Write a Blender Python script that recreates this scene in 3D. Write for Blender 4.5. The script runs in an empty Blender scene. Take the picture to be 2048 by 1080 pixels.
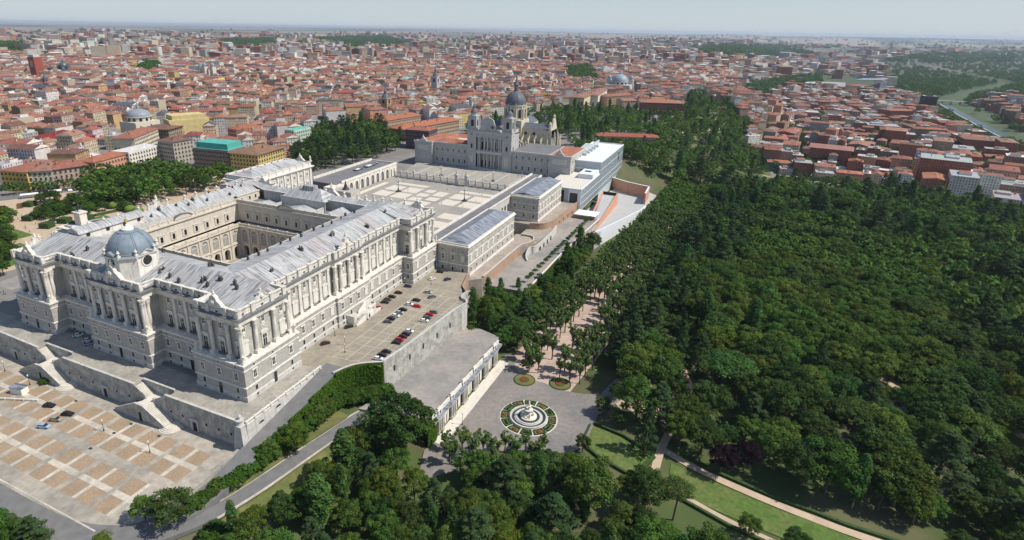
import bpy, bmesh, math, random
import numpy as np
from mathutils import Vector, Matrix
from mathutils.geometry import tessellate_polygon
rnd = random.Random(7)
sc = bpy.context.scene
COL = sc.collection
R = math.radians
# ---------------------------------------------------------------- camera (x = west, y = south, z = up, metres)
CP = np.array([156.542, -136.693, 136.007])
YAW, PIT, ROL, FOC, PPX, PPY = -.434, .342, .016, 1171.5, 942.9, 475.1      # FOC etc. for a frame 2048 px wide
def cam_axes():
    f = np.array([math.sin(YAW)*math.cos(PIT), math.cos(YAW)*math.cos(PIT), -math.sin(PIT)])
    r = np.cross(f, [0, 0, 1.]); r /= np.linalg.norm(r); u = np.cross(r, f)
    c, s = math.cos(ROL), math.sin(ROL)
    return np.array([c*r+s*u, -s*r+c*u, f])
CA = cam_axes()
cd = bpy.data.cameras.new('camera'); co = bpy.data.objects.new('camera', cd); COL.objects.link(co)
m3 = Matrix([[CA[0][i], CA[1][i], -CA[2][i]] for i in range(3)])
co.matrix_world = Matrix.Translation(CP.tolist()) @ m3.to_4x4()
cd.sensor_width = 36; cd.lens = FOC/2048*36
cd.shift_x = (1024-PPX)/2048; cd.shift_y = (PPY-540)/2048
cd.clip_start = 1; cd.clip_end = 90000
sc.camera = co
# ---------------------------------------------------------------- light
SUN = np.array([28., 8., 36.]); SUN /= np.linalg.norm(SUN)
w = bpy.data.worlds.new('World'); sc.world = w; w.use_nodes = True
nt = w.node_tree; bg = nt.nodes['Background']
sky = nt.nodes.new('ShaderNodeTexSky'); sky.sky_type = 'NISHITA'; sky.sun_disc = False
sky.sun_elevation = math.asin(SUN[2]); sky.sun_rotation = math.atan2(SUN[0], SUN[1])
sky.altitude = 700; sky.air_density = 1.0; sky.dust_density = 0.7; sky.ozone_density = 1.0
tcw = nt.nodes.new('ShaderNodeTexCoord'); spw = nt.nodes.new('ShaderNodeSeparateXYZ'); nt.links.new(tcw.outputs['Generated'], spw.inputs[0])
mrw = nt.nodes.new('ShaderNodeMapRange'); nt.links.new(spw.outputs[2], mrw.inputs[0])       # summer haze low in the sky
mrw.inputs[1].default_value = 0; mrw.inputs[2].default_value = .45; mrw.inputs[3].default_value = .95; mrw.inputs[4].default_value = 0
mrh = nt.nodes.new('ShaderNodeMapRange'); nt.links.new(spw.outputs[2], mrh.inputs[0]); mrh.inputs[1].default_value = 0; mrh.inputs[2].default_value = .09
hz = nt.nodes.new('ShaderNodeMix'); hz.data_type = 'RGBA'; nt.links.new(mrh.outputs[0], hz.inputs[0]); hz.inputs[6].default_value = (4.15, 4.6, 5.0, 1); hz.inputs[7].default_value = (3.3, 3.95, 4.65, 1)
mxw = nt.nodes.new('ShaderNodeMix'); mxw.data_type = 'RGBA'; nt.links.new(mrw.outputs[0], mxw.inputs[0]); nt.links.new(sky.outputs[0], mxw.inputs[6]); nt.links.new(hz.outputs[2], mxw.inputs[7])
nt.links.new(mxw.outputs[2], bg.inputs[0]); bg.inputs[1].default_value = 0.13
sl = bpy.data.lights.new('sun', 'SUN'); so = bpy.data.objects.new('sun', sl); COL.objects.link(so)
sl.energy = 4.7; sl.angle = R(0.5); sl.color = (1, .95, .86)
so.rotation_euler = Vector(SUN.tolist()).to_track_quat('Z', 'Y').to_euler()
sc.view_settings.view_transform = 'Standard'; sc.view_settings.look = 'None'
sc.view_settings.gamma = 1; sc.view_settings.use_curve_mapping = False
sc.view_settings.exposure = 0.1
sc.cycles.max_bounces = 5; sc.cycles.diffuse_bounces = 3; sc.cycles.glossy_bounces = 2
sc.cycles.transmission_bounces = 2; sc.cycles.transparent_max_bounces = 4; sc.cycles.volume_bounces = 0
sc.cycles.use_denoising = True
# ---------------------------------------------------------------- where a picture point lies on the ground
def ss(a, b, x):
    t = np.clip((np.asarray(x, float)-a)/(b-a), 0, 1); return t*t*(3-2*t)
RX = [-1e5, 5, 14, 25, 40, 60, 120, 200, 350, 500, 700, 1600, 1e5]
RZ = [-10.4, -10.4, -11.0, -13.6, -17.5, -23.2, -23.4, -26, -37, -46, -52, -52, -40]
def terrain(x, y):
    x = np.asarray(x, float); y = np.asarray(y, float)
    d = np.hypot(x, y)
    left = 3 - 13.6*(1-ss(-6, 4, y))*ss(-235, -205, x) - 14*ss(900, 2400, y)
    left = left - 7.5*ss(-2, 6, x)*(1-ss(-16, 0, y))*0
    left = left - 13.4*ss(-150, -145, x)*ss(4, 8, y)*(1-ss(392, 402, y))
    xb = np.where(y < 200, 0, 0) + 46*ss(420, 700, y) + 60*ss(900, 1150, y) - 420*ss(1300, 2100, y)
    wd = 10 + 150*ss(380, 640, y)
    right = np.interp(x, RX, RZ)
    right = right + (-52-right)*ss(480, 820, y)*ss(40, 200, x)
    k = ss(0, 1, (x-xb)/wd)
    z = left*(1-k)+right*k
    far = 46*ss(3500, 13000, d) + 70*ss(13000, 26000, d)*(0.6+.4*np.sin(np.arctan2(x, y)*9.0))
    z = z+far+np.where(d > 2500, 5*np.sin(x/610.)*np.sin(y/830.), 0)
    return z
def project(P):
    d = (np.atleast_2d(np.asarray(P, float))-CP)@CA.T
    return np.stack([PPX+FOC*d[:, 0]/d[:, 2], PPY-FOC*d[:, 1]/d[:, 2], d[:, 2]], 1)
def at(px, py, z=None):
    """the point of the ground (or of the level z) seen at a place of the 2048 x 1080 photograph"""
    d = np.array([(px-PPX)/FOC, -(py-PPY)/FOC, 1.])@CA
    if z is not None:
        t = (z-CP[2])/d[2]; return CP+t*d
    ts = 60*1.03**np.arange(225); Q = CP+ts[:, None]*d; k = int(np.argmax(Q[:, 2] < terrain(Q[:, 0], Q[:, 1]))) or 224
    for _ in range(2):
        ts = np.linspace(ts[k-1], ts[k], 40); Q = CP+ts[:, None]*d; k = int(np.argmax(Q[:, 2] < terrain(Q[:, 0], Q[:, 1]))) or 39
    return Q[k]
def in_view(p, mx=60, my=60):
    q = project(p)[0]; return q[2] > 5 and -mx < q[0] < 2048+mx and -my < q[1] < 1080+my
# ---------------------------------------------------------------- materials
MATS = {}
def mat(name, col, rough=.8, var=.12, scale=1.0, col2=None, mix_scale=None, bump=0, bump_scale=4, metal=0, spec=.3, streak=0, seam=None, course=None, rand=0, attr=None, warm=None):
    m = bpy.data.materials.new(name); m.use_nodes = True; MATS[name] = m
    t = m.node_tree; N = t.nodes; L = t.links; b = N['Principled BSDF']
    b.inputs['Roughness'].default_value = rough; b.inputs['Metallic'].default_value = metal
    b.inputs['Specular IOR Level'].default_value = spec
    tc = N.new('ShaderNodeTexCoord'); co_ = tc.outputs['Object']
    def noise(s, det=4, vec=None):
        n = N.new('ShaderNodeTexNoise'); n.inputs['Scale'].default_value = s; n.inputs['Detail'].default_value = det
        L.new(vec or co_, n.inputs['Vector']); return n.outputs['Fac']
    def mixc(f, a, b2, mode='MIX'):
        x = N.new('ShaderNodeMix'); x.data_type = 'RGBA'; x.blend_type = mode
        for s, v in ((x.inputs[0], f), (x.inputs[6], a), (x.inputs[7], b2)):
            if hasattr(v, 'is_output'): L.new(v, s)
            elif isinstance(v, (int, float)): s.default_value = v
            else: s.default_value = (*v[:3], 1)
        return x.outputs[2]
    def ramp(f, p0, p1, a=0., c=1.):
        r = N.new('ShaderNodeMapRange'); r.inputs[1].default_value = p0; r.inputs[2].default_value = p1
        r.inputs[3].default_value = a; r.inputs[4].default_value = c; L.new(f, r.inputs[0]); return r.outputs[0]
    def mul(c, f):
        return mixc(1.0, c, mixc(f, (0, 0, 0), (1, 1, 1)), 'MULTIPLY')
    base = col
    if attr:
        a = N.new('ShaderNodeAttribute'); a.attribute_name = attr; base = a.outputs['Color']
    if col2 is not None:
        base = mixc(ramp(noise(mix_scale or scale*.3, 5), .42, .6), base, col2)
    if var:
        g = ramp(noise(scale, 5), .3, .7, 1-var, 1+var)
        mm = N.new('ShaderNodeMix'); mm.data_type = 'RGBA'; mm.blend_type = 'MULTIPLY'; mm.inputs[0].default_value = 1
        if hasattr(base, 'is_output'): L.new(base, mm.inputs[6])
        else: mm.inputs[6].default_value = (*base[:3], 1)
        cmb = N.new('ShaderNodeCombineColor')
        for i in range(3): L.new(g, cmb.inputs[i])
        L.new(cmb.outputs[0], mm.inputs[7]); base = mm.outputs[2]
    def scaled(v3):
        mp = N.new('ShaderNodeMapping'); mp.inputs['Scale'].default_value = v3; L.new(co_, mp.inputs['Vector']); return mp.outputs[0]
    if streak:      # rain streaks down walls
        f = ramp(noise(1., 5, scaled((1.1, 1.1, .12))), .5, .72, 0, streak)
        base = mixc(f, base, (.17, .16, .14))
    if course:      # masonry courses: thin joints every `course` metres
        sp = N.new('ShaderNodeSeparateXYZ'); L.new(co_, sp.inputs[0])
        md = N.new('ShaderNodeMath'); md.operation = 'MODULO'; md.inputs[1].default_value = course
        ad = N.new('ShaderNodeMath'); ad.operation = 'ADD'; ad.inputs[1].default_value = 100*course; L.new(sp.outputs[2], ad.inputs[0]); L.new(ad.outputs[0], md.inputs[0])
        lt = N.new('ShaderNodeMath'); lt.operation = 'LESS_THAN'; lt.inputs[1].default_value = course*.14; L.new(md.outputs[0], lt.inputs[0])
        k = N.new('ShaderNodeMath'); k.operation = 'MULTIPLY'; k.inputs[1].default_value = .35; L.new(lt.outputs[0], k.inputs[0])
        base = mixc(k.outputs[0], base, (.16, .155, .15))
        f = ramp(noise(1., 3, scaled((.55, .55, 1/course))), .42, .62, 0, .28)
        base = mixc(f, base, (.30, .29, .27))
    if seam:        # standing seams and stained sheets of a lead roof: seam = (axis, spacing, stain colour)
        ax, sp_, stain = seam
        o = N.new('ShaderNodeSeparateXYZ'); L.new(co_, o.inputs[0])
        md = N.new('ShaderNodeMath'); md.operation = 'PINGPONG'; md.inputs[1].default_value = sp_*.5; L.new(o.outputs[ax], md.inputs[0])
        lt = N.new('ShaderNodeMath'); lt.operation = 'LESS_THAN'; lt.inputs[1].default_value = sp_*.06; L.new(md.outputs[0], lt.inputs[0])
        v3 = [.09, .09, .09]; v3[ax] = 1/sp_*.9
        f = ramp(noise(1., 2, scaled(v3)), .5, .60, 0, .75)
        v4 = [.12, .12, .12]; v4[ax] = 1.4/sp_
        f2 = ramp(noise(1., 2, scaled(v4)), .56, .60, 0, .9)
        f3 = ramp(noise(.05, 4), .47, .62, 0, 1)
        base = mixc(f, base, tuple(c*.62 for c in col))
        big = mixc(f3, base, stain); base = mixc(.55, base, big)
        base = mixc(f2, base, tuple(c*.36 for c in col))
        k = N.new('ShaderNodeMath'); k.operation = 'MULTIPLY'; k.inputs[1].default_value = .5; L.new(lt.outputs[0], k.inputs[0])
        base = mixc(k.outputs[0], base, tuple(c*.35 for c in col))
    if rand:
        oi = N.new('ShaderNodeObjectInfo'); h = N.new('ShaderNodeHueSaturation')
        L.new(ramp(oi.outputs['Random'], 0, 1, .5-rand*.1, .5+rand*.1), h.inputs['Hue'])
        ml = N.new('ShaderNodeMath'); ml.operation = 'MULTIPLY'; ml.inputs[1].default_value = 7.31; L.new(oi.outputs['Random'], ml.inputs[0])
        fr = N.new('ShaderNodeMath'); fr.operation = 'FRACT'; L.new(ml.outputs[0], fr.inputs[0])
        L.new(ramp(fr.outputs[0], 0, 1, 1-rand, 1+rand), h.inputs['Value'])
        if hasattr(base, 'is_output'): L.new(base, h.inputs['Color'])
        else: h.inputs['Color'].default_value = (*base[:3], 1)
        base = h.outputs[0]
    if hasattr(base, 'is_output'): L.new(base, b.inputs['Base Color'])
    else: b.inputs['Base Color'].default_value = (*base[:3], 1)
    if bump:
        bp = N.new('ShaderNodeBump'); bp.inputs['Strength'].default_value = bump; bp.inputs['Distance'].default_value = .1
        L.new(noise(bump_scale, 3), bp.inputs['Height']); L.new(bp.outputs[0], b.inputs['Normal'])
    return m
def leafmat(name, col, rand=.18, trans=.33):
    m = mat(name, col, rough=.8, var=0, spec=.06, rand=rand, attr=None)
    t = m.node_tree; N = t.nodes; L = t.links; b = N['Principled BSDF']
    a = N.new('ShaderNodeAttribute'); a.attribute_name = 'tint'
    mm = N.new('ShaderNodeMix'); mm.data_type = 'RGBA'; mm.blend_type = 'MULTIPLY'; mm.inputs[0].default_value = 1
    src = b.inputs['Base Color'].links[0].from_socket
    L.new(src, mm.inputs[6]); L.new(a.outputs['Color'], mm.inputs[7]); L.new(mm.outputs[2], b.inputs['Base Color'])
    tr = N.new('ShaderNodeBsdfTranslucent'); L.new(mm.outputs[2], tr.inputs[0])
    mx = N.new('ShaderNodeMixShader'); mx.inputs[0].default_value = trans
    L.new(b.outputs[0], mx.inputs[1]); L.new(tr.outputs[0], mx.inputs[2]); L.new(mx.outputs[0], N['Material Output'].inputs[0])
    return m
# ---------------------------------------------------------------- mesh building
class MB:
    def __init__(s): s.v = []; s.f = []; s.m = []
    def add(s, vs, fs, m=0):
        n = len(s.v); s.v.extend(vs); s.f.extend([tuple(i+n for i in f) for f in fs]); s.m.extend([m]*len(fs)); return s
    def hexa(s, p, m=0): return s.add(p, [(0, 3, 2, 1), (4, 5, 6, 7), (0, 1, 5, 4), (1, 2, 6, 5), (2, 3, 7, 6), (3, 0, 4, 7)], m)
    def box(s, x0, y0, z0, x1, y1, z1, m=0):
        return s.hexa([(x0, y0, z0), (x1, y0, z0), (x1, y1, z0), (x0, y1, z0), (x0, y0, z1), (x1, y0, z1), (x1, y1, z1), (x0, y1, z1)], m)
    def fbox(s, F, a0, a1, d0, d1, z0, z1, m=0):
        return s.hexa([F(a0, d0, z0), F(a1, d0, z0), F(a1, d1, z0), F(a0, d1, z0), F(a0, d0, z1), F(a1, d0, z1), F(a1, d1, z1), F(a0, d1, z1)], m)
    def poly(s, pts, m=0): return s.add(pts, [tuple(range(len(pts)))], m)
    def prism(s, poly, z0, z1, m=0, mt=None):
        n = len(poly); s.add([(x, y, z0) for x, y in poly]+[(x, y, z1) for x, y in poly], [(i, (i+1) % n, n+(i+1) % n, n+i) for i in range(n)], m)
        return s.add([(x, y, z1) for x, y in poly], [tuple(range(n))], m if mt is None else mt)
    def lathe(s, c, prof, n=12, m=0, a0=0.0, flat=False):
        k = len(prof); vs = []
        for r, z in prof:
            for i in range(n):
                a = a0+2*math.pi*i/n; vs.append((c[0]+r*math.cos(a), c[1]+r*math.sin(a), c[2]+z))
        fs = [(j*n+i, j*n+(i+1) % n, (j+1)*n+(i+1) % n, (j+1)*n+i) for j in range(k-1) for i in range(n)]
        if prof[-1][0] > 1e-3: fs.append(tuple((k-1)*n+i for i in range(n)))
        return s.add(vs, fs, m)
    def tube(s, p, q, r0, r1, n=6, m=0):
        p = Vector(p); q = Vector(q); d = (q-p).normalized(); a = d.orthogonal().normalized(); b = d.cross(a); vs = []
        for c, r in ((p, r0), (q, r1)):
            for i in range(n):
                t = 2*math.pi*i/n; vs.append(tuple(c+a*(r*math.cos(t))+b*(r*math.sin(t))))
        return s.add(vs, [(i, (i+1) % n, n+(i+1) % n, n+i) for i in range(n)]+[tuple(range(n, 2*n))], m)
    def sweep(s, poly, prof, m=0, closed=True, skip=()):
        """a moulding: profile (offset outwards, z) carried along a plan outline with mitred corners (outline runs with its outside on the right-hand side of u = (ny, -nx))"""
        P = [Vector(p) for p in poly]; n = len(P); cols = []
        for i in range(n):
            a = P[(i-1) % n]; b = P[i]; c = P[(i+1) % n]
            e1 = (b-a) if (closed or i > 0) else (c-b); e2 = (c-b) if (closed or i < n-1) else (b-a)
            n1 = Vector((-e1.y, e1.x)).normalized(); n2 = Vector((-e2.y, e2.x)).normalized()
            k = (n1+n2); k = k/max(k.length_squared/2, .2) if k.length > 1e-6 else n1
            cols.append(k)
        k = len(prof); vs = []
        for i in range(n):
            for d, z in prof: vs.append((P[i].x+cols[i].x*d, P[i].y+cols[i].y*d, z))
        fs = []
        for i in range(n if closed else n-1):
            if i in skip: continue
            j = (i+1) % n
            for q in range(k-1): fs.append((i*k+q, j*k+q, j*k+q+1, i*k+q+1))
        return s.add(vs, fs, m)
    def holes(s, F, outer, hs, d=0., depth=0., m=0, mr=None, back=None):
        """a wall face in frame F with openings (each a list of (a, z)), their reveals, and a back wall"""
        pls = [[Vector((a, z, 0)) for a, z in outer]]+[[Vector((a, z, 0)) for a, z in h] for h in hs]
        flat = [p for q in pls for p in q]
        s.add([F(p.x, d, p.y) for p in flat], [tuple(t) for t in tessellate_polygon(pls)], m)
        for h in hs:
            n = len(h)
            if depth:
                s.add([F(a, d, z) for a, z in h]+[F(a, d-depth, z) for a, z in h], [(i, (i+1) % n, n+(i+1) % n, n+i) for i in range(n)], m if mr is None else mr)
            if back is not None:
                s.add([F(a, d-depth, z) for a, z in h], [tuple(range(n))], back)
        return s
    def build(s, name, mats, parent=None, smooth=False, loc=None):
        me = bpy.data.meshes.new(name); me.from_pydata([tuple(map(float, p)) for p in s.v], [], s.f)
        for q in (mats if isinstance(mats, (list, tuple)) else [mats]): me.materials.append(MATS[q] if isinstance(q, str) else q)
        if any(s.m): me.polygons.foreach_set('material_index', s.m)
        if smooth:
            me.polygons.foreach_set('use_smooth', [True]*len(s.f))
            try: me.set_sharp_from_angle(angle=R(38))
            except Exception: pass
        me.update()
        o = bpy.data.objects.new(name, me); COL.objects.link(o)
        if parent is not None: o.parent = parent
        if loc is not None: o.location = loc
        return o
def frame(p, n):
    """wall frame: F(a, d, z) = a metres along the wall, d metres out of it"""
    ux, uy = n[1], -n[0]
    return lambda a, d, z: (p[0]+ux*a+n[0]*d, p[1]+uy*a+n[1]*d, z)
def arch(ac, w, z0, zs, n=8):
    """outline of an arched opening: centre, width, foot, springing"""
    r = w/2; return [(ac-r, z0), (ac+r, z0)]+[(ac+r*math.cos(math.pi*i/n), zs+r*math.sin(math.pi*i/n)) for i in range(n+1)]
def rect(a0, a1, z0, z1): return [(a0, z0), (a1, z0), (a1, z1), (a0, z1)]
def tag(o, label=None, cat=None, group=None, kind=None):
    for k, v in (('label', label), ('category', cat), ('group', group), ('kind', kind)):
        if v: o[k] = v
    return o
def thing(name, label, cat, loc=(0, 0, 0), rotz=0, group=None):
    o = bpy.data.objects.new(name, None); COL.objects.link(o); o.location = loc; o.rotation_euler = (0, 0, rotz); o.empty_display_size = .5
    return tag(o, label, cat, group)
def put(src, parent=None, loc=(0, 0, 0), rotz=0, scale=None, name=None):
    """a copy of one object that shares its mesh"""
    c = src.copy(); COL.objects.link(c); c.parent = parent; c.location = loc; c.rotation_euler = (0, 0, rotz)
    if scale is not None: c.scale = (scale,)*3 if isinstance(scale, (int, float)) else scale
    return c
def copy_tree(o, kids, loc, rotz=0, scale=None):
    c = put(o, None, loc, rotz, scale)
    for ch in kids: 
        d = ch.copy(); COL.objects.link(d); d.parent = c
    return c
class Proto:
    """a part whose first use is the original itself and whose later uses are copies"""
    def __init__(s, ob): s.ob = ob; s.used = False
    def put(s, parent, loc, rotz=0, scale=None, kind=None):
        if not s.used:
            s.used = True; o = s.ob; o.parent = parent; o.location = loc; o.rotation_euler = (0, 0, rotz)
        else: o = put(s.ob, parent, loc, rotz)
        o.scale = (1, 1, 1) if scale is None else ((scale,)*3 if isinstance(scale, (int, float)) else scale)
        return o
def nrot(n): return math.atan2(n[1], n[0])-math.pi/2
def npmesh(name, V, Q, mats, parent=None, mi=None, attrs=None, uv=None):
    """a mesh straight from numpy arrays of quads"""
    me = bpy.data.meshes.new(name); nv, nf = len(V), len(Q)
    me.vertices.add(nv); me.vertices.foreach_set('co', np.asarray(V, np.float32).ravel())
    me.loops.add(nf*4); me.loops.foreach_set('vertex_index', np.asarray(Q, np.int32).ravel())
    me.polygons.add(nf); me.polygons.foreach_set('loop_start', np.arange(nf, dtype=np.int32)*4)
    try: me.polygons.foreach_set('loop_total', np.full(nf, 4, np.int32))
    except Exception: pass
    for q in (mats if isinstance(mats, (list, tuple)) else [mats]): me.materials.append(MATS[q] if isinstance(q, str) else q)
    if mi is not None: me.polygons.foreach_set('material_index', np.asarray(mi, np.int32))
    for k, (dom, c) in (attrs or {}).items():
        a = me.color_attributes.new(k, 'FLOAT_COLOR', dom); c4 = np.ones((len(c), 4), np.float32); c4[:, :3] = c; a.data.foreach_set('color', c4.ravel())
    if uv is not None:
        u = me.uv_layers.new(name='UVMap'); u.data.foreach_set('uv', np.asarray(uv, np.float32).ravel())
    me.update(calc_edges=True); me.validate()
    o = bpy.data.objects.new(name, me); COL.objects.link(o)
    if parent is not None: o.parent = parent
    return o
# ---------------------------------------------------------------- colours of things
mat('white_stone', (.69, .645, .57), .8, .12, .35, streak=.42)
mat('pale_stone', (.52, .50, .455), .85, .12, .5, streak=.35)
mat('grey_stone', (.435, .41, .36), .85, .16, .4, streak=.5)
mat('granite', (.425, .40, .355), .85, .14, .6, course=.9)
mat('plinth_stone', (.50, .48, .44), .85, .16, .5, streak=.3)
mat('cornice_top', (.155, .155, .155), .8, .22, .5)
mat('cream_stone', (.58, .52, .43), .85, .10, .4, streak=.25)
mat('yellow_stone', (.58, .52, .385), .85, .12, .4, streak=.3)
mat('cath_stone', (.41, .405, .39), .85, .10, .4, streak=.25)
mat('rubble_wall', (.46, .45, .40), .9, .2, .9, col2=(.31, .295, .26), mix_scale=.3, streak=.45, bump=.4, course=.8)
mat('brick_wall', (.42, .25, .16), .9, .16, .6, col2=(.33, .22, .15), mix_scale=.2, course=.6)
mat('lead_across', (.465, .465, .46), .55, .08, .3, seam=(0, .85, (.37, .335, .32)))
mat('lead_along', (.465, .465, .46), .55, .08, .3, seam=(1, .85, (.39, .325, .31)))
mat('annex_roof', (.255, .275, .315), .55, .12, .25, seam=(1, 1.4, (.27, .28, .30)))
mat('dome_lead', (.195, .235, .275), .5, .16, .5)
mat('slate', (.115, .125, .145), .55, .16, .4)
mat('grey_felt', (.17, .165, .17), .9, .14, .15)
mat('dark_glass', (.022, .026, .03), .12, 0, spec=.5)
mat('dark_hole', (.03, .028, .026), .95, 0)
mat('white_paint', (.74, .72, .66), .6, .04, 1)
mat('blind', (.66, .64, .585), .7, .05, 1)
mat('iron', (.045, .042, .04), .6, .1, 2)
mat('bronze', (.06, .065, .055), .5, .2, 2)
mat('gold', (.72, .50, .16), .28, 0, metal=.8)
mat('chimney_brick_and_shade', (.075, .07, .068), .9, .25, 1)
mat('terracotta', (.40, .16, .095), .9, .22, .5, col2=(.30, .12, .075), mix_scale=.12, bump=.4)
mat('asphalt', (.165, .163, .16), .9, .14, .3, col2=(.175, .172, .165), mix_scale=.05)
mat('square_gravel', (.245, .217, .19), .95, .14, .6, col2=(.195, .183, .17), mix_scale=.05)
mat('gravel', (.325, .29, .255), .95, .13, .5, col2=(.235, .225, .21), mix_scale=.045)
mat('paving', (.385, .34, .28), .9, .2, .45, col2=(.29, .265, .225), mix_scale=.05)
mat('slab_paving', (.36, .33, .28), .9, .16, .7, col2=(.28, .26, .225), mix_scale=.15, course=None)
mat('pale_slab', (.62, .57, .49), .9, .08, .4)
mat('brick_paving', (.345, .25, .165), .95, .2, 1.6, col2=(.30, .225, .15), mix_scale=.12)
mat('cobble', (.31, .27, .205), .95, .14, .4, col2=(.255, .225, .18), mix_scale=.08)
mat('line_stone', (.54, .485, .40), .9, .16, .5, col2=(.42, .39, .33), mix_scale=.1)
mat('plaza_grey', (.33, .305, .262), .9, .10, .3, col2=(.285, .268, .24), mix_scale=.05)
mat('plaza_light', (.60, .54, .45), .9, .05, .4)
mat('concrete', (.42, .42, .41), .85, .06, .15)
mat('white_concrete', (.70, .72, .74), .7, .04, .2)
mat('museum_grey', (.43, .475, .485), .6, .05, .3)
mat('orange_render', (.56, .29, .19), .9, .08, .3)
mat('sand', (.47, .36, .255), .95, .12, .3)
mat('walk_earth', (.345, .295, .245), .95, .14, .25, col2=(.29, .255, .22), mix_scale=.06)
mat('pink_sand', (.45, .335, .275), .95, .14, .2)
mat('lawn', (.085, .14, .028), .95, .25, .6, col2=(.125, .15, .045), mix_scale=.08)
mat('dry_lawn', (.16, .155, .055), .95, .2, .25, col2=(.11, .13, .04), mix_scale=.08)
mat('hedge', (.035, .07, .016), .8, .35, 1.2, bump=1, bump_scale=3)
mat('flowers', (.22, .035, .02), .9, .5, 2.5, col2=(.06, .09, .02), mix_scale=.9)
mat('water', (.04, .055, .045), .3, .1, .05, spec=.5)
mat('ground', (.2, .2, .2), .95, .16, .05, attr='Col', bump=0)
mat('bark', (.10, .08, .06), .9, .3, 3)
mat('pale_bark', (.30, .28, .23), .9, .25, 3)
mat('tyre', (.015, .015, .015), .8, 0)
# ---------------------------------------------------------------- the ground as one sheet to the horizon
def axis(lo, hi, d, far, g=1.16):
    a = list(np.arange(lo, hi+.1, d)); s = d; v = hi
    while v < far: s *= g; v += s; a.append(v)
    s = d; v = lo
    while v > -far: s *= g; v -= s; a.insert(0, v)
    return np.array(a)
gx = axis(-240, 480, 5., 32000); gy = axis(-120, 760, 5., 32000)
X, Y = np.meshgrid(gx, gy, indexing='ij'); Z = terrain(X, Y)
def noise2(x, y, s, seed=0):
    r = np.random.RandomState(seed); o = np.zeros_like(x, float)
    for k in range(5):
        a = r.uniform(0, 2*math.pi); f = (1.7**k)/s; p = r.uniform(0, 9)
        o += np.sin((x*math.cos(a)+y*math.sin(a))*f+p+1.3*np.sin((x*math.sin(a)-y*math.cos(a))*f*.8+p))/(1.25**k)
    return o/3.2
river_y = lambda y: np.interp(y, [700, 1150, 1300, 1500, 1750, 2000, 2300, 3200], [760, 650, 622, 630, 645, 665, 760, 1150])
c = np.zeros(X.shape+(3,)); c[:] = (.205, .19, .175)
gard = (X > 8) & (Y < 740) & (X < 620)
c[gard] = (.105, .105, .05)
gn = noise2(X, Y, 16., 3)
c[gard & (gn > -.05)] = (.07, .098, .03)
hill = (X > 25) & (X < 200) & (Y > 740) & (Y < 1150); c[hill] = (.10, .11, .05)
sand_ = hill & (noise2(X, Y, 30., 5) > .35); c[sand_] = (.42, .34, .2)
D = np.hypot(X, Y)
far = D > 4200; n1 = noise2(X, Y, 520., 8); n2 = noise2(X, Y, 230., 9)
c[far] = (.13, .125, .105); c[far & (n2 > .05)] = (.055, .075, .045); c[far & (n1 > .25)] = (.24, .20, .16)
vf = D > 11000; c[vf] = (.085, .10, .075); c[vf & (n1 > np.where(X < 2500, -.2, .42))] = (.30, .25, .20)
c[(X > 250) & (Y > 1500) & (D < 4200) & (np.hypot(X-900, (Y-3000)*.6) < 900)] = (.07, .09, .04)
rv = np.abs(X-river_y(Y)); c[(rv < 60) & (Y > 700) & (Y < 3200)] = (.075, .10, .045)
nx, ny = X.shape; I = np.arange(nx*ny).reshape(nx, ny)
Q = np.stack([I[:-1, :-1], I[1:, :-1], I[1:, 1:], I[:-1, 1:]], -1).reshape(-1, 4)
keep = np.ones(len(Q), bool)
g = npmesh('ground', np.stack([X, Y, Z], -1).reshape(-1, 3), Q, 'ground', attrs={'Col': ('POINT', c.reshape(-1, 3))})
tag(g, 'dry city and park ground running out to the horizon', kind='structure')
def sheet(name, poly, m, dz=.12, z=None, step=5., kind='structure', label=None):
    """a sheet laid on the ground (or on the level z)"""
    bm = bmesh.new(); vs = [bm.verts.new((p[0], p[1], 0)) for p in poly]; bm.faces.new(vs)
    if z is None:
        bmesh.ops.triangulate(bm, faces=bm.faces[:])
        xs = [p[0] for p in poly]; ys = [p[1] for p in poly]
        for a, lo, hi in ((0, min(xs), max(xs)), (1, min(ys), max(ys))):
            v = math.ceil(lo/step)*step
            while v < hi:
                n = (1, 0, 0) if a == 0 else (0, 1, 0); p = (v, 0, 0) if a == 0 else (0, v, 0)
                bmesh.ops.bisect_plane(bm, geom=bm.verts[:]+bm.edges[:]+bm.faces[:], plane_co=p, plane_no=n); v += step
    if callable(z):
        for v in bm.verts: v.co.z = z(v.co.x, v.co.y)
    else:
        for v in bm.verts: v.co.z = (float(terrain(v.co.x, v.co.y))+dz) if z is None else z
    for f in bm.faces:
        f.normal_update()
        if f.normal.z < 0: f.normal_flip()
    me = bpy.data.meshes.new(name); bm.to_mesh(me); bm.free(); me.materials.append(MATS[m])
    o = bpy.data.objects.new(name, me); COL.objects.link(o)
    return tag(o, label, kind=kind)
def ribbon(pts, w):
    """outline of a road of width w along points"""
    L_, R_ = [], []
    P = [Vector(p[:2]) for p in pts]
    for i, p in enumerate(P):
        d = (P[min(i+1, len(P)-1)]-P[max(i-1, 0)]).normalized(); n = Vector((-d.y, d.x))*(w/2)
        L_.append(tuple(p+n)); R_.append(tuple(p-n))
    return L_+R_[::-1]
def smooth(pts, k=6):
    out = []; n = len(pts)
    for i in range(n-1):
        p0 = np.array(pts[max(i-1, 0)]); p1 = np.array(pts[i]); p2 = np.array(pts[i+1]); p3 = np.array(pts[min(i+2, n-1)])
        for j in range(k):
            t = j/k; out.append(tuple(.5*((2*p1)+(-p0+p2)*t+(2*p0-5*p1+4*p2-p3)*t*t+(-p0+3*p1-3*p2+p3)*t**3)))
    return out+[tuple(pts[-1])]
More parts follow.
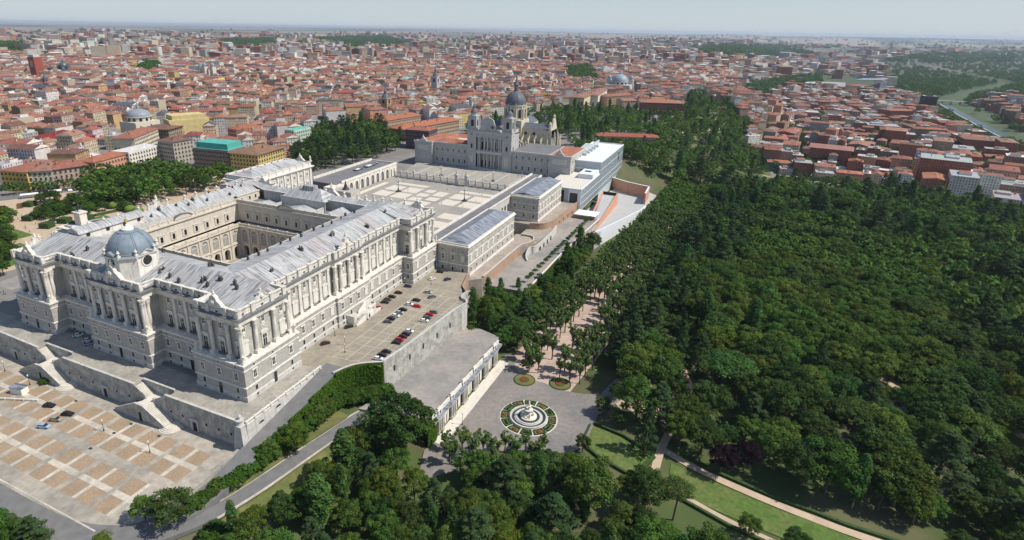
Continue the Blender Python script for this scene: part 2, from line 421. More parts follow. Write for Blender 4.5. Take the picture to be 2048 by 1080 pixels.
def strip(name, pts, w, m, zf=None, label=None, thick=0, dz=.12):
    """a road along points (x, y) or (x, y, z)"""
    pts = smooth(pts, 8); mb = MB(); n = len(pts)
    P = [Vector(p[:2]) for p in pts]; k = 4
    for i, p in enumerate(P):
        d = (P[min(i+1, n-1)]-P[max(i-1, 0)]).normalized(); nn = Vector((-d.y, d.x))
        for j in range(k+1):
            q = p+nn*w*(j/k-.5); z = pts[i][2] if len(pts[i]) > 2 else float(terrain(q.x, q.y))+dz
            mb.v.append((q.x, q.y, z))
    for i in range(n-1):
        for j in range(k): mb.f.append((i*(k+1)+j, (i+1)*(k+1)+j, (i+1)*(k+1)+j+1, i*(k+1)+j+1)); mb.m.append(0)
    if thick:
        b = len(mb.v)
        for i in range(n):
            for j in (0, k): v = mb.v[i*(k+1)+j]; mb.v.append((v[0], v[1], v[2]-thick))
        for i in range(n-1):
            for q, j in ((0, 0), (1, k)):
                mb.f.append((i*(k+1)+j, (i+1)*(k+1)+j, b+(i+1)*2+q, b+i*2+q)); mb.m.append(0)
    o = mb.build(name, m); return tag(o, label, kind='structure')
# ---- north square with its brick parcels
sheet('square_paving', [(-260, -120), (10, -120), (9.5, -12), (-260, -8)], 'paving', z=-9.9, label='pale stone paving of the square below the palace')
mb = MB(); mw = MB()
for i in range(-3, 12):
    for c_ in (0, 1):
        x1 = -50.2-8.2*c_-17*(i-4); x0 = x1-6.4
        for (ya, yb) in ((-25.9, -19.6), (-34.6, -28.2), (-45.3, -39), (-54.0, -47.7)):
            if x1 > (1.5 if yb > -30 else -1-(-yb-30)*.25) or x0 < -215: continue
            mb.box(x0, ya, -9.9, x1, yb, -9.885)
            if c_: mw.box(x1+.18, ya, -9.9, x1+1.62, yb, -9.889)
for ya, yb in ((-28.1, -26.0), (-47.6, -45.4)):
    for i in range(-2, 12):
        x1 = -49.8-17*(i-4)
        if x1 < 2: mw.box(x1-15.2, ya, -9.9, x1, yb, -9.8885)
for x in range(-210, -6, 3): pass
mw.box(-215, -59.8, -9.9, -4, -59.3, -9.82)
tag(mb.build('brick_parcel_paving', 'brick_paving'), 'tan brick parcels set in the square paving', kind='structure')
tag(mw.build('pale_strip_paving', 'line_stone'), 'pale stone strips between the brick parcels', kind='structure')
# ---- palace terrace (bow-fronted), parking deck, forecourts
TW = [(9.3, -11.4), (6.2, -11.6), (-30.5, -12), (-30.5, -7.8), (-48.5, -7.9), (-48.5, -12.2), (-93.5, -12.5), (-93.5, -7.6), (-111.5, -7.4), (-111.5, -12.0), (-141, -11.3), (-215, -9)]
mb = MB(); mb.prism(TW+[(-215, 8), (-150, 10), (-4, 40), (9.3, 31)], -12, 0.0)
tag(mb.build('terrace_paving', 'slab_paving'), 'grey stone terrace in front of the palace', kind='structure')
mb = MB(); PK = [(-8, 30), (9.3, 30.2), (16.6, 30.2), (18, 34.5), (20.5, 39), (24.5, 42.7), (30.2, 46.8), (32.2, 60), (35.7, 104), (36.6, 110), (37.2, 114), (35.4, 116.8), (32.5, 118.2), (31, 121), (31, 124), (27, 131), (22, 152), (-8, 156)]
mb.prism(PK, -24, .012)
tag(mb.build('parking_paving', 'cobble'), 'brown cobbled car park beside the palace', kind='structure')
mb = MB()
for k in range(5):     # lines along the palace
    x = 9.0+k*5.6 if k else 8.2
    x2 = x+.7
    mb.add([(x-.14, 40.5+k*1.2, .022), (x+.14, 40.5+k*1.2, .022), (x2+.14, 128-k*3, .022), (x2-.14, 128-k*3, .022)], [(0, 1, 2, 3)])
for k in range(13):
    y = 41+k*6.8
    mb.add([(8.3+k*.05, y-.13, .026), (31.2+k*.35, y+3.0-.13, .026), (31.2+k*.35, y+3.0+.13, .026), (8.3+k*.05, y+.13, .026)], [(0, 1, 2, 3)])
tag(mb.build('parking_markings', 'line_stone'), 'pale stone bay lines in the car park', kind='structure')
# ---- the plaza south of the palace
mb = MB(); mb.prism([(-152, 150), (-137, 335), (-152, 405), (20, 405), (12, 388), (-2, 344), (-1, 150)], -22, 5.0)
tag(mb.build('plaza_paving', 'plaza_grey'), 'grey stone paving of the plaza', kind='structure')
mb = MB()
def panel(x0, y0, x1, y1): mb.box(x0, y0, 5.0, x1, y1, 5.014)
for cx in (-102.8, -40.6):
    for sx in (-1, 1):
        for sy in (-1, 1):
            a, b = cx+sx*1.6, cx+sx*15.5; d, e = 274+sy*1.8, 274+sy*17
            panel(min(a, b), min(d, e), max(a, b), max(d, e))
    panel(cx-16, 296, cx+15, 302); 
for y in (205, 225): 
    for x in (-128, -108, -86, -62, -40, -22): panel(x, y, x+15, y+13)
panel(-131, 200, -126, 296)
for a in ((-83, 283, -75, 292), (-72, 276, -62, 290), (-84, 270, -74, 279), (-71, 262, -61, 272), (-84, 256, -74, 266), (-72, 248, -62, 258), (-84, 242, -74, 252)): panel(*a)
tag(mb.build('plaza_panel_paving', 'plaza_light'), 'cream stone panels in the plaza floor', kind='structure')
mb = MB()
for k in range(9): mb.box(-128, 330+k*6.2, 5.0, -2, 330.7+k*6.2, 5.012)
for k in range(8): mb.box(-124+k*16, 329, 5.0, -123.2+k*16, 384, 5.017)
tag(mb.build('esplanade_strip_paving', 'plaza_light'), 'pale strips in the esplanade before the cathedral', kind='structure')
# ---- middle terrace and fountain square
mb = MB(); mb.prism([(29, 30), (32, 44), (36, 118), (57.6, 112), (59.4, 107), (58.6, 38), (50, 33)], -26, -13)
tag(mb.build('middle_terrace', 'gravel'), 'gravel terrace between the car park and the colonnade', kind='structure')
FZ = -23.0
fs_ = [(60, 30), (61.5, 60), (61.5, 112), (66, 116), (70, 104), (78, 96), (88, 97), (97, 95), (105, 96), (113, 99), (119, 104), (124, 100), (117, 84), (117, 68), (117, 60), (108, 50), (100, 49), (90, 46), (82, 36), (75, 24), (66, 14)]
sheet('fountain_square', fs_, 'square_gravel', dz=.35, label='grey gravel round square of the fountain')
sheet('colonnade_paving', [(60.2, 36), (65.5, 36), (66, 106), (61, 107)], 'pale_slab', dz=.42, label='pale paving strip at the colonnade foot')
strip('avenue_path', [(84, 96), (90, 150), (96, 230), (104, 330), (112, 440), (118, 520)], 34, 'pink_sand', dz=.2, label='pinkish sand avenue under pollarded trees')
strip('side_path', [(68, 104), (72, 150), (80, 240), (88, 330)], 7, 'pink_sand', dz=.22, label='narrow path beside the avenue')
strip('road_to_park', [(118, 98), (120, 108), (122, 116)], 8, 'gravel', dz=.2, label='grey drive leaving the fountain square')
strip('woodland_path', [(146, 50), (145, 60), (146, 81), (151, 105), (154, 121), (147, 140), (145, 170)], 3.2, 'sand', dz=.25, label='sandy path leading up into the trees')
strip('lawn_path', [(143.5, 76), (152, 72), (165, 68), (188, 64), (210, 62.5), (240, 64)], 3.4, 'sand', dz=.3, label='long sandy path along the lower lawn')
strip('lower_lawn_path', [(158, 51), (172, 47), (190, 44)], 3.2, 'sand', dz=.3, label='sandy path below the lawn')
sheet('upper_lawn', [(116.5, 76), (116.5, 63), (124, 58), (137, 54), (142.5, 68), (130, 73.5)], 'lawn', dz=.28, label='mown lawn by the fountain square')
sheet('lower_lawn', [(150, 68), (151, 53), (170, 50), (190, 48), (222, 46), (240, 60), (212, 60.3), (188, 61.6), (165, 65.4)], 'lawn', dz=.25, label='long mown lawn between sandy paths')
# ---- roads north-west of the palace
strip('ramp_road', [(13.2, 36, .03), (13.2, 30, .0), (13.2, 24, -1.0), (13.3, 8, -3.6), (14.2, -12, -6.6), (15, -30, -9.0), (13.0, -44, -9.7), (6, -56, -9.8), (-10, -63, -9.84), (-30, -64.5, -9.85), (-60, -64.5, -9.85), (-120, -64.5, -9.855), (-200, -64.5, -9.86)], 8.2, 'asphalt', label='asphalt ramp road beside the palace terrace', thick=9)
strip('lower_road', [(39, 46, -14.5), (35, 38, -14.2), (31, 24, -13.9), (27, 0, -13.2), (24, -22, -12.2), (21, -38, -11), (13, -53, -10.1), (2, -62.5, -9.84), (-16, -65, -9.83)], 5.6, 'asphalt', label='lower asphalt road curving below the hedges', thick=1.5)
sheet('verge', [(17.6, -40), (18.5, -20), (18, 0), (18, 26), (28.5, 24), (24.2, 0), (21.2, -22)], 'dry_lawn', z=lambda x, y: float(np.interp(y, [-60, -20, 24], [-10.8, -11.6, -12.9])), label='dry grass verge between the roads')
sheet('south_verge', [(30, 28), (28.5, 0), (26, -24), (20, -44), (28, -48), (36, -20), (40, 10)], 'dry_lawn', dz=.3, label='dry grass strip below the lower road')

mb = MB(); mb.hexa([(8.0, -13.5, -12), (10.0, -13.5, -12), (9.0, -44, -12), (6.5, -44, -12), (8.0, -13.5, -8.2), (9.8, -13.5, -8.2), (9.0, -44, -9.3), (6.8, -44, -9.3)])
tag(mb.build('ramp_kerb', 'slab_paving'), 'broad stone kerb between the square and the ramp road', kind='structure')
for off, nm_ in ((3.3, 'verge_kerb'), (-3.3, 'slope_kerb')):
    pts = smooth([(35, 38, -14.1), (31, 24, -13.8), (27, 0, -13.1), (24, -22, -12.1), (21, -38, -10.9)], 8); P_ = [Vector(p[:2]) for p in pts]; q_ = []
    for i, p in enumerate(P_):
        d = (P_[min(i+1, len(P_)-1)]-P_[max(i-1, 0)]).normalized(); q_.append((p.x-d.y*off, p.y+d.x*off, pts[i][2]))
    strip(nm_, q_[::4]+[q_[-1]], .7, 'line_stone', label='pale kerb of the lower road', thick=.5)

for nm_, pl in (('sandy_clearing', [(118, 100), (126, 92), (134, 96), (138, 108), (133, 124), (124, 118)]), ('dry_clearing', [(140, 92), (146, 88), (149, 104), (144, 120), (139, 110)]), ('dry_clearing', [(232, 168), (246, 150), (252, 176), (240, 196)])):
    sheet(nm_, pl, 'sand', dz=.22, label='dry sandy ground among the trees')
# ================================================================ the palace
PAL = thing('palace', 'huge white and grey stone palace with lead roofs, square courtyard and one blue dome', 'palace')
FP = [(0, 0), (-26.4, 0), (-26.4, 6.5), (-52.7, 6.5), (-52.7, 0), (-90, 0), (-90, 6.5), (-117, 6.5), (-117, 0), (-143, 0), (-143, 154), (-117, 154), (-117, 150), (-26, 150), (-26, 154), (0, 154), (0, 124), (-6.5, 124), (-6.5, 90), (-5.5, 90), (-5.5, 64), (-6.5, 64), (-6.5, 30), (0, 30)]
def sw(name, prof, m): 
    mb = MB(); mb.sweep(FP, prof); return mb.build(name, m, PAL)
ZL, ZC = 15.8, 33.6
sw('basement_wall', [(0, -6), (0, 15.0)], 'granite')
sw('plinth', [(.35, -6), (.35, 2.0), (.1, 2.3), (-.1, 2.3)], 'plinth_stone')
mb = MB()
mb.sweep(FP, [(-.1, 5.6), (.4, 5.75), (.4, 6.2), (-.1, 6.35)]); mb.sweep(FP, [(-.1, 12.9), (.25, 13.0), (.25, 13.35), (-.1, 13.45)])
mb.sweep(FP, [(-.1, 14.7), (.5, 15.2), (.5, ZL), (-3.6, ZL+.004)])
mb.build('belt_course', 'white_stone', PAL)
sw('wall', [(-3.4, ZL-.1), (-3.4, 30.4)], 'grey_stone')
sw('entablature', [(-3.4, 30.3), (-2.5, 30.32), (-2.4, 31.2), (-2.4, 32.3), (-1.7, 32.6), (-1.3, 33.15)], 'white_stone')
sw('cornice', [(-1.32, 33.15), (-1.1, 33.3), (-1.1, ZC), (-2.7, ZC+.35)], 'cornice_top')
sw('parapet', [(-2.62, ZC+.2), (-2.62, 35.2), (-2.45, 35.25), (-2.45, 35.45), (-2.75, 35.46), (-2.75, 36.5), (-2.4, 36.55), (-2.4, 36.95), (-3.4, 36.97), (-3.4, 34.2)], 'white_stone')
# prototypes used along the fronts (local x along the wall, y out of the wall)
def F0(a, d, z): return (a, d, z)
def window_proto(kind):
    mb = MB()
    if kind == 'balcony_window':       # tall window of the main floor, pediment, balcony
        mb.box(-1.55, -.1, .5, 1.55, .28, 6.4, 0); mb.box(-1.0, .22, .55, 1.0, .31, 5.4, 1)
        mb.box(-.06, .3, .55, .06, .36, 5.4, 2); mb.box(-1, .3, 3.6, 1, .36, 3.75, 2)
        mb.prism([(-1.9, -.1), (1.9, -.1), (1.9, .62), (-1.9, .62)], 6.4, 6.62, 0)
        n = 8; arcv = [(-1.85*math.cos(math.pi*i/n), 6.62+.95*math.sin(math.pi*i/n)) for i in range(n+1)]
        mb.add([(x, .05, z) for x, z in arcv]+[(x, .55, z) for x, z in arcv], [(i, i+1, n+2+i, n+1+i) for i in range(n)]+[tuple(range(n, -1, -1)), tuple(range(n+1, 2*n+2))], 0)
        mb.box(-1.5, -.1, -.12, 1.5, 1.35, .1, 0)
        for i in range(15): mb.box(-1.45+i*.205, 1.22, .1, -1.40+i*.205, 1.28, 1.15, 3)
        for sx in (-1.45, 1.4):
            for j in range(5): mb.box(sx, .1+j*.25, .1, sx+.05, .15+j*.25, 1.15, 3)
        mb.box(-1.5, 1.2, 1.15, 1.5, 1.3, 1.24, 3)
    elif kind == 'attic_window':
        mb.box(-1.1, -.1, -.35, 1.1, .2, 2.5, 0); mb.box(-.72, .14, .1, .72, .23, 2.2, 1); mb.box(-.05, .22, .1, .05, .27, 2.2, 2); mb.box(-.72, .22, 1.2, .72, .27, 1.3, 2)
        mb.box(-.7, -.1, -.8, .7, .3, -.35, 0)
    elif kind == 'wall_panel':
        mb.box(-1.15, -.1, 0, 1.15, .16, 1.7, 0); mb.box(-.85, .1, .3, .85, .19, 1.4, 1); mb.lathe((0, .2, .85), [(.0, -.35), (.4, -.1), (.35, .2), (0, .4)], 6, 0)
    elif kind == 'mezzanine_window':
        mb.box(-1.15, -.1, -.25, 1.15, .2, 3.4, 0); mb.box(-.72, .14, .1, .72, .23, 3.0, 1); mb.box(-.05, .22, .1, .05, .27, 3.0, 2); mb.box(-.72, .22, 1.5, .72, .27, 1.6, 2)
        mb.box(-1.4, -.1, 3.4, 1.4, .5, 3.75, 0); mb.box(-1.3, -.1, -.45, 1.3, .35, -.2, 0)
    elif kind == 'basement_window':
        mb.box(-.85, -.1, -.1, .85, .12, 2.3, 0); mb.box(-.65, .08, .05, .65, .15, 2.15, 1); mb.box(-.05, .14, .05, .05, .19, 2.15, 3)
        for j in range(3): mb.box(-.65, .14, .45+j*.5, .65, .18, .5+j*.5, 3)
    elif kind == 'entresol_window':
        mb.box(-.65, -.1, 0, .65, .1, 1.1, 0); mb.box(-.45, .06, .15, .45, .13, .95, 1)
    elif kind == 'basement_door':
        mb.box(-1.0, -.1, -2.2, 1.0, .2, 2.6, 0); mb.box(-.75, .15, -2.3, .75, .45, 2.35, 1)
    elif kind == 'cellar_vent':
        mb.box(-.5, -.1, 0, .5, .42, .75, 1)
    return mb
def wproto(kind, glass='dark_glass', frame_='white_stone'):
    return Proto(window_proto(kind).build(kind, [frame_, glass, 'white_paint', 'iron']))
WP = {k: wproto(k) for k in ('balcony_window', 'attic_window', 'wall_panel', 'mezzanine_window', 'basement_window', 'entresol_window', 'basement_door', 'cellar_vent')}
# sun-blinds drawn on the west front: same windows with pale blinds instead of glass
WB = {'balcony_window': wproto('balcony_window', 'blind'), 'mezzanine_window': wproto('mezzanine_window', 'blind')}
WP['wall_panel'].ob.data.materials[1] = MATS['grey_stone']
mb = MB(); mb.box(-1.1, -1.0, 0, 1.1, 1.2, 1.5)
mb.lathe((0, .1, 0), [(.92, 1.5), (.92, 1.8), (.78, 1.95), (.80, 5), (.74, 10), (.68, 12.6), (.75, 12.7), (.70, 12.9), (.95, 13.6), (1.0, 14.2)], 14); mb.box(-1.05, -1, 14.15, 1.05, 1.1, 14.55)
COLP = Proto(mb.build('column', 'white_stone', smooth=True))
mb = MB(); mb.box(-.95, -.3, 0, .95, .75, 1.5); mb.box(-.72, -.3, 1.5, .72, .5, 13.2); mb.box(-.9, -.3, 13.2, .9, .7, 14.55)
PILP = Proto(mb.build('pilaster', 'white_stone'))
mb = MB(); mb.box(-.95, -.5, 0, .95, .75, 3.25); mb.box(-1.1, -.6, 3.25, 1.1, .95, 3.5)
PIER = Proto(mb.build('parapet_pier', 'white_stone'))
# a standing figure on a plinth: robe, arms, head
def statue_mb():
    mb = MB(); mb.box(-.7, -.7, 0, .7, .7, .9)
    mb.lathe((0, 0, .9), [(.62, 0), (.55, .7), (.42, 1.5), (.55, 2.0), (.6, 2.3), (.3, 2.6), (.16, 2.72), (.27, 2.9), (.27, 3.1), (0, 3.3)], 9)
    mb.tube((.5, 0, 3.1), (.75, .25, 2.2), .18, .13); mb.tube((-.5, 0, 3.1), (-.62, .4, 2.5), .18, .13); mb.tube((-.62, .4, 2.5), (-.4, .6, 3.4), .12, .06)
    return mb
STAT = Proto(statue_mb().build('statue', 'white_stone', smooth=True))
def bal_mb(): 
    return MB()
BAL = MB()      # balusters of all the parapets
vents = 0
UW = 'balcony_window attic_window wall_panel mezzanine_window basement_window entresol_window basement_door cellar_vent'.split()
def front(p, n, L, bays, order, west=False, doors=(), zb=0.0, ends=(1, 1), parapet=True, blind=.0):
    a = nrot(n); u = (n[1], -n[0])
    def P(s, d, z): return (p[0]+u[0]*s+n[0]*d, p[1]+u[1]*s+n[1]*d, z)
    m0 = .6 if order == 'c' else 0; step = L/bays
    for i in range(bays):
        s = step*(i+.5); bl = west and rnd.random() < blind
        (WB if bl else WP)['balcony_window'].put(PAL, P(s, -3.4, ZL+.35), a)
        WP['attic_window'].put(PAL, P(s, -3.4, 27.2), a); WP['wall_panel'].put(PAL, P(s, -3.4, 24.4), a)
        (WB if (west and rnd.random() < blind*.4) else WP)['mezzanine_window'].put(PAL, P(s, 0, 8.6), a)
        if rnd.random() < .5: WP['entresol_window'].put(PAL, P(s, 0, 13.6), a)
        (WP['basement_door'] if i in doors else WP['basement_window']).put(PAL, P(s, 0, zb+2.9), a)
        if i not in doors: WP['cellar_vent'].put(PAL, P(s, 0, zb+.7), a)
    for i in range(bays+1):
        s = step*i
        if order == 'c':
            s = min(max(s, 2.2), L-2.2); COLP.put(PAL, P(s, -2.6, ZL), a)
        elif 0 < i < bays or (i == 0 and ends[0]) or (i == bays and ends[1]): PILP.put(PAL, P(min(max(s, .9), L-.9), -3.35, ZL), a)
        if parapet:
            s2 = min(max(step*i, 3.2 if order == 'c' else .2), L-(3.2 if order == 'c' else .2))
            PIER.put(PAL, P(s2, -2.75, ZC+.2), a)
    k = int(L/.42)
    for i in range(k):
        s = .3+i*.42
        if order == 'c' and not 2.6 < s < L-2.6: continue
        for q in range(1): BAL.hexa([P(s-.07, -2.76, 35.46), P(s+.07, -2.76, 35.46), P(s+.07, -2.60, 35.46), P(s-.07, -2.60, 35.46), P(s-.07, -2.76, 36.52), P(s+.07, -2.76, 36.52), P(s+.07, -2.60, 36.52), P(s-.07, -2.60, 36.52)])
    if parapet:
        for i in range(bays):
            s = step*(i+.5); BAL.hexa([P(s-.6, -2.6, 34.2), P(s+.6, -2.6, 34.2), P(s+.6, -2.57, 34.2), P(s-.6, -2.57, 34.2), P(s-.6, -2.6, 34.9), P(s+.6, -2.6, 34.9), P(s+.6, -2.57, 34.9), P(s-.6, -2.57, 34.9)], 1)
N_, W_ = (0, -1), (1, 0)
front((0, 0), N_, 26.4, 3, 'c', doors=(1,)); front((-26.4, 6.5), N_, 26.3, 4, 'p', doors=(1,), ends=(0, 0))
front((-52.7, 0), N_, 37.3, 5, 'c', doors=(2,)); front((-90, 6.5), N_, 27, 4, 'p', doors=(1,), ends=(0, 0)); front((-117, 0), N_, 26, 3, 'c', doors=(1,))
front((0, 154), W_, 30, 3, 'c', True, doors=(0,), blind=.8); front((-6.5, 124), W_, 34, 5, 'p', True, ends=(0, 1), blind=.85)
front((-5.5, 90), W_, 26, 4, 'c', True, blind=.85); front((-6.5, 64), W_, 34, 5, 'p', True, ends=(1, 0), blind=.85); front((0, 30), W_, 30, 3, 'c', True, doors=(1,), blind=.8)
# returns of the projecting blocks that face this way
for p, n in (((-52.7, 6.5), W_), ((-117, 6.5), W_), ((-6.5, 124), N_)):
    u = (n[1], -n[0]); a = nrot(n)
    for s in (2.2, 4.6): COLP.put(PAL, (p[0]+u[0]*s-n[0]*2.6, p[1]+u[1]*s-n[1]*2.6, ZL), a) if n == W_ else None
    if n == N_:
        p = (0, 124); u = (-1, 0)
        WP['balcony_window'].put(PAL, (-5.4, 124+3.4, ZL+.35), a); WP['attic_window'].put(PAL, (-5.4, 127.4, 27.2), a); WP['wall_panel'].put(PAL, (-5.4, 127.4, 24.4), a)
        PILP.put(PAL, (-2.9, 127.35, ZL), a); COLP.put(PAL, (-7.7+.0, 126.6, ZL), a) if 0 else None
        WP['mezzanine_window'].put(PAL, (-3.2, 124, 8.6), a); WP['basement_window'].put(PAL, (-3.2, 124, 2.9), a)
bo = BAL.build('balustrade', ['white_stone', 'dark_hole'], PAL)
# corner figures standing on the ledge, and finials along the far parapets
for p in ((-1.0, 1.0), (-53.6, 1.0), (-118, 1.0), (-1.0, 29.2), (-1.0, 125), (-1.0, 153), (-25.6, 1.0), (-89, 1.0)): STAT.put(PAL, (*p, ZL), 0)
for x in (-113, -101, -89, -52, -40, -28): STAT.put(PAL, (x, 147, 36.9), 0)
for y in (66, 72, 78, 84): STAT.put(PAL, (-140, y, 36.9), R(90), 1.15)
mb = MB(); mb.box(-.8, -.8, 0, .8, .8, 1.2); mb.lathe((0, 0, 1.2), [(.3, 0), (.55, .3), (.35, .6), (.8, 1.3), (.85, 1.7), (.5, 2.0), (.3, 2.2), (.45, 2.5), (0, 2.9)], 9)
URN = Proto(mb.build('urn_finial', 'white_stone', smooth=True))
for y in list(range(14, 62, 8))+[96, 104, 112, 120, 128, 136, 142]: URN.put(PAL, (-140.2, y, 36.9))
for x in (-126, -107, -95, -83, -76, -62, -46, -34, -21, -10): URN.put(PAL, (x, 147 if -117 < x < -26 else 151, 36.9))
# far parapets (east and south fronts, seen from behind)
E_ = MB()
for y in range(2, 154, 6): E_.box(-140.9, y-.7, 33.8, -139.2, y+.7, 37.2)
for x in range(-116, -26, 6): E_.box(x-.7, 146.6, 33.8, x+.7, 148, 37.2)
E_.build('rear_parapet_pier', 'white_stone', PAL)['kind'] = 'stuff'
# scrolled gables over the corner blocks and centre
def crest_mb(w=4.2, h=4.6):
    k = [(w, 0), (w, .7), (w*.86, .95), (w*.74, 1.6), (w*.60, 2.1), (w*.42, 2.5), (w*.36, 3.2), (w*.30, 3.9), (w*.12, 4.4), (0, 4.6)]
    o = k+[(-x, z) for x, z in k[-2::-1]]; mb = MB(); n = len(o)
    mb.add([(x, -.55, z) for x, z in o]+[(x, .55, z) for x, z in o], [tuple(range(n)), tuple(range(2*n-1, n-1, -1))]+[(i, i+1, n+i+1, n+i) for i in range(n-1)])
    mb.add([(x*1.06, -.75, z+.02) for x, z in o]+[(x*1.06, .75, z+.02) for x, z in o]+[(x*1.06, -.75, z+.3) for x, z in o]+[(x*1.06, .75, z+.3) for x, z in o],
           [(2*n+i, 2*n+i+1, 3*n+i+1, 3*n+i) for i in range(n-1)]+[(i, i+1, 2*n+i+1, 2*n+i) for i in range(n-1)]+[(n+i, n+i+1, 3*n+i+1, 3*n+i) for i in range(n-1)])
    mb.lathe((0, .6, 2.2), [(0, -.9), (.9, -.6), (1.0, 0), (.8, .6), (0, 1)], 8)
    mb.lathe((0, 0, 4.6), [(.7, 0), (.5, .5), (.55, 1.2), (.3, 1.5), (.35, 1.9), (0, 2.3)], 8)
    return mb
CREST = Proto(crest_mb().build('crest_gable', 'white_stone'))
for x in (-14.0, -71.4, -129.5): CREST.put(PAL, (x, 2.9, 36.3), nrot(N_), 1.25 if x == -71.4 else 1)
for y in (15, 139): CREST.put(PAL, (-2.9, y, 36.3), nrot(W_), .8)
CREST.put(PAL, (-8.8, 77, 36.3), nrot(W_), 1.15)
CREST.put(PAL, (-71.5, 147.2, 36.3), 0, 1.2); CREST.put(PAL, (-139.6, 77, 36.3), R(90), 1.3); CREST.put(PAL, (-12, 150.6, 36.3), 0, .9); CREST.put(PAL, (-131, 150.6, 36.3), 0, .9); CREST.put(PAL, (-139.6, 12, 36.3), R(90), .9)
# ---- courtyard
CX0, CX1, CY0, CY1 = -122, -44, 39.5, 118      # upper walls
def ring(x0, x1, y0, y1): return [(x0, y0), (x0, y1), (x1, y1), (x1, y0)]     # outside = into the courtyard
RU = [(CX0, CY0), (CX0, CY1), (CX1, CY1), (CX1, CY0)][::-1]
mb = MB(); cw = [((CX0, CY0), (1, 0)), ((CX1, CY1), (-1, 0)), ((CX0, CY1), (0, -1)), ((CX1, CY0), (0, 1))]
iu = MB(); it = MB()
for (p, n) in (((CX0, CY1), (1, 0)), ((CX1, CY1), (0, -1)), ((CX1, CY0), (-1, 0)), ((CX0, CY0), (0, 1))):
    L = 78.5 if n[0] else 78.0; F = frame(p, n)
    iu.fbox(F, 0, L, -.8, 0, 21.5, 33.2)
    it.fbox(F, -.3, L+.3, -.9, .9, 32.2, 32.9); it.fbox(F, 0, L, -.9, -.1, 33.2, 34.5); it.fbox(F, -.1, L+.1, -1.1, .1, 34.5, 34.8)
    for i in range(14): it.fbox(F, i*6+.3-.45, i*6+.3+.45, -1.1, .2, 33, 35.1)
    # lower gallery wall five metres forward, with arches
    q = (p[0]+n[0]*5, p[1]+n[1]*5); G = frame(q, n); hs = []; hb = []
    L0 = 5; L1 = L-5; st = (L1-L0)/9
    for i in range(9):
        a = L0+st*(i+.5); hs.append(arch(a, 4.0, 0.3, 5.6)); hb.append(arch(a, 4.2, 10.2, 15.6))
    iu.holes(G, rect(L0, L1, -1, 10), hs, 0, 2.5, 0, 0, 1)
    iu.holes(G, rect(L0, L1, 10, 19.4), hb, 0, .5, 0, 0)
    it.fbox(G, L0-.2, L1+.2, -.1, .5, 9.0, 9.5); it.fbox(G, L0-.3, L1+.3, -.2, .9, 19.4, 20.2)
    it.fbox(G, L0, L1, -.6, .0, 20.2, 21.5); it.fbox(G, L0, L1, -5.2, 0, 20.2, 20.4)
    for i in range(10):
        a = L0+st*i; it.fbox(G, a-.5, a+.5, -.1, .45, 0, 19.4); it.fbox(G, a-.45, a+.45, -.7, .2, 20, 21.9)
iu.build('courtyard_wall', ['cream_stone', 'dark_hole'], PAL); it.build('courtyard_cornice', 'cream_stone', PAL)
mb = MB(); r = 2.0
o = arch(0, 4.15, 0, 5.4, 10); n = len(o)
mb.add([(x, -.4, z) for x, z in o], [tuple(range(n))], 1)
for i in range(5): mb.box(-1.9+i*.95-.06, -.4, 0, -1.9+i*.95+.06, -.3, 5.4+ (0 if abs(i-2) == 2 else 1.2), 0)
for i in range(9): mb.box(-2.05, -.4, .6+i*.68, 2.05, -.31, .68+i*.68, 0)
mb.box(-2.05, -.4, 5.3, 2.05, -.2, 5.5, 0)
AW = Proto(mb.build('arched_window', ['white_paint', mat('old_glass', (.19, .18, .16), .4, .1, 1)]))
cwp = MB(); cwp.box(-1.9, -.1, -.3, 1.9, .35, 4.2, 0); cwp.box(-.85, .3, .2, .85, .4, 3.4, 1); cwp.box(-1.0, .3, .1, 1.0, .38, 3.6, 2); cwp.box(-2.0, -.1, 4.2, 2.0, .6, 4.5, 0)
CW = Proto(cwp.build('courtyard_window', ['cream_stone', 'dark_glass', 'white_paint']))
for (p, n) in (((CX0, CY1), (1, 0)), ((CX1, CY1), (0, -1))):
    L = 78.5; u = (n[1], -n[0]); st = (L-10)/9
    for i in range(9):
        a = 5+st*(i+.5)
        AW.put(PAL, (p[0]+u[0]*a+n[0]*5, p[1]+u[1]*a+n[1]*5, 10.2), nrot(n))
        CW.put(PAL, (p[0]+u[0]*a, p[1]+u[1]*a, 23.5), nrot(n))
mb = MB()
for (c, n) in (((CX0, 78.7), (1, 0)), ((-83, CY1), (0, -1))):
    F = frame(c, n); w = 5.5
    pr = [(w*math.cos(math.pi*i/10), 33.5+2.6*math.sin(math.pi*i/10)) for i in range(11)]
    mb.add([F(x, .3, z) for x, z in pr]+[F(x, -1.2, z) for x, z in pr], [tuple(range(11)), tuple(range(21, 10, -1))]+[(i, i+1, 12+i, 11+i) for i in range(10)], 0)
    mb.add([F(x*1.1, .7, z+.05) for x, z in pr]+[F(x*1.1, -1.4, z+.05) for x, z in pr]+[F(x*1.1, .7, z+.5) for x, z in pr], [(22+i, 23+i, 12+i, 11+i) for i in range(10)]+[(i, i+1, 23+i, 22+i) for i in range(10)], 1)
mb.build('courtyard_gable', ['cream_stone', 'cornice_top'], PAL)
mb = MB(); mb.box(CX0-1, CY0-1, -.5, CX1+1, CY1+1, .02); mb.build('courtyard_floor', 'plaza_grey', PAL)
# ---- roofs (lead)
ra, rb, rc = MB(), MB(), MB()      # sheets running down north-south / east-west
zE, zR, zI = 35.0, 40.2, 36.2
ox0, ox1, oy0, oy1 = -138.9, -10.2, 10.2, 146.2       # outer eaves
nx0, nx1, ny0 = -132.0, -24.0, 22.0                  # ridges
ix0, ix1, iy0 = -124.0, -40.5, 33.5                  # inner eaves
def Q(mb, *p): mb.poly([tuple(q) for q in p])
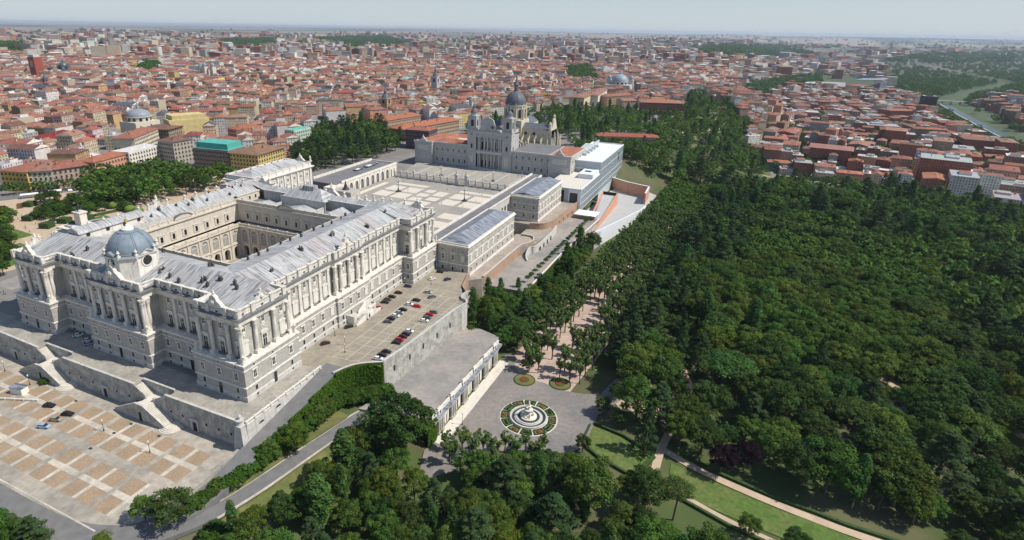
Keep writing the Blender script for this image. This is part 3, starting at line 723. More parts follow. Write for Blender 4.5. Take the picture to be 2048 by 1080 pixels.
# north wing
Q(ra, (ox1, oy0, zE), (nx1, ny0, zR), (nx0, ny0, zR), (ox0, oy0, zE)); Q(ra, (nx1, ny0, zR), (ix1, iy0, zI), (ix0, iy0, zI), (nx0, ny0, zR))
# west wing
Q(rb, (ox1, oy0, zE), (ox1, oy1, zE), (nx1, 138, zR), (nx1, ny0, zR)); Q(rb, (nx1, ny0, zR), (nx1, 138, zR), (ix1, 138, zI), (ix1, iy0, zI))
# east wing
rd = MB(); Q(rd, (ox0, oy0, zE), (nx0, ny0, zR), (nx0, 138, zR), (ox0, oy1, zE)); Q(rd, (nx0, ny0, zR), (ix0, iy0, zI), (ix0, 138, zI), (nx0, 138, zR))
# blocks that stand forward
def fwd_n(x0, x1):
    Q(ra, (x1, 4.0, zE), (x1, ny0-.1, zR+.02), (x0, ny0-.1, zR+.02), (x0, 4.0, zE))
    for x in (x0, x1): Q(ra, (x, 4.0, zE), (x, oy0, zE), (x, ny0, zR))
fwd_n(-24, -4.0); fwd_n(-88.5, -54.2); fwd_n(-139, -119)
def fwd_w(y0, y1):
    Q(rb, (-4.0, y0, zE+.015), (-4.0, y1, zE+.015), (nx1-.1, y1, zR+.03), (nx1-.1, y0, zR+.03))
    for y in (y0, y1): Q(rb, (-4.0, y, zE), (ox1, y, zE), (nx1, y, zR))
fwd_w(22.5, 27.5); fwd_w(126.5, 138)
Q(rb, (-4.0, 4.0, zE), (-4.0, 22.5, zE), (nx1, 22.5, zR), (nx1, 22, zR))
# low roof of the south range, and the sunk court in front of it
Q(rc, (-118, 137.8, zI), (-40, 137.8, zI), (-40, 143, 38.4), (-118, 143, 38.4)); Q(rc, (-118, 143, 38.4), (-40, 143, 38.4), (-40, 149, 35), (-118, 149, 35))
re1, re2 = MB(), MB()
Q(re1, (-40, 137.8, zI), (-24, 138, zR), (-24, 143, zR), (-40, 143, 38.4)); Q(re1, (-40, 143, 38.4), (-24, 143, zR), (-4, 150, zE), (-40, 150, zE)); Q(re1, (-4, 138, zE), (-4, 150, zE), (-24, 143, zR), (-24, 138, zR))
Q(re2, (-118, 137.8, zI), (-118, 143, 38.4), (-134, 143, zR), (-134, 138, zR)); Q(re2, (-118, 143, 38.4), (-118, 150, zE), (-139, 150, zE), (-134, 143, zR))
re1.build('roof', 'lead_across', PAL); re2.build('roof', 'lead_across', PAL)
rh = MB()
# hipped middle roof over the throne hall
hx0, hx1, hy0, hy1 = -99, -66, 131, 149
Q(rh, (hx1, hy0, 36.4), (-74, 139.5, 42.4), (-90, 139.5, 42.4), (hx0, hy0, 36.4)); Q(rh, (hx0, hy1, 35.4), (-90, 139.5, 42.4), (-74, 139.5, 42.4), (hx1, hy1, 35.4))
Q(rh, (hx1, hy0, 36.4), (hx1, hy1, 35.4), (-74, 139.5, 42.4)); Q(rh, (hx0, hy0, 36.4), (-90, 139.5, 42.4), (hx0, hy1, 35.4))
rh.box(-86, 137.5, 41, -78, 142, 43.6)
rh.build('hall_roof', 'lead_across', PAL)
# small roofs in the sunk court
def shed(x0, x1, y0, y1, z, h):
    q = MB(); Q(q, (x0, y0, z), (x0, y1, z), ((x0+x1)/2, y1, z+h), ((x0+x1)/2, y0, z+h)); Q(q, (x1, y0, z), ((x0+x1)/2, y0, z+h), ((x0+x1)/2, y1, z+h), (x1, y1, z)); q.build('court_roof', 'lead_along', PAL)
shed(-116, -98, 121, 130, 31.2, 2.2); shed(-92, -66, 120.5, 130.5, 31.5, 2.6); shed(-60, -46, 119.5, 133, 32.5, 3.0)
ra.build('roof', 'lead_across', PAL); rc.build('roof', 'lead_across', PAL); rb.build('roof', 'lead_along', PAL); rd.build('roof', 'lead_along', PAL)
mb = MB(); mb.box(-122, 118.9, 20, -40.6, 137.6, 30.6, 1)
mb.box(-118, 137.0, 28, -40, 137.8, 36.6); mb.box(-118, 136.8, 36.6, -40, 138, 37.0)
mb.box(-98, 130.6, 28, -64, 131, 37.4); mb.box(-60.4, 118.9, 30, -45.6, 119.4, 33.4)
mb.box(-65.6, 119.2, 30, -64.8, 131, 34.2); mb.box(-97.4, 119.2, 30, -96.6, 130, 33.6)
mb.build('service_court', ['plinth_stone', 'grey_felt'], PAL)
mb = MB(); mb.box(-122.4, 118.8, 28, -121.8, 137, 36.0); mb.box(-124, 118.8, 35.9, -121.4, 137.5, 36.3); mb.build('attic_wall', 'cream_stone', PAL)
for y in (122, 128.5, 133.5):
    WP['basement_window'].put(PAL, (-121.8, y, 32.2), nrot(W_))
# gutters round the courtyard
mb = MB()
for p, n in (((CX0, CY1), (1, 0)), ((CX1, CY1), (0, -1)), ((CX1, CY0), (-1, 0)), ((CX0, CY0), (0, 1))):
    F = frame(p, n); L = 78.5; mb.fbox(F, -3.6, L+3.6, -6.5 if n[1] == 1 else -3.6, -.85, 32.8, 33.2)
mb.build('roof_gutter', 'grey_felt', PAL)
mb = MB(); mb.box(ix1-.3, iy0, 33, ix1, 118, zI-.03); mb.box(ix0, iy0-.3, 33, ix1, iy0, zI-.03); mb.box(ix0, iy0, 33, ix0+.3, 118, zI-.03); mb.build('gutter_wall', 'plinth_stone', PAL)
# vaulted dormer house beside the dome
mb = MB()
F = frame((-100, 24), (0, -1))
pr = [(3.4*math.cos(math.pi*i/8), 40+2.2*math.sin(math.pi*i/8)) for i in range(9)]
mb.box(-133, 24, 36, -125.2, 58, 40.6, 0)
prof = [(-134, 40.4), (-133.2, 41.5), (-131, 42.5), (-129.2, 42.8), (-127.4, 42.5), (-125.2, 41.5), (-124.4, 40.4)]
mb.add([(x, 23.2, z) for x, z in prof]+[(x, 58.8, z) for x, z in prof], [(i, i+1, 8+i, 7+i) for i in range(6)]+[tuple(range(6, -1, -1)), tuple(range(7, 14))], 1)
for y in (28, 38, 47, 55): mb.add([(-125.12, y+1.1*math.cos(t*math.pi/5), 39.0+1.0*math.sin(t*math.pi/5)) for t in range(10)], [tuple(range(10))], 2)
mb.build('attic_vault', ['white_stone', 'lead_along', 'dark_hole'], PAL)
# ---- chimneys
def chimney_mb(k):
    mb = MB()
    if k == 0: mb.box(-.5, -.5, -1.5, .5, .5, 1.5); mb.box(-.65, -.65, 1.5, .65, .65, 1.7); mb.lathe((0, 0, 1.7), [(.3, 0), (.3, .5), (.5, .55), (0, .9)], 8)
    else:
        mb.box(-1.2, -.6, -1.5, 1.2, .6, 1.1); mb.box(-1.35, -.75, 1.1, 1.35, .75, 1.3)
        for x in (-.7, .7): mb.lathe((x, 0, 1.3), [(.32, 0), (.30, .9), (.5, .95), (.1, 1.4)], 8)
    return mb
CH = [Proto(chimney_mb(k).build('chimney', 'chimney_brick_and_shade', loc=(0, 0, 0))) for k in (0, 1)]
def roof_z(x, y):
    if y < iy0 and -132 < x < -24: return zE+(zR-zE)*(y-oy0)/(ny0-oy0) if y < ny0 else zR+(zI-zR)*(y-ny0)/(iy0-ny0)
    if x > ix1: return zE+(zR-zE)*(ox1-x)/(ox1-nx1) if x > nx1 else zR+(zI-zR)*(nx1-x)/(nx1-ix1)
    return zE+(zR-zE)*(x-ox0)/(nx0-ox0) if x < nx0 else zR+(zI-zR)*(x-nx0)/(ix0-nx0)
cps = []
for i in range(24): cps.append((rnd.uniform(-118, -30), rnd.choice([rnd.uniform(11, 20), rnd.uniform(24, 32)])))
for i in range(17): cps.append((rnd.uniform(-39, -34) if i % 4 else rnd.uniform(-22, -14), 36+i*5.7))
for i in range(18): cps.append((rnd.uniform(-137, -126), 28+i*6.0+rnd.uniform(-1, 1)))
for i in range(10): cps.append((-112+i*9, 146-rnd.uniform(0, 1)))
for x, y in ((-15, 15), (-18, 17), (-12, 19), (-27, 18), (-30, 14)): cps.append((x, y))
for i, (x, y) in enumerate(cps):
    if math.hypot(x+72, y-13) < 13: continue
    z = roof_z(x, y) if y < 138 else 36
    if x > -25 and y < 18: z = zE+(zR-zE)*min(y-4, -4-x)/18
    CH[1 if i % 4 == 0 else 0].put(PAL, (x, y, z), rnd.choice([0, math.pi/2]), rnd.uniform(.65, 1.0))
mb = MB(); mb.lathe((0, 0, 0), [(.14, 0), (.11, 7), (.07, 14), (.16, 14.1), (0, 14.4)], 7)
FL = Proto(mb.build('flagpole', 'white_paint'))
for x, y in ((-11, 70), (-11, 84)): FL.put(PAL, (x, y, 35))
# inner-parapet urn stacks
# ---- chapel dome
DX, DY = -72.0, 13.0; H = 9.1; S = 4.4; ZD = 44.6
octa = [(DX+S, DY-H), (DX-S, DY-H), (DX-H, DY-S), (DX-H, DY+S), (DX-S, DY+H), (DX+S, DY+H), (DX+H, DY+S), (DX+H, DY-S)]
mb = MB(); mb.sweep(octa, [(0, 33), (0, ZD)]); mb.sweep(octa, [(0, ZD), (.5, ZD+.2), (.8, ZD+.6), (.8, ZD+.9)])
DR = mb.build('drum', 'white_stone', PAL)
mb = MB(); mb.sweep(octa, [(.8, ZD+.9), (-1.0, ZD+1.3), (-1.2, ZD+1.7)])
for n in ((0, -1), (1, 0), (0, 1), (-1, 0)):
    F = frame((DX+n[0]*H-n[1]*0, DY+n[1]*H), n)
    mb.add([F(-5.2, .9, ZD+.3), F(0, .9, ZD+3.2), F(5.2, .9, ZD+.3), F(-5.2, -2, ZD+.3), F(0, -2.5, ZD+3.2), F(5.2, -2, ZD+.3)], [(0, 1, 4, 3), (1, 2, 5, 4)], 0)
    mb.add([F(-5.2, .9, ZD), F(0, .9, ZD+2.9), F(5.2, .9, ZD), F(-5.2, .9, ZD+.35), F(0, .9, ZD+3.25), F(5.2, .9, ZD+.35)], [(0, 1, 4, 3), (1, 2, 5, 4)], 1)
    mb.add([F(-5.2, .2, ZD), F(0, .2, ZD+2.95), F(5.2, .2, ZD)], [(0, 1, 2)], 1)
mb.build('drum_pediment', ['dome_lead', 'white_stone'], PAL)
for n in ((0, -1), (1, 0)):
    mb = MB(); F = frame((DX+n[0]*H, DY+n[1]*H), n); c = 20
    mb.add([F(2.1*math.cos(2*math.pi*i/c), .12, 42.6+2.1*math.sin(2*math.pi*i/c)) for i in range(c)], [tuple(range(c))], 1)
    for i in range(c):
        a, b = 2*math.pi*i/c, 2*math.pi*(i+1)/c
        q = [(2.1, a), (2.1, b), (2.6, b), (2.6, a)]
        mb.hexa([F(r*math.cos(t), .0, 42.6+r*math.sin(t)) for r, t in q]+[F(r*math.cos(t), .35, 42.6+r*math.sin(t)) for r, t in q], 0)
    for t in (-1.0, 0, 1.0): mb.fbox(F, t-.06, t+.06, .1, .2, 40.7, 44.5, 2); mb.fbox(F, -2, 2, .1, .2, 42.6+t-.06, 42.6+t+.06, 2)
    mb.build('oculus', ['white_stone', 'dark_glass', 'iron'], PAL)
prof = [(9.0*math.cos(t*math.pi/2*.86/12), ZD+1.4+8.6*math.sin(t*math.pi/2*.86/12)/math.sin(math.pi/2*.86)) for t in range(13)]
mb = MB(); mb.lathe((DX, DY, 0), prof, 40)
DM = mb.build('dome', 'dome_lead', PAL, smooth=True)
mb = MB()
for k in range(8):
    for off in (-.045, .045):
        a = math.pi/8+k*math.pi/4+off
        pts = [((r+.12)*math.cos(a)+DX, (r+.12)*math.sin(a)+DY, z) for r, z in prof]
        for p, q in zip(pts, pts[1:]): mb.tube(p, q, .13, .13, 4)
mb.lathe((DX, DY, 0), [(9.15, ZD+1.2), (9.3, ZD+1.5), (9.1, ZD+1.9)], 40); mb.lathe((DX, DY, 0), [(prof[10][0]+.1, prof[10][1]-.1), (prof[10][0]+.25, prof[10][1]+.15), (prof[10][0], prof[10][1]+.3)], 32)
mb.build('dome_rib', 'dome_lead', DM)
mb = MB(); zt = prof[-1][1]; mb.lathe((DX, DY, zt), [(2.1, -.3), (2.4, 0), (2.4, .5), (1.9, 1.0), (1.2, 1.3), (.6, 1.6), (.5, 2.2), (.15, 2.4), (.12, 3.1)], 18)
for k in range(6): a = k*math.pi/3; mb.lathe((DX+1.5*math.cos(a), DY+1.5*math.sin(a), zt+.8), [(.3, 0), (.35, .5), (.0, .9)], 6)
LN = mb.build('lantern', 'white_paint', DM, smooth=True)
mb = MB(); mb.lathe((DX, DY, zt+3.0), [(.05, 0), (.6, .25), (.85, .8), (.6, 1.4), (.05, 1.7)], 14); mb.box(DX-.06, DY-.06, zt+4.7, DX+.06, DY+.06, zt+6.2); mb.box(DX-.4, DY-.05, zt+5.4, DX+.4, DY+.05, zt+5.55)
mb.build('gilded_ball', 'gold', DM, smooth=True)
for i, (x, y) in enumerate(octa): URN.put(PAL, (DX+(x-DX)*.97, DY+(y-DY)*.97, ZD+.6), 0, .85)
# ---- the wing that stands out at the south-east
SE = [(-150, 160), (-176, 160), (-176, 222), (-150, 222)]
mb = MB(); mb.sweep(SE, [(0, -4), (0, 31)]); mb.sweep([(-143, 140), (-160, 140), (-160, 162), (-143, 162)], [(0, 0), (0, 34)]); mb.build('side_wing_wall', 'pale_stone', PAL)
mb = MB(); mb.sweep(SE, [(0, 30.4), (.8, 31.2), (1.6, 32.0), (1.6, 32.5), (-.2, 32.9), (-.2, 35.2), (.1, 35.3), (.1, 35.7), (-.9, 35.7), (-.9, 33)])
for i in range(9):
    y = 162+i*7.2; mb.box(-150.9, y-.6, 32.9, -149.8, y+.6, 36.1); mb.box(-176.2, y-.6, 32.9, -175.1, y+.6, 36.1); mb.box(-150.1, y-.75, 14.2, -149.3, y+.75, 30.8)
mb.box(-150.2, 160, 13.6, -149.2, 222, 14.4)
mb.build('side_wing_cornice', 'white_stone', PAL)
mb = MB(); Q(mb, (-151, 161, 34.5), (-151, 221, 34.5), (-163, 212, 38.5), (-163, 172, 38.5)); Q(mb, (-175, 161, 34.5), (-163, 172, 38.5), (-163, 212, 38.5), (-175, 221, 34.5)); Q(mb, (-151, 161, 34.5), (-163, 172, 38.5), (-175, 161, 34.5)); Q(mb, (-151, 221, 34.5), (-175, 221, 34.5), (-163, 212, 38.5))
Q(mb, (-143, 141, 34.2), (-160, 141, 34.2), (-160, 165, 35.2), (-143, 165, 35.2))
mb.build('side_wing_roof', 'lead_along', PAL)
for i in range(8):
    y = 165.6+i*7.2
    WP['balcony_window'].put(PAL, (-150, y, 15), nrot(W_), .95); WP['attic_window'].put(PAL, (-150, y, 25.8), nrot(W_)); WP['mezzanine_window'].put(PAL, (-150, y, 8), nrot(W_))
CREST.put(PAL, (-160, 221, 35.5), 0, .9); STAT.put(PAL, (-150.4, 221.4, 35.7), 0, 1.2)
# ---- double stair on the west front
t = thing('entrance_staircase', 'pale stone double staircase rising to the palace door from the car park', 'staircase')
mb = MB()
X0, X1 = -5.5, 1.6
mb.box(X0, 70, 0, X1-2.4, 88, 3.0); 
for sgn, y0 in ((1, 79), (-1, 79)):
    for i in range(10):
        a = y0+sgn*(3.2+i*.72); b = a+sgn*.72; mb.box(X1-2.4, min(a, b), 0, X1-.5, max(a, b), 3.0-.28*(i+1)+.0)
mb.box(X1-2.4, 75.8, 0, X1-.5, 82.2, 3.0)
for i in range(8): mb.box(X0+.1, 70.5+i*.75+5, 2.9, X0+2.6, 71.25+i*.75+5, 3.2+.32*i)
mb.box(X0+.1, 81.5, 2.9, X0+2.6, 86, 5.8)
mb.build('flight', 'plinth_stone', t)
mb = MB()
for sgn in (1, -1):
    p = [(79+sgn*3.2, 4.0), (79+sgn*10.6, 1.2)]; mb.hexa([(X1-.5, 79, 0), (X1-.1, 79, 0), (X1-.1, p[1][0], 0), (X1-.5, p[1][0], 0), (X1-.5, 79, 4.0), (X1-.1, 79, 4.0), (X1-.1, p[1][0], 1.1), (X1-.5, p[1][0], 1.1)])
mb.box(X0, 69.6, 0, X1-2.6, 70.0, 4.1); mb.box(X0, 88, 0, X1-2.6, 88.4, 4.1); mb.box(X1-2.8, 70, 3, X1-2.4, 75.6, 4.0); mb.box(X1-2.8, 82.4, 3, X1-2.4, 88, 4.0)
mb.hexa([(X0+2.6, 75.5, 3), (X0+3, 75.5, 3), (X0+3, 81.5, 3), (X0+2.6, 81.5, 3), (X0+2.6, 75.5, 4), (X0+3, 75.5, 4), (X0+3, 81.5, 6.8), (X0+2.6, 81.5, 6.8)]); mb.box(X0+2.6, 81.5, 3, X0+3, 86.4, 6.8)
mb.build('stair_parapet', 'white_stone', t)
mb = MB()
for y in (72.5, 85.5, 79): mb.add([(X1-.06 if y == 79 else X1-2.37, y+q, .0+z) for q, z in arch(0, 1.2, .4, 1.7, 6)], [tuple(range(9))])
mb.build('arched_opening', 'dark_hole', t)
# ================================================================ terrace walls and stairs of the north square
def wall_mb(pts, z0, z1, th=.6, cap=.25, m=0, mc=1, batter=.0):
    """a wall along points, its face on the left of travel; z0, z1 numbers or lists"""
    mb = MB(); n = len(pts)
    for i in range(n-1):
        a = Vector(pts[i][:2]); b = Vector(pts[i+1][:2]); d = (b-a).normalized(); nn = Vector((-d.y, d.x))
        za = z1[i] if isinstance(z1, (list, tuple)) else z1; zb = z1[i+1] if isinstance(z1, (list, tuple)) else z1
        qa = z0[i] if isinstance(z0, (list, tuple)) else z0; qb = z0[i+1] if isinstance(z0, (list, tuple)) else z0
        def pt(p, o, z): return (p.x+nn.x*o, p.y+nn.y*o, z)
        bt = batter
        mb.hexa([pt(a, bt, qa), pt(b, bt, qb), pt(b, -th, qb), pt(a, -th, qa), pt(a, 0, za), pt(b, 0, zb), pt(b, -th, zb), pt(a, -th, za)], m)
        if cap: mb.hexa([pt(a, .15, za), pt(b, .15, zb), pt(b, -th-.15, zb), pt(a, -th-.15, za), pt(a, .15, za+cap), pt(b, .15, zb+cap), pt(b, -th-.15, zb+cap), pt(a, -th-.15, za+cap)], mc)
    return mb
ov = MB(); ov.lathe((0, 0, 0), [(0, 0)], 3) if 0 else None
ov = MB(); ov.add([(.62*math.cos(t*math.pi/7), .10, .85*math.sin(t*math.pi/7)) for t in range(14)], [tuple(range(14))], 1)
for t in range(14):
    a, b = t*math.pi/7, (t+1)*math.pi/7
    q = [(.62, .85, a), (.62, .85, b), (.95, 1.2, b), (.95, 1.2, a)]
    ov.hexa([(x*math.cos(g), -.1, y*math.sin(g)) for x, y, g in q]+[(x*math.cos(g), .22, y*math.sin(g)) for x, y, g in q], 0)
OVAL = Proto(ov.build('oval_window', ['plinth_stone', 'dark_hole']))
nm = MB(); o = arch(0, 1.9, 0, 3.0); 
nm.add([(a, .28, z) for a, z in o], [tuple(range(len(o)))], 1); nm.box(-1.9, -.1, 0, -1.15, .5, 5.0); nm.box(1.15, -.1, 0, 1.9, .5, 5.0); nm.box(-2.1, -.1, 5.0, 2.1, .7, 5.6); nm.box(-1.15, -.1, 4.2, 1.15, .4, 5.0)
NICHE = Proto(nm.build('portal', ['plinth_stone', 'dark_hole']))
TWA = [(6.2, -11.6), (-31, -12)]; TWB = [(-48, -12.2), (-70, -12.4), (-93, -12.5)]; TWC = [(-111, -12.0), (-141, -11.3), (-200, -9.4)]
for nm_, pts, lab in (('terrace_wall', TWA, 'rough terrace retaining wall between the corner turret and first staircase'), ('terrace_wall', TWB, 'long rough retaining wall between the two double staircases'), ('terrace_wall', TWC, 'rough retaining wall beyond the second staircase with oval windows')):
    t = thing(nm_, lab, 'retaining wall', group='terrace retaining walls')
    wall_mb(pts, -10.6, 1.0, .7, .25, batter=.5).build('wall', ['rubble_wall', 'plinth_stone'], t)
    mb = MB()
    for a, b in zip(pts, pts[1:]):
        d = Vector(b)-Vector(a); L = d.length; d.normalize(); nn = (-d.y, d.x); ang = nrot(nn); k = int(L/6.2)
        for i in range(k):
            s = (i+.5)*L/k; p = (a[0]+d.x*s+nn[0]*.3, a[1]+d.y*s+nn[1]*.3)
            if (i == k//2 and pts is not TWB) or (pts is TWB and a == TWB[0] and i == 2): NICHE.put(t, (*p, -10), ang)
            else: OVAL.put(t, (*p, -5.2), ang)
# corner turret
t = thing('corner_turret', 'round stone turret with a dark finial at the terrace corner', 'turret', (8.2, -12.4, -9.8))
mb = MB(); mb.hexa([(-2.6, -1.6, -1), (3.0, -1.8, -1), (2.4, 2.2, -1), (-2, 2.2, -1), (-1.5, -.9, 10.2), (1.5, -.9, 10.2), (1.5, 2, 10.2), (-1.5, 2, 10.2)]); mb.box(-1.8, -1.2, 10.2, 1.8, 2.2, 10.6)
mb.build('pier', 'plinth_stone', t)
mb = MB(); mb.lathe((0, .5, 10.6), [(1.5, 0), (1.35, .2), (1.3, 1.6), (1.6, 1.8), (1.6, 2.1), (.5, 2.3), (.4, 2.8), (.7, 3.3), (.3, 4.0), (0, 4.2)], 16); mb.build('urn', 'plinth_stone', t, smooth=True)
# balustraded wall beside the ramp
t = thing('ramp_balustrade_wall', 'pale balustraded wall between the terrace and the ramp road', 'wall')
RB = [(10.2, -11.0), (10.0, 8), (9.8, 30.5)]
wall_mb(RB[::-1], [-1, -5, -8], [.2, .2, .2], .6, .2, batter=.25).build('wall', ['plinth_stone', 'white_stone'], t)
mb = MB()
for i in range(11):
    y = -10.6+i*4.1; mb.box(9.4, y-.4, .35, 10.4, y+.4, 1.75)
    if i < 10:
        mb.box(9.55, y+.4, 1.35, 10.3, y+3.7, 1.6)
        for j in range(8): mb.box(9.8, y+.65+j*.41, .35, 10.05, y+.83+j*.41, 1.35)
mb.build('balustrade', 'white_stone', t)
mb = MB()
for y, z in ((-4, -3), (5, -1.8)): mb.add([(10.33, y+1.3*math.cos(math.pi*k/8), z+.9*math.sin(math.pi*k/8)) for k in range(9)], [tuple(range(9))])
mb.build('lunette', 'dark_hole', t)
# the two double staircases
def stair(xc, yw, lab):
    t = thing('double_staircase', lab, 'staircase', (xc, yw, 0), 0, 'double staircases to the terrace')
    mb = MB()      # local: -y is towards the square, the main flight goes down towards +x
    def step(x0, x1, y0, y1, z0, z1):
        mb.box(x0, y0, z0, x1, y1, z1-.05, 1); mb.box(x0, y0, z1-.05, x1, y1, z1, 0)
    for i in range(13): step(-9.2+i*.5, -9.2+(i+1)*.5, .1, 4.1, -6, -.26*(i+1))
    step(-2.8, 2.0, -4.8, 4.2, -10.5, -3.5); step(2.0, 8.4, .1, 4.2, -10, -3.5)
    k = 21
    for i in range(k): step(2.0+i*.6, 2.0+(i+1)*.6, -4.7, -.4, -10.5, -3.5-.30*(i+1))
    for i in range(4): mb.lathe((2.0+k*.6-1.4, -2.5, -9.95), [(4.6-i*.6, 0), (4.6-i*.6, .26*(i+1)-.02)], 18)
    for i in range(k): step(-2.8-(i+1)*.62, -2.8-i*.62, -4.7, -2.0, -10.5, -3.5-.30*(i+1))
    mb.build('flight', ['pale_slab', 'rubble_wall'], t)
    mb = MB()
    def para(x0, z0, x1, z1, y0, y1, h=.95):
        a, b = (x0, z0), (x1, z1)
        mb.hexa([(x0, y0, -10.4), (x1, y0, -10.4), (x1, y1, -10.4), (x0, y1, -10.4), (x0, y0, z0+h), (x1, y0, z1+h), (x1, y1, z1+h), (x0, y1, z0+h)], 0)
        mb.hexa([(x0, y0-.15, z0+h), (x1, y0-.15, z1+h), (x1, y1+.15, z1+h), (x0, y1+.15, z0+h), (x0, y0-.15, z0+h+.2), (x1, y0-.15, z1+h+.2), (x1, y1+.15, z1+h+.2), (x0, y1+.15, z0+h+.2)], 1)
    e = 2.0+k*.6
    para(-2.8, -3.5, 2.0, -3.5, -5.3, -4.8); para(2.0, -3.5, e-2.2, -9.0, -5.3, -4.8); para(-2.8-k*.62, -9.8, -2.8, -3.5, -5.3, -4.8)
    para(2.4, -3.4, e-3, -8.6, -.42, -.05, .75)
    mb.hexa([(8.5, 4.2, -4), (-9.4, 4.2, -6), (-9.4, 4.7, -6), (8.5, 4.7, -4), (8.5, 4.2, 1.0), (-9.4, 4.2, 1.0), (-9.4, 4.7, 1.0), (8.5, 4.7, 1.0)], 0); mb.box(-9.6, 4.05, 1.0, 8.7, 4.85, 1.2, 1)
    mb.hexa([(-9.2, -.3, -6), (-2.6, -.3, -6), (-2.6, .1, -6), (-9.2, .1, -6), (-9.2, -.3, 1.0), (-2.6, -.3, -2.4), (-2.6, .1, -2.4), (-9.2, .1, 1.0)], 0)
    mb.hexa([(2.2, -.3, -6), (8.6, -.3, -6), (8.6, .1, -6), (2.2, .1, -6), (2.2, -.3, -2.4), (8.6, -.3, 1.0), (8.6, .1, 1.0), (2.2, .1, -2.4)], 0)
    for q in (-2.9, 2.1): mb.box(q-.45, -.6, -4, q+.45, .4, -1.9, 1)
    mb.build('stair_parapet', ['rubble_wall', 'plinth_stone'], t)
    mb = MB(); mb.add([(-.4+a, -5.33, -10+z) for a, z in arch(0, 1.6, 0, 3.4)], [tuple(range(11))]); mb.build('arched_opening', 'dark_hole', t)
stair(-39.0, -12.1, 'double stone staircase nearest the corner turret, down to the square')
stair(-102.0, -12.2, 'double stone staircase farther from the turret, dry bush at its foot')
# ================================================================ car-park wall, ivy, orange end wall
t = thing('parking_retaining_wall', 'tall pale rubble wall holding up the car park, small slit windows', 'retaining wall')
wall_mb([(37.4, 110), (36.4, 104), (34.4, 80), (33, 60), (31, 46.5)][::-1][::-1], -24, .95, .9, .25, batter=.5).build('wall', ['rubble_wall', 'plinth_stone'], t)
mb = MB()
for y in (53, 64, 75, 87, 99):
    x = float(np.interp(y, [46.5, 60, 80, 104], [31.0, 33, 34.4, 36.4]))+.33
    mb.box(x-.3, y-.45, -6.8, x+.06, y+.45, -4.2, 0)
mb.build('slit_window', 'dark_hole', t)['kind'] = 'stuff'
t = thing('curved_parapet_wall', 'low curved stone parapet at the far corner of the car park', 'wall')
pts = smooth([(37.4, 110), (38.4, 114), (36.5, 117.3), (33.8, 118.4), (32.4, 121), (32.6, 125), (34.5, 128.5)], 5)
wall_mb(pts[::-1], -14, 1.2, .7, .2).build('wall', ['pale_stone', 'plinth_stone'], t)
t = thing('curved_parking_wall', 'low curved stone parapet above the ivy at the near end of the car park', 'wall')
pts = smooth([(17.3, 30), (18.6, 34), (21, 38.6), (25, 42.4), (31, 46.3)], 5)
wall_mb(pts[::-1], -15, .75, .6, .2, ).build('wall', ['rubble_wall', 'plinth_stone'], t)
t = thing('brick_end_wall', 'orange brick wall stepping down beside the car park entrance', 'wall')
wall_mb([(22.5, 150), (27, 133), (33, 126)], -20, [.9, .9, 1.2], .6, .2).build('wall', ['brick_wall', 'brick_wall'], t)
# ================================================================ colonnade below the middle terrace
t = thing('colonnade', 'long pale colonnaded front of paired columns below the gravel terrace', 'colonnade')
CXx = 59.6; zb = FZ+.3; zt = -12.9
F = frame((CXx, 106), (1, 0)); L = 68
mb = MB(); mb.fbox(F, -1, L+1, -1.2, 0, zb-2, zt-1.9, 0)
for i in range(27): mb.fbox(F, i*2.6-.5, i*2.6+.9, -.05, .18, zb+.4+ (0), zb+6.6, 0)
mb.build('wall', 'white_stone', t)
mb = MB(); mb.fbox(F, -1.2, L+1.2, -.2, 1.7, zt-2.2, zt-1.3); mb.fbox(F, -1.4, L+1.4, -1.2, 2.1, zt-1.3, zt-.9, 1); mb.fbox(F, -1, L+1, -.4, .2, zt-.9, zt+.6); mb.fbox(F, -1.1, L+1.1, -.6, .35, zt+.6, zt+.85)
mb.build('entablature', ['white_stone', 'annex_roof'], t)
mb = MB(); mb.box(-.7, -.7, 0, .7, .7, 1.0); mb.lathe((0, 0, 1), [(.58, 0), (.5, .4), (.52, 2)]+[(.66 if k % 2 else .52, 2+k*.5) for k in range(1, 8)]+[(.5, 6), (.62, 6.3)], 12); mb.box(-.75, -.75, 7.2, .75, .75, 7.7)
cpz = Proto(mb.build('column', 'grey_stone', smooth=True))
mb = MB(); mb.box(-1.6, -.6, 0, 1.6, .6, 1.9); mb.box(-1.8, -.8, 1.9, 1.8, .8, 2.2); mb.box(-.5, .5, .3, .5, .64, 1.6, 1); mb.box(-1.3, -.3, 2.2, 1.3, .3, 2.9)
ped = Proto(mb.build('pedestal', ['white_stone', 'dark_hole']))
for k in range(6):
    a0 = 5+k*11.6
    for q in (-1.7, 0, 1.7): cpz.put(t, F(a0+q, 1.0, zb), 0)
    ped.put(t, F(a0, .2, zt-.9), nrot((1, 0)))
mb = MB()
for k in range(7):
    a0 = 5+k*11.6-5.8
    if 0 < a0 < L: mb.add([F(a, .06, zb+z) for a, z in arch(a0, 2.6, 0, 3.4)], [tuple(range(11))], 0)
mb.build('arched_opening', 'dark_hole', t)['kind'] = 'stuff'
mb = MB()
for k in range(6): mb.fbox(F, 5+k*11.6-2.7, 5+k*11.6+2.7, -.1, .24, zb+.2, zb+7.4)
mb.build('bay_shade_panel', 'chimney_brick_and_shade', t)['kind'] = 'stuff'  # dark raised panels, coloured as the shade of a recess behind the columns
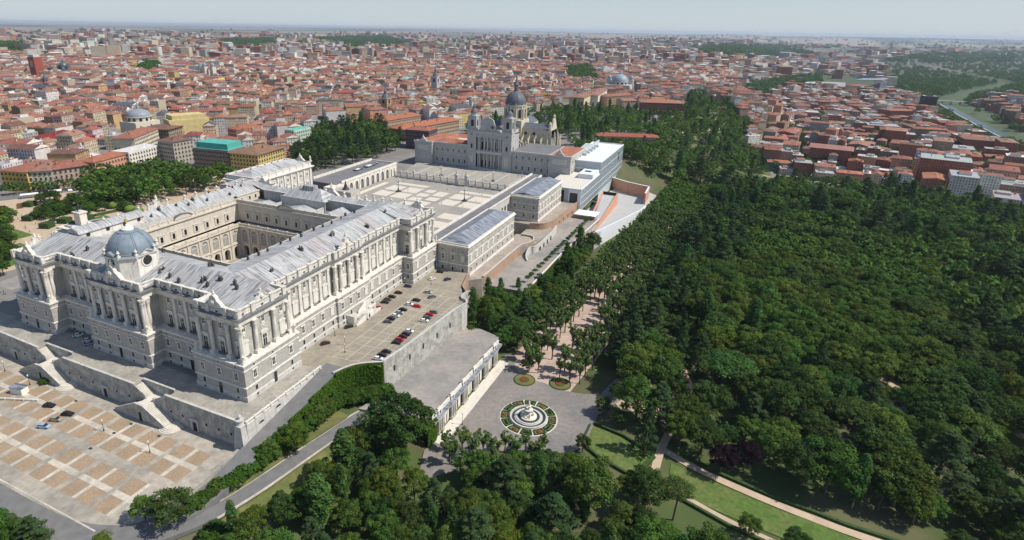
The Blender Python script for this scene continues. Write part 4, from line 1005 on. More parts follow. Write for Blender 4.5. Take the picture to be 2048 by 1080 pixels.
# ================================================================ west annexes, gallery, arcades
def annex(lab, x0, x1, y0, y1, z0, z1, ridge, name='annex_building', hip=True, cols=9, rows=((2.8, 'basement_window'), (9.4, 'mezzanine_window'), (14.9, 'entresol_window')), nb=3):
    t = thing(name, lab, 'building', group='grey roofed palace annexes')
    foot = [(x1, y0), (x0, y0), (x0, y1), (x1, y1)]
    mb = MB(); mb.sweep(foot, [(0, z0-6), (0, z1)]); mb.build('wall', 'grey_stone', t)
    mb = MB(); mb.sweep(foot, [(.2, z0-6), (.2, z0+1.2), (-.1, z0+1.4)]); mb.sweep(foot, [(-.1, z0+6.6), (.25, z0+6.7), (.25, z0+7.3), (-.1, z0+7.5)]); mb.sweep(foot, [(-.1, z1-1.5), (.3, z1-1.3), (.9, z1-.6), (.9, z1), (.2, z1+.25), (.2, z1+1.0), (-.5, z1+1.0), (-.5, z1)]); mb.sweep(foot, [(-.1, z1-5.6), (.14, z1-5.55), (.14, z1-5.3), (-.1, z1-5.2)])
    for cx, cy in foot: mb.box(cx-.9, cy-.9, z0-4, cx+.9, cy+.9, z1-.8) if 0 else None
    mb.build('cornice', 'white_stone', t)
    mb = MB(); e = .6; zz = z1+.5
    a, b, c, d = (x0+e, y0+e, zz), (x1-e, y0+e, zz), (x1-e, y1-e, zz), (x0+e, y1-e, zz); xm = (x0+x1)/2
    if hip: p, q = (xm, y0+9, zz+ridge), (xm, y1-9, zz+ridge)
    else: p, q = (xm, y0+e, zz+ridge), (xm, y1-e, zz+ridge)
    for f in ((b, c, q, p), (d, a, p, q), (a, b, p), (c, d, q)): mb.poly(list(f))
    mb.build('roof', 'annex_roof', t)
    for (p, n, L, k) in (((x1, y1), (1, 0), y1-y0, cols), ((x1, y0), (0, -1), x1-x0, nb)):
        u = (n[1], -n[0])
        for i in range(k):
            s = L*(i+.5)/k
            for dz, kind in rows:
                src = WB if (kind in WB and n[0] == 1 and rnd.random() < .8 or kind == 'mezzanine_window' and n[1] and rnd.random() < .35) else WP
                src[kind].put(t, (p[0]+u[0]*s, p[1]+u[1]*s, z0+dz), nrot(n))
    return t
annex('nearer annex with hipped grey seamed roof beside the palace corner', 0.5, 20.5, 152.5, 227, -2.8, 16.2, 3.6, cols=9)
annex('farther annex with shallow grey gabled roof above the brick bastion', 0.5, 23.5, 270, 329, -1.9, 16.8, 2.4, hip=False, cols=8)
for k in list(WP)+[]: pass
t = thing('arcade_gallery', 'narrow roofed arcade gallery with tall arches joining the two annexes', 'arcade')
F = frame((.4, 270), (1, 0)); mb = MB()
hs = [arch(4.2+i*5.8, 3.2, 2.0, 9.0) for i in range(7)]
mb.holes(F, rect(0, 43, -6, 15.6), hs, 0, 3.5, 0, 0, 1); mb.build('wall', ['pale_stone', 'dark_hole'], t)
mb = MB(); mb.box(-8.6, 152.5, 4, -8.2, 340, 15.6); mb.box(-9.0, 152.5, 15.6, -7.8, 344, 17.2); mb.box(.1, 152.5, 15.5, .9, 344, 16.6); mb.box(-8.6, 343, -5, .6, 344, 16.4); mb.build('parapet', 'white_stone', t)
mb = MB(); mb.box(-7.8, 152.6, 15.2, .1, 343.9, 15.9); mb.build('roof', 'grey_felt', t)
mb = MB(); mb.box(-.2, 329, -5, .42, 344, 15.6); mb.build('end_wall', 'pale_stone', t)
# east wing with arcade
t = thing('arcaded_wing', 'low white arcaded wing with flat dark roof along the plaza', 'building')
F = frame((-137, 326), (1, 0)); mb = MB()
hs = [arch(16+i*7.9, 4.4, 5.0, 10.6) for i in range(8)]
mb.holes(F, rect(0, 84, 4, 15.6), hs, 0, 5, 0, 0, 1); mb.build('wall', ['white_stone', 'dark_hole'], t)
mb = MB(); mb.fbox(F, -.5, 84, -.6, .5, 15.2, 15.7); mb.fbox(F, -.5, 84, -.9, .1, 15.7, 16.8)
for i in range(9): mb.fbox(F, 16+i*7.9-4.5, 16+i*7.9-3.4, -.1, .3, 5, 15.2)
mb.box(-166, 241, 15.2, -165, 326.5, 17.4); mb.box(-166, 325.6, 2, -137, 326.5, 16.4); mb.box(-143, 226, 4, -137, 242, 15); mb.build('parapet', 'white_stone', t)
mb = MB(); mb.box(-165, 236, 3, -138, 325.6, 15.4); mb.build('roof', 'grey_felt', t)
mb = MB()
for y, w_ in ((288, 6), (306, 8), (318, 2)): mb.box(-153-w_/3, y-w_, 15.4, -153+w_/3, y+w_*.6, 16.2, 1); mb.box(-153-w_/5, y-w_*.7, 16.2, -153+w_/5, y+w_*.2, 16.5)
mb.build('skylight', ['white_paint', 'dark_glass'], t)
for i in range(2):
    WP['mezzanine_window'].put(t, F(4+i*5.5, 0, 8.4), nrot((1, 0)))
# bell group with flagpoles over the palace end of the wing
t = thing('bell_group', 'dark iron clock and bell group between two flagpoles on the roof', 'bell frame', (-118, 222, 12))
mb = MB(); mb.box(-9, -6, -9, 9, 6, 5); mb.build('base', 'grey_stone', t)
mb = MB(); mb.lathe((0, 0, 5), [(3, 0), (1.6, 2), (.7, 4.5), (.2, 7)], 8); mb.build('spire', 'iron', t)
# fence and gate
t = thing('iron_fence', 'long iron railing on a stone base with square pillars across the plaza', 'fence')
mb = MB(); mb.box(-135, 317.2, 4.9, -70.5, 317.8, 6.0); mb.box(-58.5, 317.2, 4.9, -9, 317.8, 6.0)
for i in range(215):
    x = -134.8+i*.585
    if -70 < x < -59: continue
    mb.box(x-.05, 317.45, 6, x+.05, 317.55, 10.2, 1)
for z in (6.6, 9.8): mb.box(-135, 317.4, z, -70.5, 317.6, z+.15, 1); mb.box(-58.5, 317.4, z, -9, 317.6, z+.15, 1)
mb.build('railing_grille', ['pale_stone', 'iron'], t)
mb = MB(); mb.box(-.65, -.65, 0, .65, .65, 5.6); mb.box(-.85, -.85, 5.6, .85, .85, 6.0); mb.lathe((0, 0, 6), [(.5, 0), (.6, .4), (.3, .8), (.35, 1.2), (0, 1.6)], 8)
PP = Proto(mb.build('pillar', 'pale_stone'))
for i in range(19):
    x = -134+i*6.95
    if not -72 < x < -58: PP.put(t, (x, 317.5, 4.9), 0, 1.25 if i in (3, 5) else 1)
t = thing('main_gate', 'iron double gate between two tall ornate stone piers in the fence', 'gate', (-64.4, 317.5, 4.9))
mb = MB(); mb.box(-1.4, -1.4, 0, 1.4, 1.4, 8.5); mb.box(-1.8, -1.8, 8.5, 1.8, 1.8, 9.3); mb.lathe((0, 0, 9.3), [(1.3, 0), (1.5, .6), (.8, 1.6), (1.0, 2.6), (.5, 3.4), (.6, 4.0), (0, 4.8)], 9)
GP = Proto(mb.build('gate_pier', 'plinth_stone'))
for x in (-4.8, 4.8): GP.put(t, (x, 0, 0))
mb = MB()
for i in range(13): mb.box(-3.3+i*.55-.06, -.06, 0, -3.3+i*.55+.06, .06, 6.2+1.4*math.sin(math.pi*i/12))
for z in (.4, 5.6): mb.box(-3.4, -.08, z, 3.4, .08, z+.25)
mb.build('gate_grille', 'iron', t)
# candelabra
def lamp(lab, x, y, z, k=1.0):
    t = thing('candelabra_lamp', lab, 'street lamp', (x, y, z), group='candelabra lamps of the plaza'); t.scale = (k, k, k)
    mb = MB(); mb.lathe((0, 0, 0), [(2.4, 0), (2.4, .5), (1.6, .6), (1.5, 1.1), (.8, 1.2), (.5, 2.2), (.28, 3), (.2, 8), (.35, 8.3), (.15, 8.6), (.1, 11)], 12); mb.build('post', 'bronze', t, smooth=True)
    mb = MB()
    for a in range(4):
        c, s = math.cos(a*math.pi/2), math.sin(a*math.pi/2); mb.tube((0, 0, 8.2), (1.6*c, 1.6*s, 8.6), .09, .07, 5); mb.tube((1.6*c, 1.6*s, 8.6), (1.6*c, 1.6*s, 9.2), .07, .07, 5)
    mb.build('bracket', 'bronze', t)
    mb = MB(); mb.lathe((0, 0, 0), [(.12, 0), (.38, .5), (.42, .9), (.12, 1.3), (0, 1.5)], 8); lp = Proto(mb.build('lantern', 'white_paint'))
    for a in range(4): lp.put(t, (1.6*math.cos(a*math.pi/2), 1.6*math.sin(a*math.pi/2), 9.1))
    lp.put(t, (0, 0, 10.9))
lamp('tall candelabra lamp amid the cream panels nearer the arcaded wing', -102.8, 274, 5); lamp('tall candelabra lamp amid the cream panels nearer the grey annex', -40.6, 274.2, 5)
for i, (x, y) in enumerate(((-98, 342), (-46, 345), (-20, 350))): lamp(('candelabra lamp behind the fence before the cathedral portico', 'candelabra lamp behind the fence past the main gate', 'candelabra lamp behind the fence nearest the grey gallery')[i], x, y, 5, .8)
# ================================================================ lower western terraces
mb = MB(); mb.prism([(18, 150), (22, 148), (29, 155), (29.5, 214), (33, 222), (34, 232), (30, 238), (18, 240)], -24, -2.9); tag(mb.build('upper_walk_terrace', 'walk_earth'), 'brown walk along the nearer annex', kind='structure')
mb = MB(); mb.prism([(18, 236), (34, 232), (38, 262), (33, 275), (18, 275)], -24, -5.6); tag(mb.build('stair_court_paving', 'walk_earth'), 'brown paved court between the two annexes', kind='structure')
mb = MB(); mb.prism([(20, 160), (55, 162), (55.5, 235), (60, 318), (52, 330), (20, 330)], -26, -9.2); tag(mb.build('lower_garden_terrace', 'gravel'), 'greyish terrace with a row of small trees', kind='structure')
mb = MB(); mb.prism([(-1, 262), (20, 262), (29, 266), (33, 276), (34, 300), (36, 338), (-1, 340)], -24, -2.0); tag(mb.build('bastion_walk', 'walk_earth'), 'walk round the farther annex on its bastion', kind='structure')
t = thing('brick_retaining_wall', 'orange brick wall with a pale coping below the nearer annex', 'retaining wall', group='orange brick walls')
pts = smooth([(29.2, 156), (29.6, 200), (30, 216), (33.4, 224), (34, 232), (30.5, 238), (22, 238.6)], 4)
wall_mb(pts[::-1], -14, -1.9, .6, .25).build('wall', ['brick_wall', 'pale_stone'], t)
t = thing('brick_bastion_wall', 'curved orange brick bastion wall below the farther annex', 'retaining wall', group='orange brick walls')
pts = smooth([(20, 261.6), (29.4, 265.6), (33.5, 276), (34.6, 300), (36.6, 338)], 4)
wall_mb(pts[::-1], -14, -1.0, .6, .3).build('wall', ['brick_wall', 'brick_wall'], t)
mb = MB()
for y in (282, 292, 302, 312, 322): x = float(np.interp(y, [276, 300, 338], [33.5, 34.6, 36.6])); mb.box(x-.2, y-.8, -7.6, x+.12, y+.8, -5.4)
mb.build('window_slot', 'dark_hole', t)
t = thing('garden_stair_wall', 'pale arched stair wall curving down to the tree row terrace', 'wall')
pts = smooth([(38.5, 208), (35.5, 214), (35, 222), (38.3, 228), (38.6, 262), (37, 276)], 4)
wall_mb(pts[::-1], -10, [-4.4 if p[1] > 222 else -8.6+(p[1]-208)*.3 for p in pts][::-1], .8, .25).build('wall', ['pale_stone', 'pale_stone'], t)
mb = MB()
for y in (232, 240, 248, 256): mb.add([(39.0, y+a, -9.2+z) for a, z in arch(0, 2.2, 0, 2.0)], [tuple(range(11))])
mb.build('arched_opening', 'dark_hole', t)
t = thing('garden_boundary_wall', 'long brick garden wall with white coping under the ivy', 'retaining wall')
wall_mb([(54.6, 160), (55.2, 235), (59.6, 318)][::-1], -28, -8.2, .7, .3).build('wall', ['brick_wall', 'white_stone'], t)
t = thing('entrance_hut', 'low white flat canopy building at the end of the tree row', 'building')
mb = MB(); mb.box(40, 318, -9, 56, 330, -6.2); mb.build('wall', 'brick_wall', t); mb = MB(); mb.box(39, 316, -6.2, 57, 331, -5.7); mb.build('roof', 'white_concrete', t)
# ================================================================ museum
t = thing('museum_building', 'long modern museum of white slabs and pale grey louvred walls', 'museum')
MX = 38.7
mb = MB()
mb.box(5, 402, -24, MX, 506, 20.0, 0); mb.box(14, 336, -9, MX, 402, 9.4, 0); mb.box(7, 352, -9, 14.1, 402, 8.6, 1)
mb.build('wall', ['museum_grey', 'white_concrete'], t)
mb = MB()
mb.box(5.8, 402.8, 19.9, MX-.6, 505, 20.05); mb.box(4.8, 401.8, 19.9, MX+.1, 402.6, 20.9); mb.box(MX-.7, 402, 19.9, MX+.1, 506.2, 20.9); mb.box(4.8, 505.4, 19.9, MX, 506.2, 20.9); mb.box(4.8, 402, 19.9, 5.6, 506, 20.9)
mb.box(MX-.9, 335.8, 9.4, MX+.12, 402, 10.1); mb.box(14, 335.8, 9.4, MX, 336.6, 10.1)
mb.box(24, 378, 9.4, MX-1, 401.9, 13.6); mb.box(5, 401.2, 13.0, MX-2, 402.1, 14.0)
mb.build('roof', 'white_concrete', t)
mb = MB()
for z in (-3.2, -8.6, 2.8, 12.6): mb.box(MX-.1, 336.5 if z < 9 else 402, z, MX+.16, 506, z+.28)
mb.build('facade_band', 'white_concrete', t); mb = MB(); mb.box(6, 336.8, 9.3, MX-.8, 401.8, 9.5); mb.build('roof_terrace', 'pale_slab', t)
mb = MB()
for i in range(230): mb.box(MX-.05, 336.6+i*.735, -9, MX+.1, 336.66+i*.735, 9 if i < 89 else 19.6)
o = mb.build('louvre_slat', 'museum_grey', t); o['kind'] = 'stuff'
mb = MB(); mb.box(18.5, 335.7, -5.5, 24, 336.1, 7.6); mb.box(29, 335.9, -4.6, 36, 336.1, 6.4); mb.box(29, 335.9, -8.4, 36, 336.1, -5.4); mb.box(20, 401.6, 10.3, 31, 401.95, 12.4)
mb.box(27, 388, 13.61, 33, 394, 13.64); mb.box(MX-.05, 482, 8, MX+.14, 486, 16)
mb.build('window', 'dark_glass', t)
mb = MB(); mb.box(18.5, 335.5, -5.6, MX+.05, 335.9, 7.8) if 0 else None
mb.box(28, 335.6, 6.4, MX+.1, 336.1, 9.3); mb.box(28, 335.6, -9, 29, 336.1, 6.4); mb.box(36, 335.6, -9, MX+.1, 336.1, 6.4); mb.box(28, 335.6, -5.3, 37, 336.2, -4.6)
mb.build('window_frame', 'white_concrete', t)
mb = MB()
mb.hexa([(6, 403, 20), (14, 403, 20), (14, 470, 20), (6, 470, 20), (6, 403, 20.6), (8, 403, 20.6), (13, 470, 25), (6, 470, 25)]); mb.box(12.6, 430, 20, 13.4, 500, 24.6)
for i in range(5): mb.box(14.5, 428+i*12, 20, 18, 433+i*12, 22.4)
mb.build('roof_plant', ['museum_grey'], t)
FC = lambda y: float(np.interp(y, [280, 300, 410, 520], [-10.6, -11.2, -17.5, -18]))
mb = MB(); fcp = [(40, 300), (52, 292), (64, 288), (72, 330), (82, 384), (88, 452), (60, 480), (38.6, 506), (38.6, 420), (38.6, 340), (34, 338)]
n = len(fcp); mb.add([(x, y, -34) for x, y in fcp]+[(x, y, FC(y)) for x, y in fcp], [(i, (i+1) % n, n+(i+1) % n, n+i) for i in range(n)]); mb.add([(x, y, FC(y)) for x, y in fcp], [tuple(t_) for t_ in tessellate_polygon([[Vector((x, y, 0)) for x, y in fcp]])])
tag(mb.build('museum_forecourt', 'concrete'), 'pale concrete forecourt sloping down along the museum', kind='structure')
t = thing('forecourt_wall', 'orange rendered wall round the end of the museum forecourt', 'wall')
wall_mb([(MX, 462), (58, 449), (80, 440), (81, 412)], -20, -6.2, 1.2, .3).build('wall', ['orange_render', 'white_concrete'], t)
t = thing('orange_ramp', 'concrete ramp sunk between two orange rendered walls before the museum', 'ramp')
mb = MB(); mb.hexa([(44.5, 396, -19), (57, 396, -19), (61, 292, -13), (55, 306, -13), (44.5, 396, -7.6), (57, 396, -7.6), (61, 292, -10.7), (55, 306, -10.9)]); mb.build('ramp_surface', 'concrete', t)
mb = MB()
for (xa, xb, zt_) in ((44, 54.2, -5.0), (57.6, 61.8, -5.4)): mb.hexa([(xa-.5, 398, -20), (xa+.5, 398, -20), (xb+.5, 294, -14), (xb-.5, 294, -14), (xa-.5, 398, zt_), (xa+.5, 398, zt_), (xb+.5, 294, -10.2), (xb-.5, 294, -10.2)])
mb.box(43.5, 397, -20, 58.1, 398.4, -5.4); mb.build('ramp_wall', 'orange_render', t)
mb = MB(); mb.box(44.6, 395.5, -7.5, 56.9, 396.9, -5.0); mb.build('ramp_opening', 'dark_hole', t)
t = thing('forecourt_edge_wall', 'long white concrete parapet along the museum forecourt edge', 'wall')
wall_mb([(64.3, 290), (72.3, 330), (82.3, 384), (85, 420)][::-1], -34, [FC(420)+1.2, FC(384)+1.2, FC(330)+1.2, FC(290)+1.2], .9, .25).build('wall', ['white_concrete', 'white_concrete'], t)
t = thing('garden_pavilion', 'small grey stone gate pavilion below the museum forecourt', 'building', (92, 408, -25))
mb = MB(); mb.box(-6, -10, -3, 6, 10, 9); mb.build('wall', 'cath_stone', t); mb = MB(); mb.box(-7, -11, 9, 7, 11, 9.6); mb.lathe((0, 0, 9.6), [(6, 0), (0, 6)], 4, a0=math.pi/4); mb.build('roof', 'grey_felt', t)
# ================================================================ cathedral
t = CAT = thing('cathedral', 'grey stone cathedral with twin towers, slate dome and cream buttressed nave', 'cathedral')
YF = 388; XC = -68.5
mb = MB(); wings = [[(-48, YF), (-90, YF), (-132, YF), (-132, YF-3), (-150, YF-3), (-150, 446), (14, 446), (14, YF-3), (-8, YF-3), (-8, YF)]]
def boxw(x0, x1, y0, y1, z0, z1, m=0): mb.box(x0, y0, z0, x1, y1, z1, m)
boxw(-150, -91, YF, 440, -8, 26.5); boxw(-151, -131, YF-4, YF+22, -8, 26.52)
mb.build('wing_wall', 'cath_stone', CAT); mb = MB(); boxw(-46, 14, YF, 440, -8, 25); boxw(-7, 14.4, YF-3, YF+25, -8, 25.5); mb.build('wing_wall', 'cath_stone', CAT)
mb = MB()
for z in (6.0, 15.2, 17.2, 24.4):
    mb.box(-150, YF-.35, z, -91, YF+.1, z+.5); mb.box(-46, YF-.35, z, 14, YF+.1, z+.5)
    mb.box(-151.4, YF-4.4, z, -130.8, YF-3.9, z+.5); mb.box(-7.4, YF-3.4, z, 14.8, YF-2.9, z+.5); mb.box(14.3, YF-3, z, 14.8, 440, z+.5); mb.box(-131.1, YF-4, z, -130.6, YF, z+.5)
mb.box(-150.5, YF-.8, 26.3, -91, YF+.4, 27.6); mb.box(-46, YF-.8, 24.9, 14.8, YF+.4, 26.1); mb.box(14, YF-3.4, 25.4, 15, 440, 26.4); mb.box(-7.6, YF-3.8, 25.4, 15, YF-2.6, 26.6); mb.box(-151.6, YF-4.8, 26.3, -130.6, YF-3.6, 27.6); mb.box(-131.4, YF-4.6, 26.3, -130.4, YF, 27.6)
mb.box(-148, YF-4.15, 18.2, -135, YF-3.9, 23.6, 0); mb.box(-3.5, YF-3.2, 18.0, 10.5, YF-2.9, 23.4, 0)
mb.build('string_course', 'pale_stone', CAT)
CG = MB(); 
cg = crest_mb(4.0, 4.6).build('crest_gable', 'pale_stone'); CGP = Proto(cg)
CGP.put(CAT, (-141, YF-3.6, 27.2), nrot(N_)); CGP.put(CAT, (3.5, YF-2.6, 26.4), nrot(N_))
mb = MB(); mb.box(-149, 391, 26.5, -92, 439, 26.8); 
def hipring(mb, x0, x1, y0, y1, w, z, h, m=0):
    o = [(x0, y0), (x1, y0), (x1, y1), (x0, y1)]; i_ = [(x0+2*w, y0+2*w), (x1-2*w, y0+2*w), (x1-2*w, y1-2*w), (x0+2*w, y1-2*w)]; r = [(x0+w, y0+w), (x1-w, y0+w), (x1-w, y1-w), (x0+w, y1-w)]
    for k in range(4):
        j = (k+1) % 4
        mb.poly([(*o[k], z), (*o[j], z), (*r[j], z+h), (*r[k], z+h)], m); mb.poly([(*r[k], z+h), (*r[j], z+h), (*i_[j], z), (*i_[k], z)], m)
hipring(mb, -132, -91, 391, 437, 7.5, 26.7, 3.2); mb.build('tiled_roof', 'terracotta', CAT)
mb = MB(); mb.box(-117, 406, 20, -106, 422, 26.9); mb.build('patio_wall', 'cream_stone', CAT)
mb = MB(); mb.box(-45, 391, 25, -9, 439, 25.6); mb.box(-6, 388, 25.4, 13, 438, 25.8, 1); mb.build('flat_roof', ['grey_felt', 'terracotta'], CAT)
mb = MB(); mb.box(-.85, -.1, -.2, .85, .22, 2.7, 0); mb.box(-.55, .15, 0, .55, .27, 2.4, 1); CWS = Proto(mb.build('wing_window', ['pale_stone', 'dark_glass']))
mb = MB(); mb.box(-1.2, -.1, -.3, 1.2, .25, 4.2, 0); mb.box(-.75, .2, .1, .75, .3, 3.7, 1); mb.box(-1.4, -.1, 4.2, 1.4, .45, 4.6, 0); CWL = Proto(mb.build('ground_window', ['pale_stone', 'dark_glass']))
for x in [-127+i*6.3 for i in range(6)]+[-40+i*6.4 for i in range(6)]:
    CWS.put(CAT, (x, YF, 19), nrot(N_)); CWL.put(CAT, (x, YF, 8.2), nrot(N_))
for y in (392, 400, 410, 420): CWS.put(CAT, (14.4, y, 19), nrot(W_)); CWL.put(CAT, (14.4, y, 8.2), nrot(W_))
# front with porticoes
mb = MB(); F = frame((-46.6, YF-1.2), N_); L = 44.2      # a runs east
hs = [rect(8.6, 35.8, 6.2, 20.4), rect(8.6, 35.8, 23.6, 36.6)]
mb.holes(F, rect(0, L, 3, 41), hs, 0, 4.2, 0, 0, 0)
mb.box(-46.6, YF-1.2, 3, -46.5, 410, 41); mb.box(-90.8, YF-1.2, 3, -90.7, 410, 41); mb.box(-90.8, YF+3.2, 40, -46.5, 410, 41)
mb.build('front_wall', 'cath_stone', CAT)
mb = MB()
for z in (20.4, 22.2, 36.6, 40.4): mb.fbox(F, -.4, L+.4, -.2, .5, z, z+.55)
mb.fbox(F, 8, 36.4, -3, .4, 21.0, 22.2); mb.fbox(F, -.2, L+.2, -.4, .2, 40.9, 42.0)
for i in range(12): mb.fbox(F, 1+i*3.84-.3, 1+i*3.84+.3, -.5, .3, 40.9, 42.6)
for k in range(3): mb.fbox(F, 3-k, L-3+k, 0, 2+k*1.2, 5, 6.2-k*.4)
mb.build('entablature', 'pale_stone', CAT)
mb = MB(); mb.box(-.7, -.7, 0, .7, .7, .8); mb.lathe((0, 0, .8), [(.6, 0), (.62, 4), (.5, 11.2), (.8, 12.0)], 12); mb.box(-.85, -.85, 12.7, .85, .85, 13.3); CC = Proto(mb.build('portico_column', 'pale_stone', smooth=True))
for a in (10.2, 12.0, 16.8, 22.2-2.2+.2, 24.4, 27.6, 32.4, 34.2): CC.put(CAT, F(a, -.9, 6.9)); CC.put(CAT, F(a, -.9, 23.6), 0, (1, 1, .97))
mb = MB()
for i in range(5): mb.fbox(F, 13.4+i*4.4-1, 13.4+i*4.4+1, -4.25, -4.1, 6.3, 13); mb.fbox(F, 13.4+i*4.4-.9, 13.4+i*4.4+.9, -4.25, -4.1, 24, 31)
mb.build('portal', 'dark_hole', CAT)['kind'] = 'stuff'
# gable with scrolls over the front
pr = [(-13, 41), (-12.6, 42.5), (-10.2, 43.2), (-8.4, 45.2), (-7.4, 48.2), (-6.2, 50.4), (-5.4, 53.2), (-3.6, 54.6), (0, 56.2)]; pr = pr+[(-x, z) for x, z in pr[-2::-1]]; n = len(pr)
G = frame((-70.5, YF), N_)
mb = MB(); mb.add([G(x, .4, z) for x, z in pr]+[G(x, -1.2, z) for x, z in pr], [tuple(range(n)), tuple(range(2*n-1, n-1, -1))]+[(i, i+1, n+i+1, n+i) for i in range(n-1)])
mb.lathe((-70.5, YF-.4, 56.2), [(.5, 0), (.8, .8), (.3, 1.8), (.4, 2.4), (0, 3.2)], 8)
for sx in (-11.4, 11.4): mb.lathe((-70.5+sx, YF-.4, 42.6), [(.6, 0), (.9, 1), (.4, 2.0), (.5, 2.8), (0, 4)], 8)
for sx in (-1.6, 1.6): mb.fbox(G, sx-.35, sx+.35, .3, .8, 43, 50)
mb.build('gable', 'cath_stone', CAT)
mb = MB(); mb.add([G(4.6*0-4.6+1.5*math.cos(t*math.pi/8), .45, 46.6+1.7*math.sin(t*math.pi/8)) for t in range(16)], [tuple(range(16))]); mb.build('round_window', 'dark_glass', CAT)
def tower(xc, lab):
    mb = MB(); yc = YF+3.0; h = 4.8
    mb.box(xc-h, yc-h, 3, xc+h, yc+h, 43.2); mb.box(xc-h-.5, yc-h-.5, 42.4, xc+h+.5, yc+h+.5, 43.3)
    h2 = 3.9; mb.box(xc-h2, yc-h2, 43, xc+h2, yc+h2, 56); mb.box(xc-h2-.6, yc-h2-.6, 55.4, xc+h2+.6, yc+h2+.6, 56.6)
    for sx in (-1, 1):
        for sy in (-1, 1): mb.box(xc+sx*h2-.7, yc+sy*h2-.7, 43.2, xc+sx*h2+.7, yc+sy*h2+.7, 55.6); mb.lathe((xc+sx*h, yc+sy*h, 43.2), [(.6, 0), (.7, 1.2), (.3, 2.0), (0, 3.4)], 6)
    mb.lathe((xc, yc, 56.4), [(3.6, 0), (3.4, 2.6), (3.8, 3.0)], 8)
    o = mb.build('bell_tower', 'cath_stone', CAT)
    mb = MB(); mb.lathe((xc, yc, 59), [(3.8, 0), (3.4, 1.4), (2.2, 3.2), (1.2, 4.2), (1.1, 5.6), (1.5, 5.8), (1.0, 7.2), (.35, 9), (.12, 12)], 10); mb.build('spire', 'slate', o)
    mb = MB()
    for n in (N_, W_, (-1, 0)):
        F = frame((xc+n[0]*h2, yc+n[1]*h2), n); q = arch(0, 2.9, 46.4, 51.4)
        mb.add([F(a, .06, z) for a, z in q], [tuple(range(len(q)))])
        F = frame((xc+n[0]*h, yc+n[1]*h), n); q = arch(0, 2.0, 25, 28.4); mb.add([F(a, .06, z) for a, z in q], [tuple(range(len(q)))])
        mb.add([F(a, .07, 38+z) for a, z in rect(-.5, .5, 0, 1.4)], [(0, 1, 2, 3)])
    mb.build('belfry_opening', 'dark_hole', o)
    mb = MB()
    for z in (20.4, 22.2, 36.6): mb.box(xc-h-.35, yc-h-.35, z, xc+h+.35, yc+h+.35, z+.5)
    mb.box(xc-2.2, yc-h-.25, 11, xc+2.2, yc-h, 18.5)
    mb.build('tower_course', 'pale_stone', o)
tower(-87.2, ''); tower(-50.0, '')
# nave, transept, chancel, dome
YD = 455
mb = MB()
mb.box(XC-9, 410, 10, XC+9, 505, 39); mb.box(XC-44, YD-9, 10, XC+44, YD+9, 38.5); mb.box(XC-20, 405, 8, XC+20, 500, 22); mb.box(XC-11.5, YD-11.5, 30, XC+11.5, YD+11.5, 46.5)
mb.box(XC+9, YD-16, 8, XC+40, YD+16, 23)
for k in range(8): a = 2*math.pi*(k+.5)/8; mb.lathe((XC+11.5*math.cos(a)*1.0, YD+11.5*math.sin(a), 46.5), [(.9, 0), (.9, 2), (0, 4.4)], 6)
mb.build('nave_wall', 'yellow_stone', CAT)
mb = MB()
def gab(x0, x1, y0, y1, z, h, al):
    if al == 'x': ym = (y0+y1)/2; Q(mb, (x0, y0, z), (x1, y0, z), (x1, ym, z+h), (x0, ym, z+h)); Q(mb, (x0, y1, z), (x0, ym, z+h), (x1, ym, z+h), (x1, y1, z)); Q(mb, (x0, y0, z), (x0, ym, z+h), (x0, y1, z)); Q(mb, (x1, y0, z), (x1, y1, z), (x1, ym, z+h))
    else: xm = (x0+x1)/2; Q(mb, (x0, y0, z), (xm, y0, z+h), (xm, y1, z+h), (x0, y1, z)); Q(mb, (x1, y0, z), (x1, y1, z), (xm, y1, z+h), (xm, y0, z+h)); Q(mb, (x0, y0, z), (x1, y0, z), (xm, y0, z+h)); Q(mb, (x0, y1, z), (xm, y1, z+h), (x1, y1, z))
gab(XC-9.4, XC+9.4, 410, 505, 39.1, 5.6, 'y'); gab(XC-44, XC+43.5, YD-9.3, YD+9.3, 38.6, 5.2, 'x'); gab(XC+9, XC+40, YD-16.2, YD-9, 23, 3, 'x'); gab(XC-20.2, XC-9, 405, 444, 22, 4, 'y'); gab(XC+9, XC+20.2, 405, 444, 22, 4, 'y')
mb.build('slate_roof', 'slate', CAT)
mb = MB(); xg = XC+44
mb.add([(xg, YD-9.6, 38), (xg, YD-5.5, 42.5), (xg, YD-3.2, 48.5), (xg, YD, 51.5), (xg, YD+3.2, 48.5), (xg, YD+9.6, 38), (xg, YD+9.6, 10), (xg, YD-9.6, 10)]+[(xg-1.6, YD-9.6, 38), (xg-1.6, YD-5.5, 42.5), (xg-1.6, YD-3.2, 48.5), (xg-1.6, YD, 51.5), (xg-1.6, YD+3.2, 48.5), (xg-1.6, YD+9.6, 38), (xg-1.6, YD+9.6, 10), (xg-1.6, YD-9.6, 10)], [tuple(range(8)), tuple(range(15, 7, -1))]+[(i, (i+1) % 8, 8+(i+1) % 8, 8+i) for i in range(8)])
mb.lathe((xg-.8, YD, 51), [(1.2, 0), (1.4, 1.6), (.6, 2.6), (0, 4)], 8); mb.lathe((xg-2, YD-8.5, 36), [(1.6, 0), (1.6, 8), (1.9, 8.5), (1.2, 10.4), (0, 11.4)], 8)
mb.build('transept_gable', 'yellow_stone', CAT)
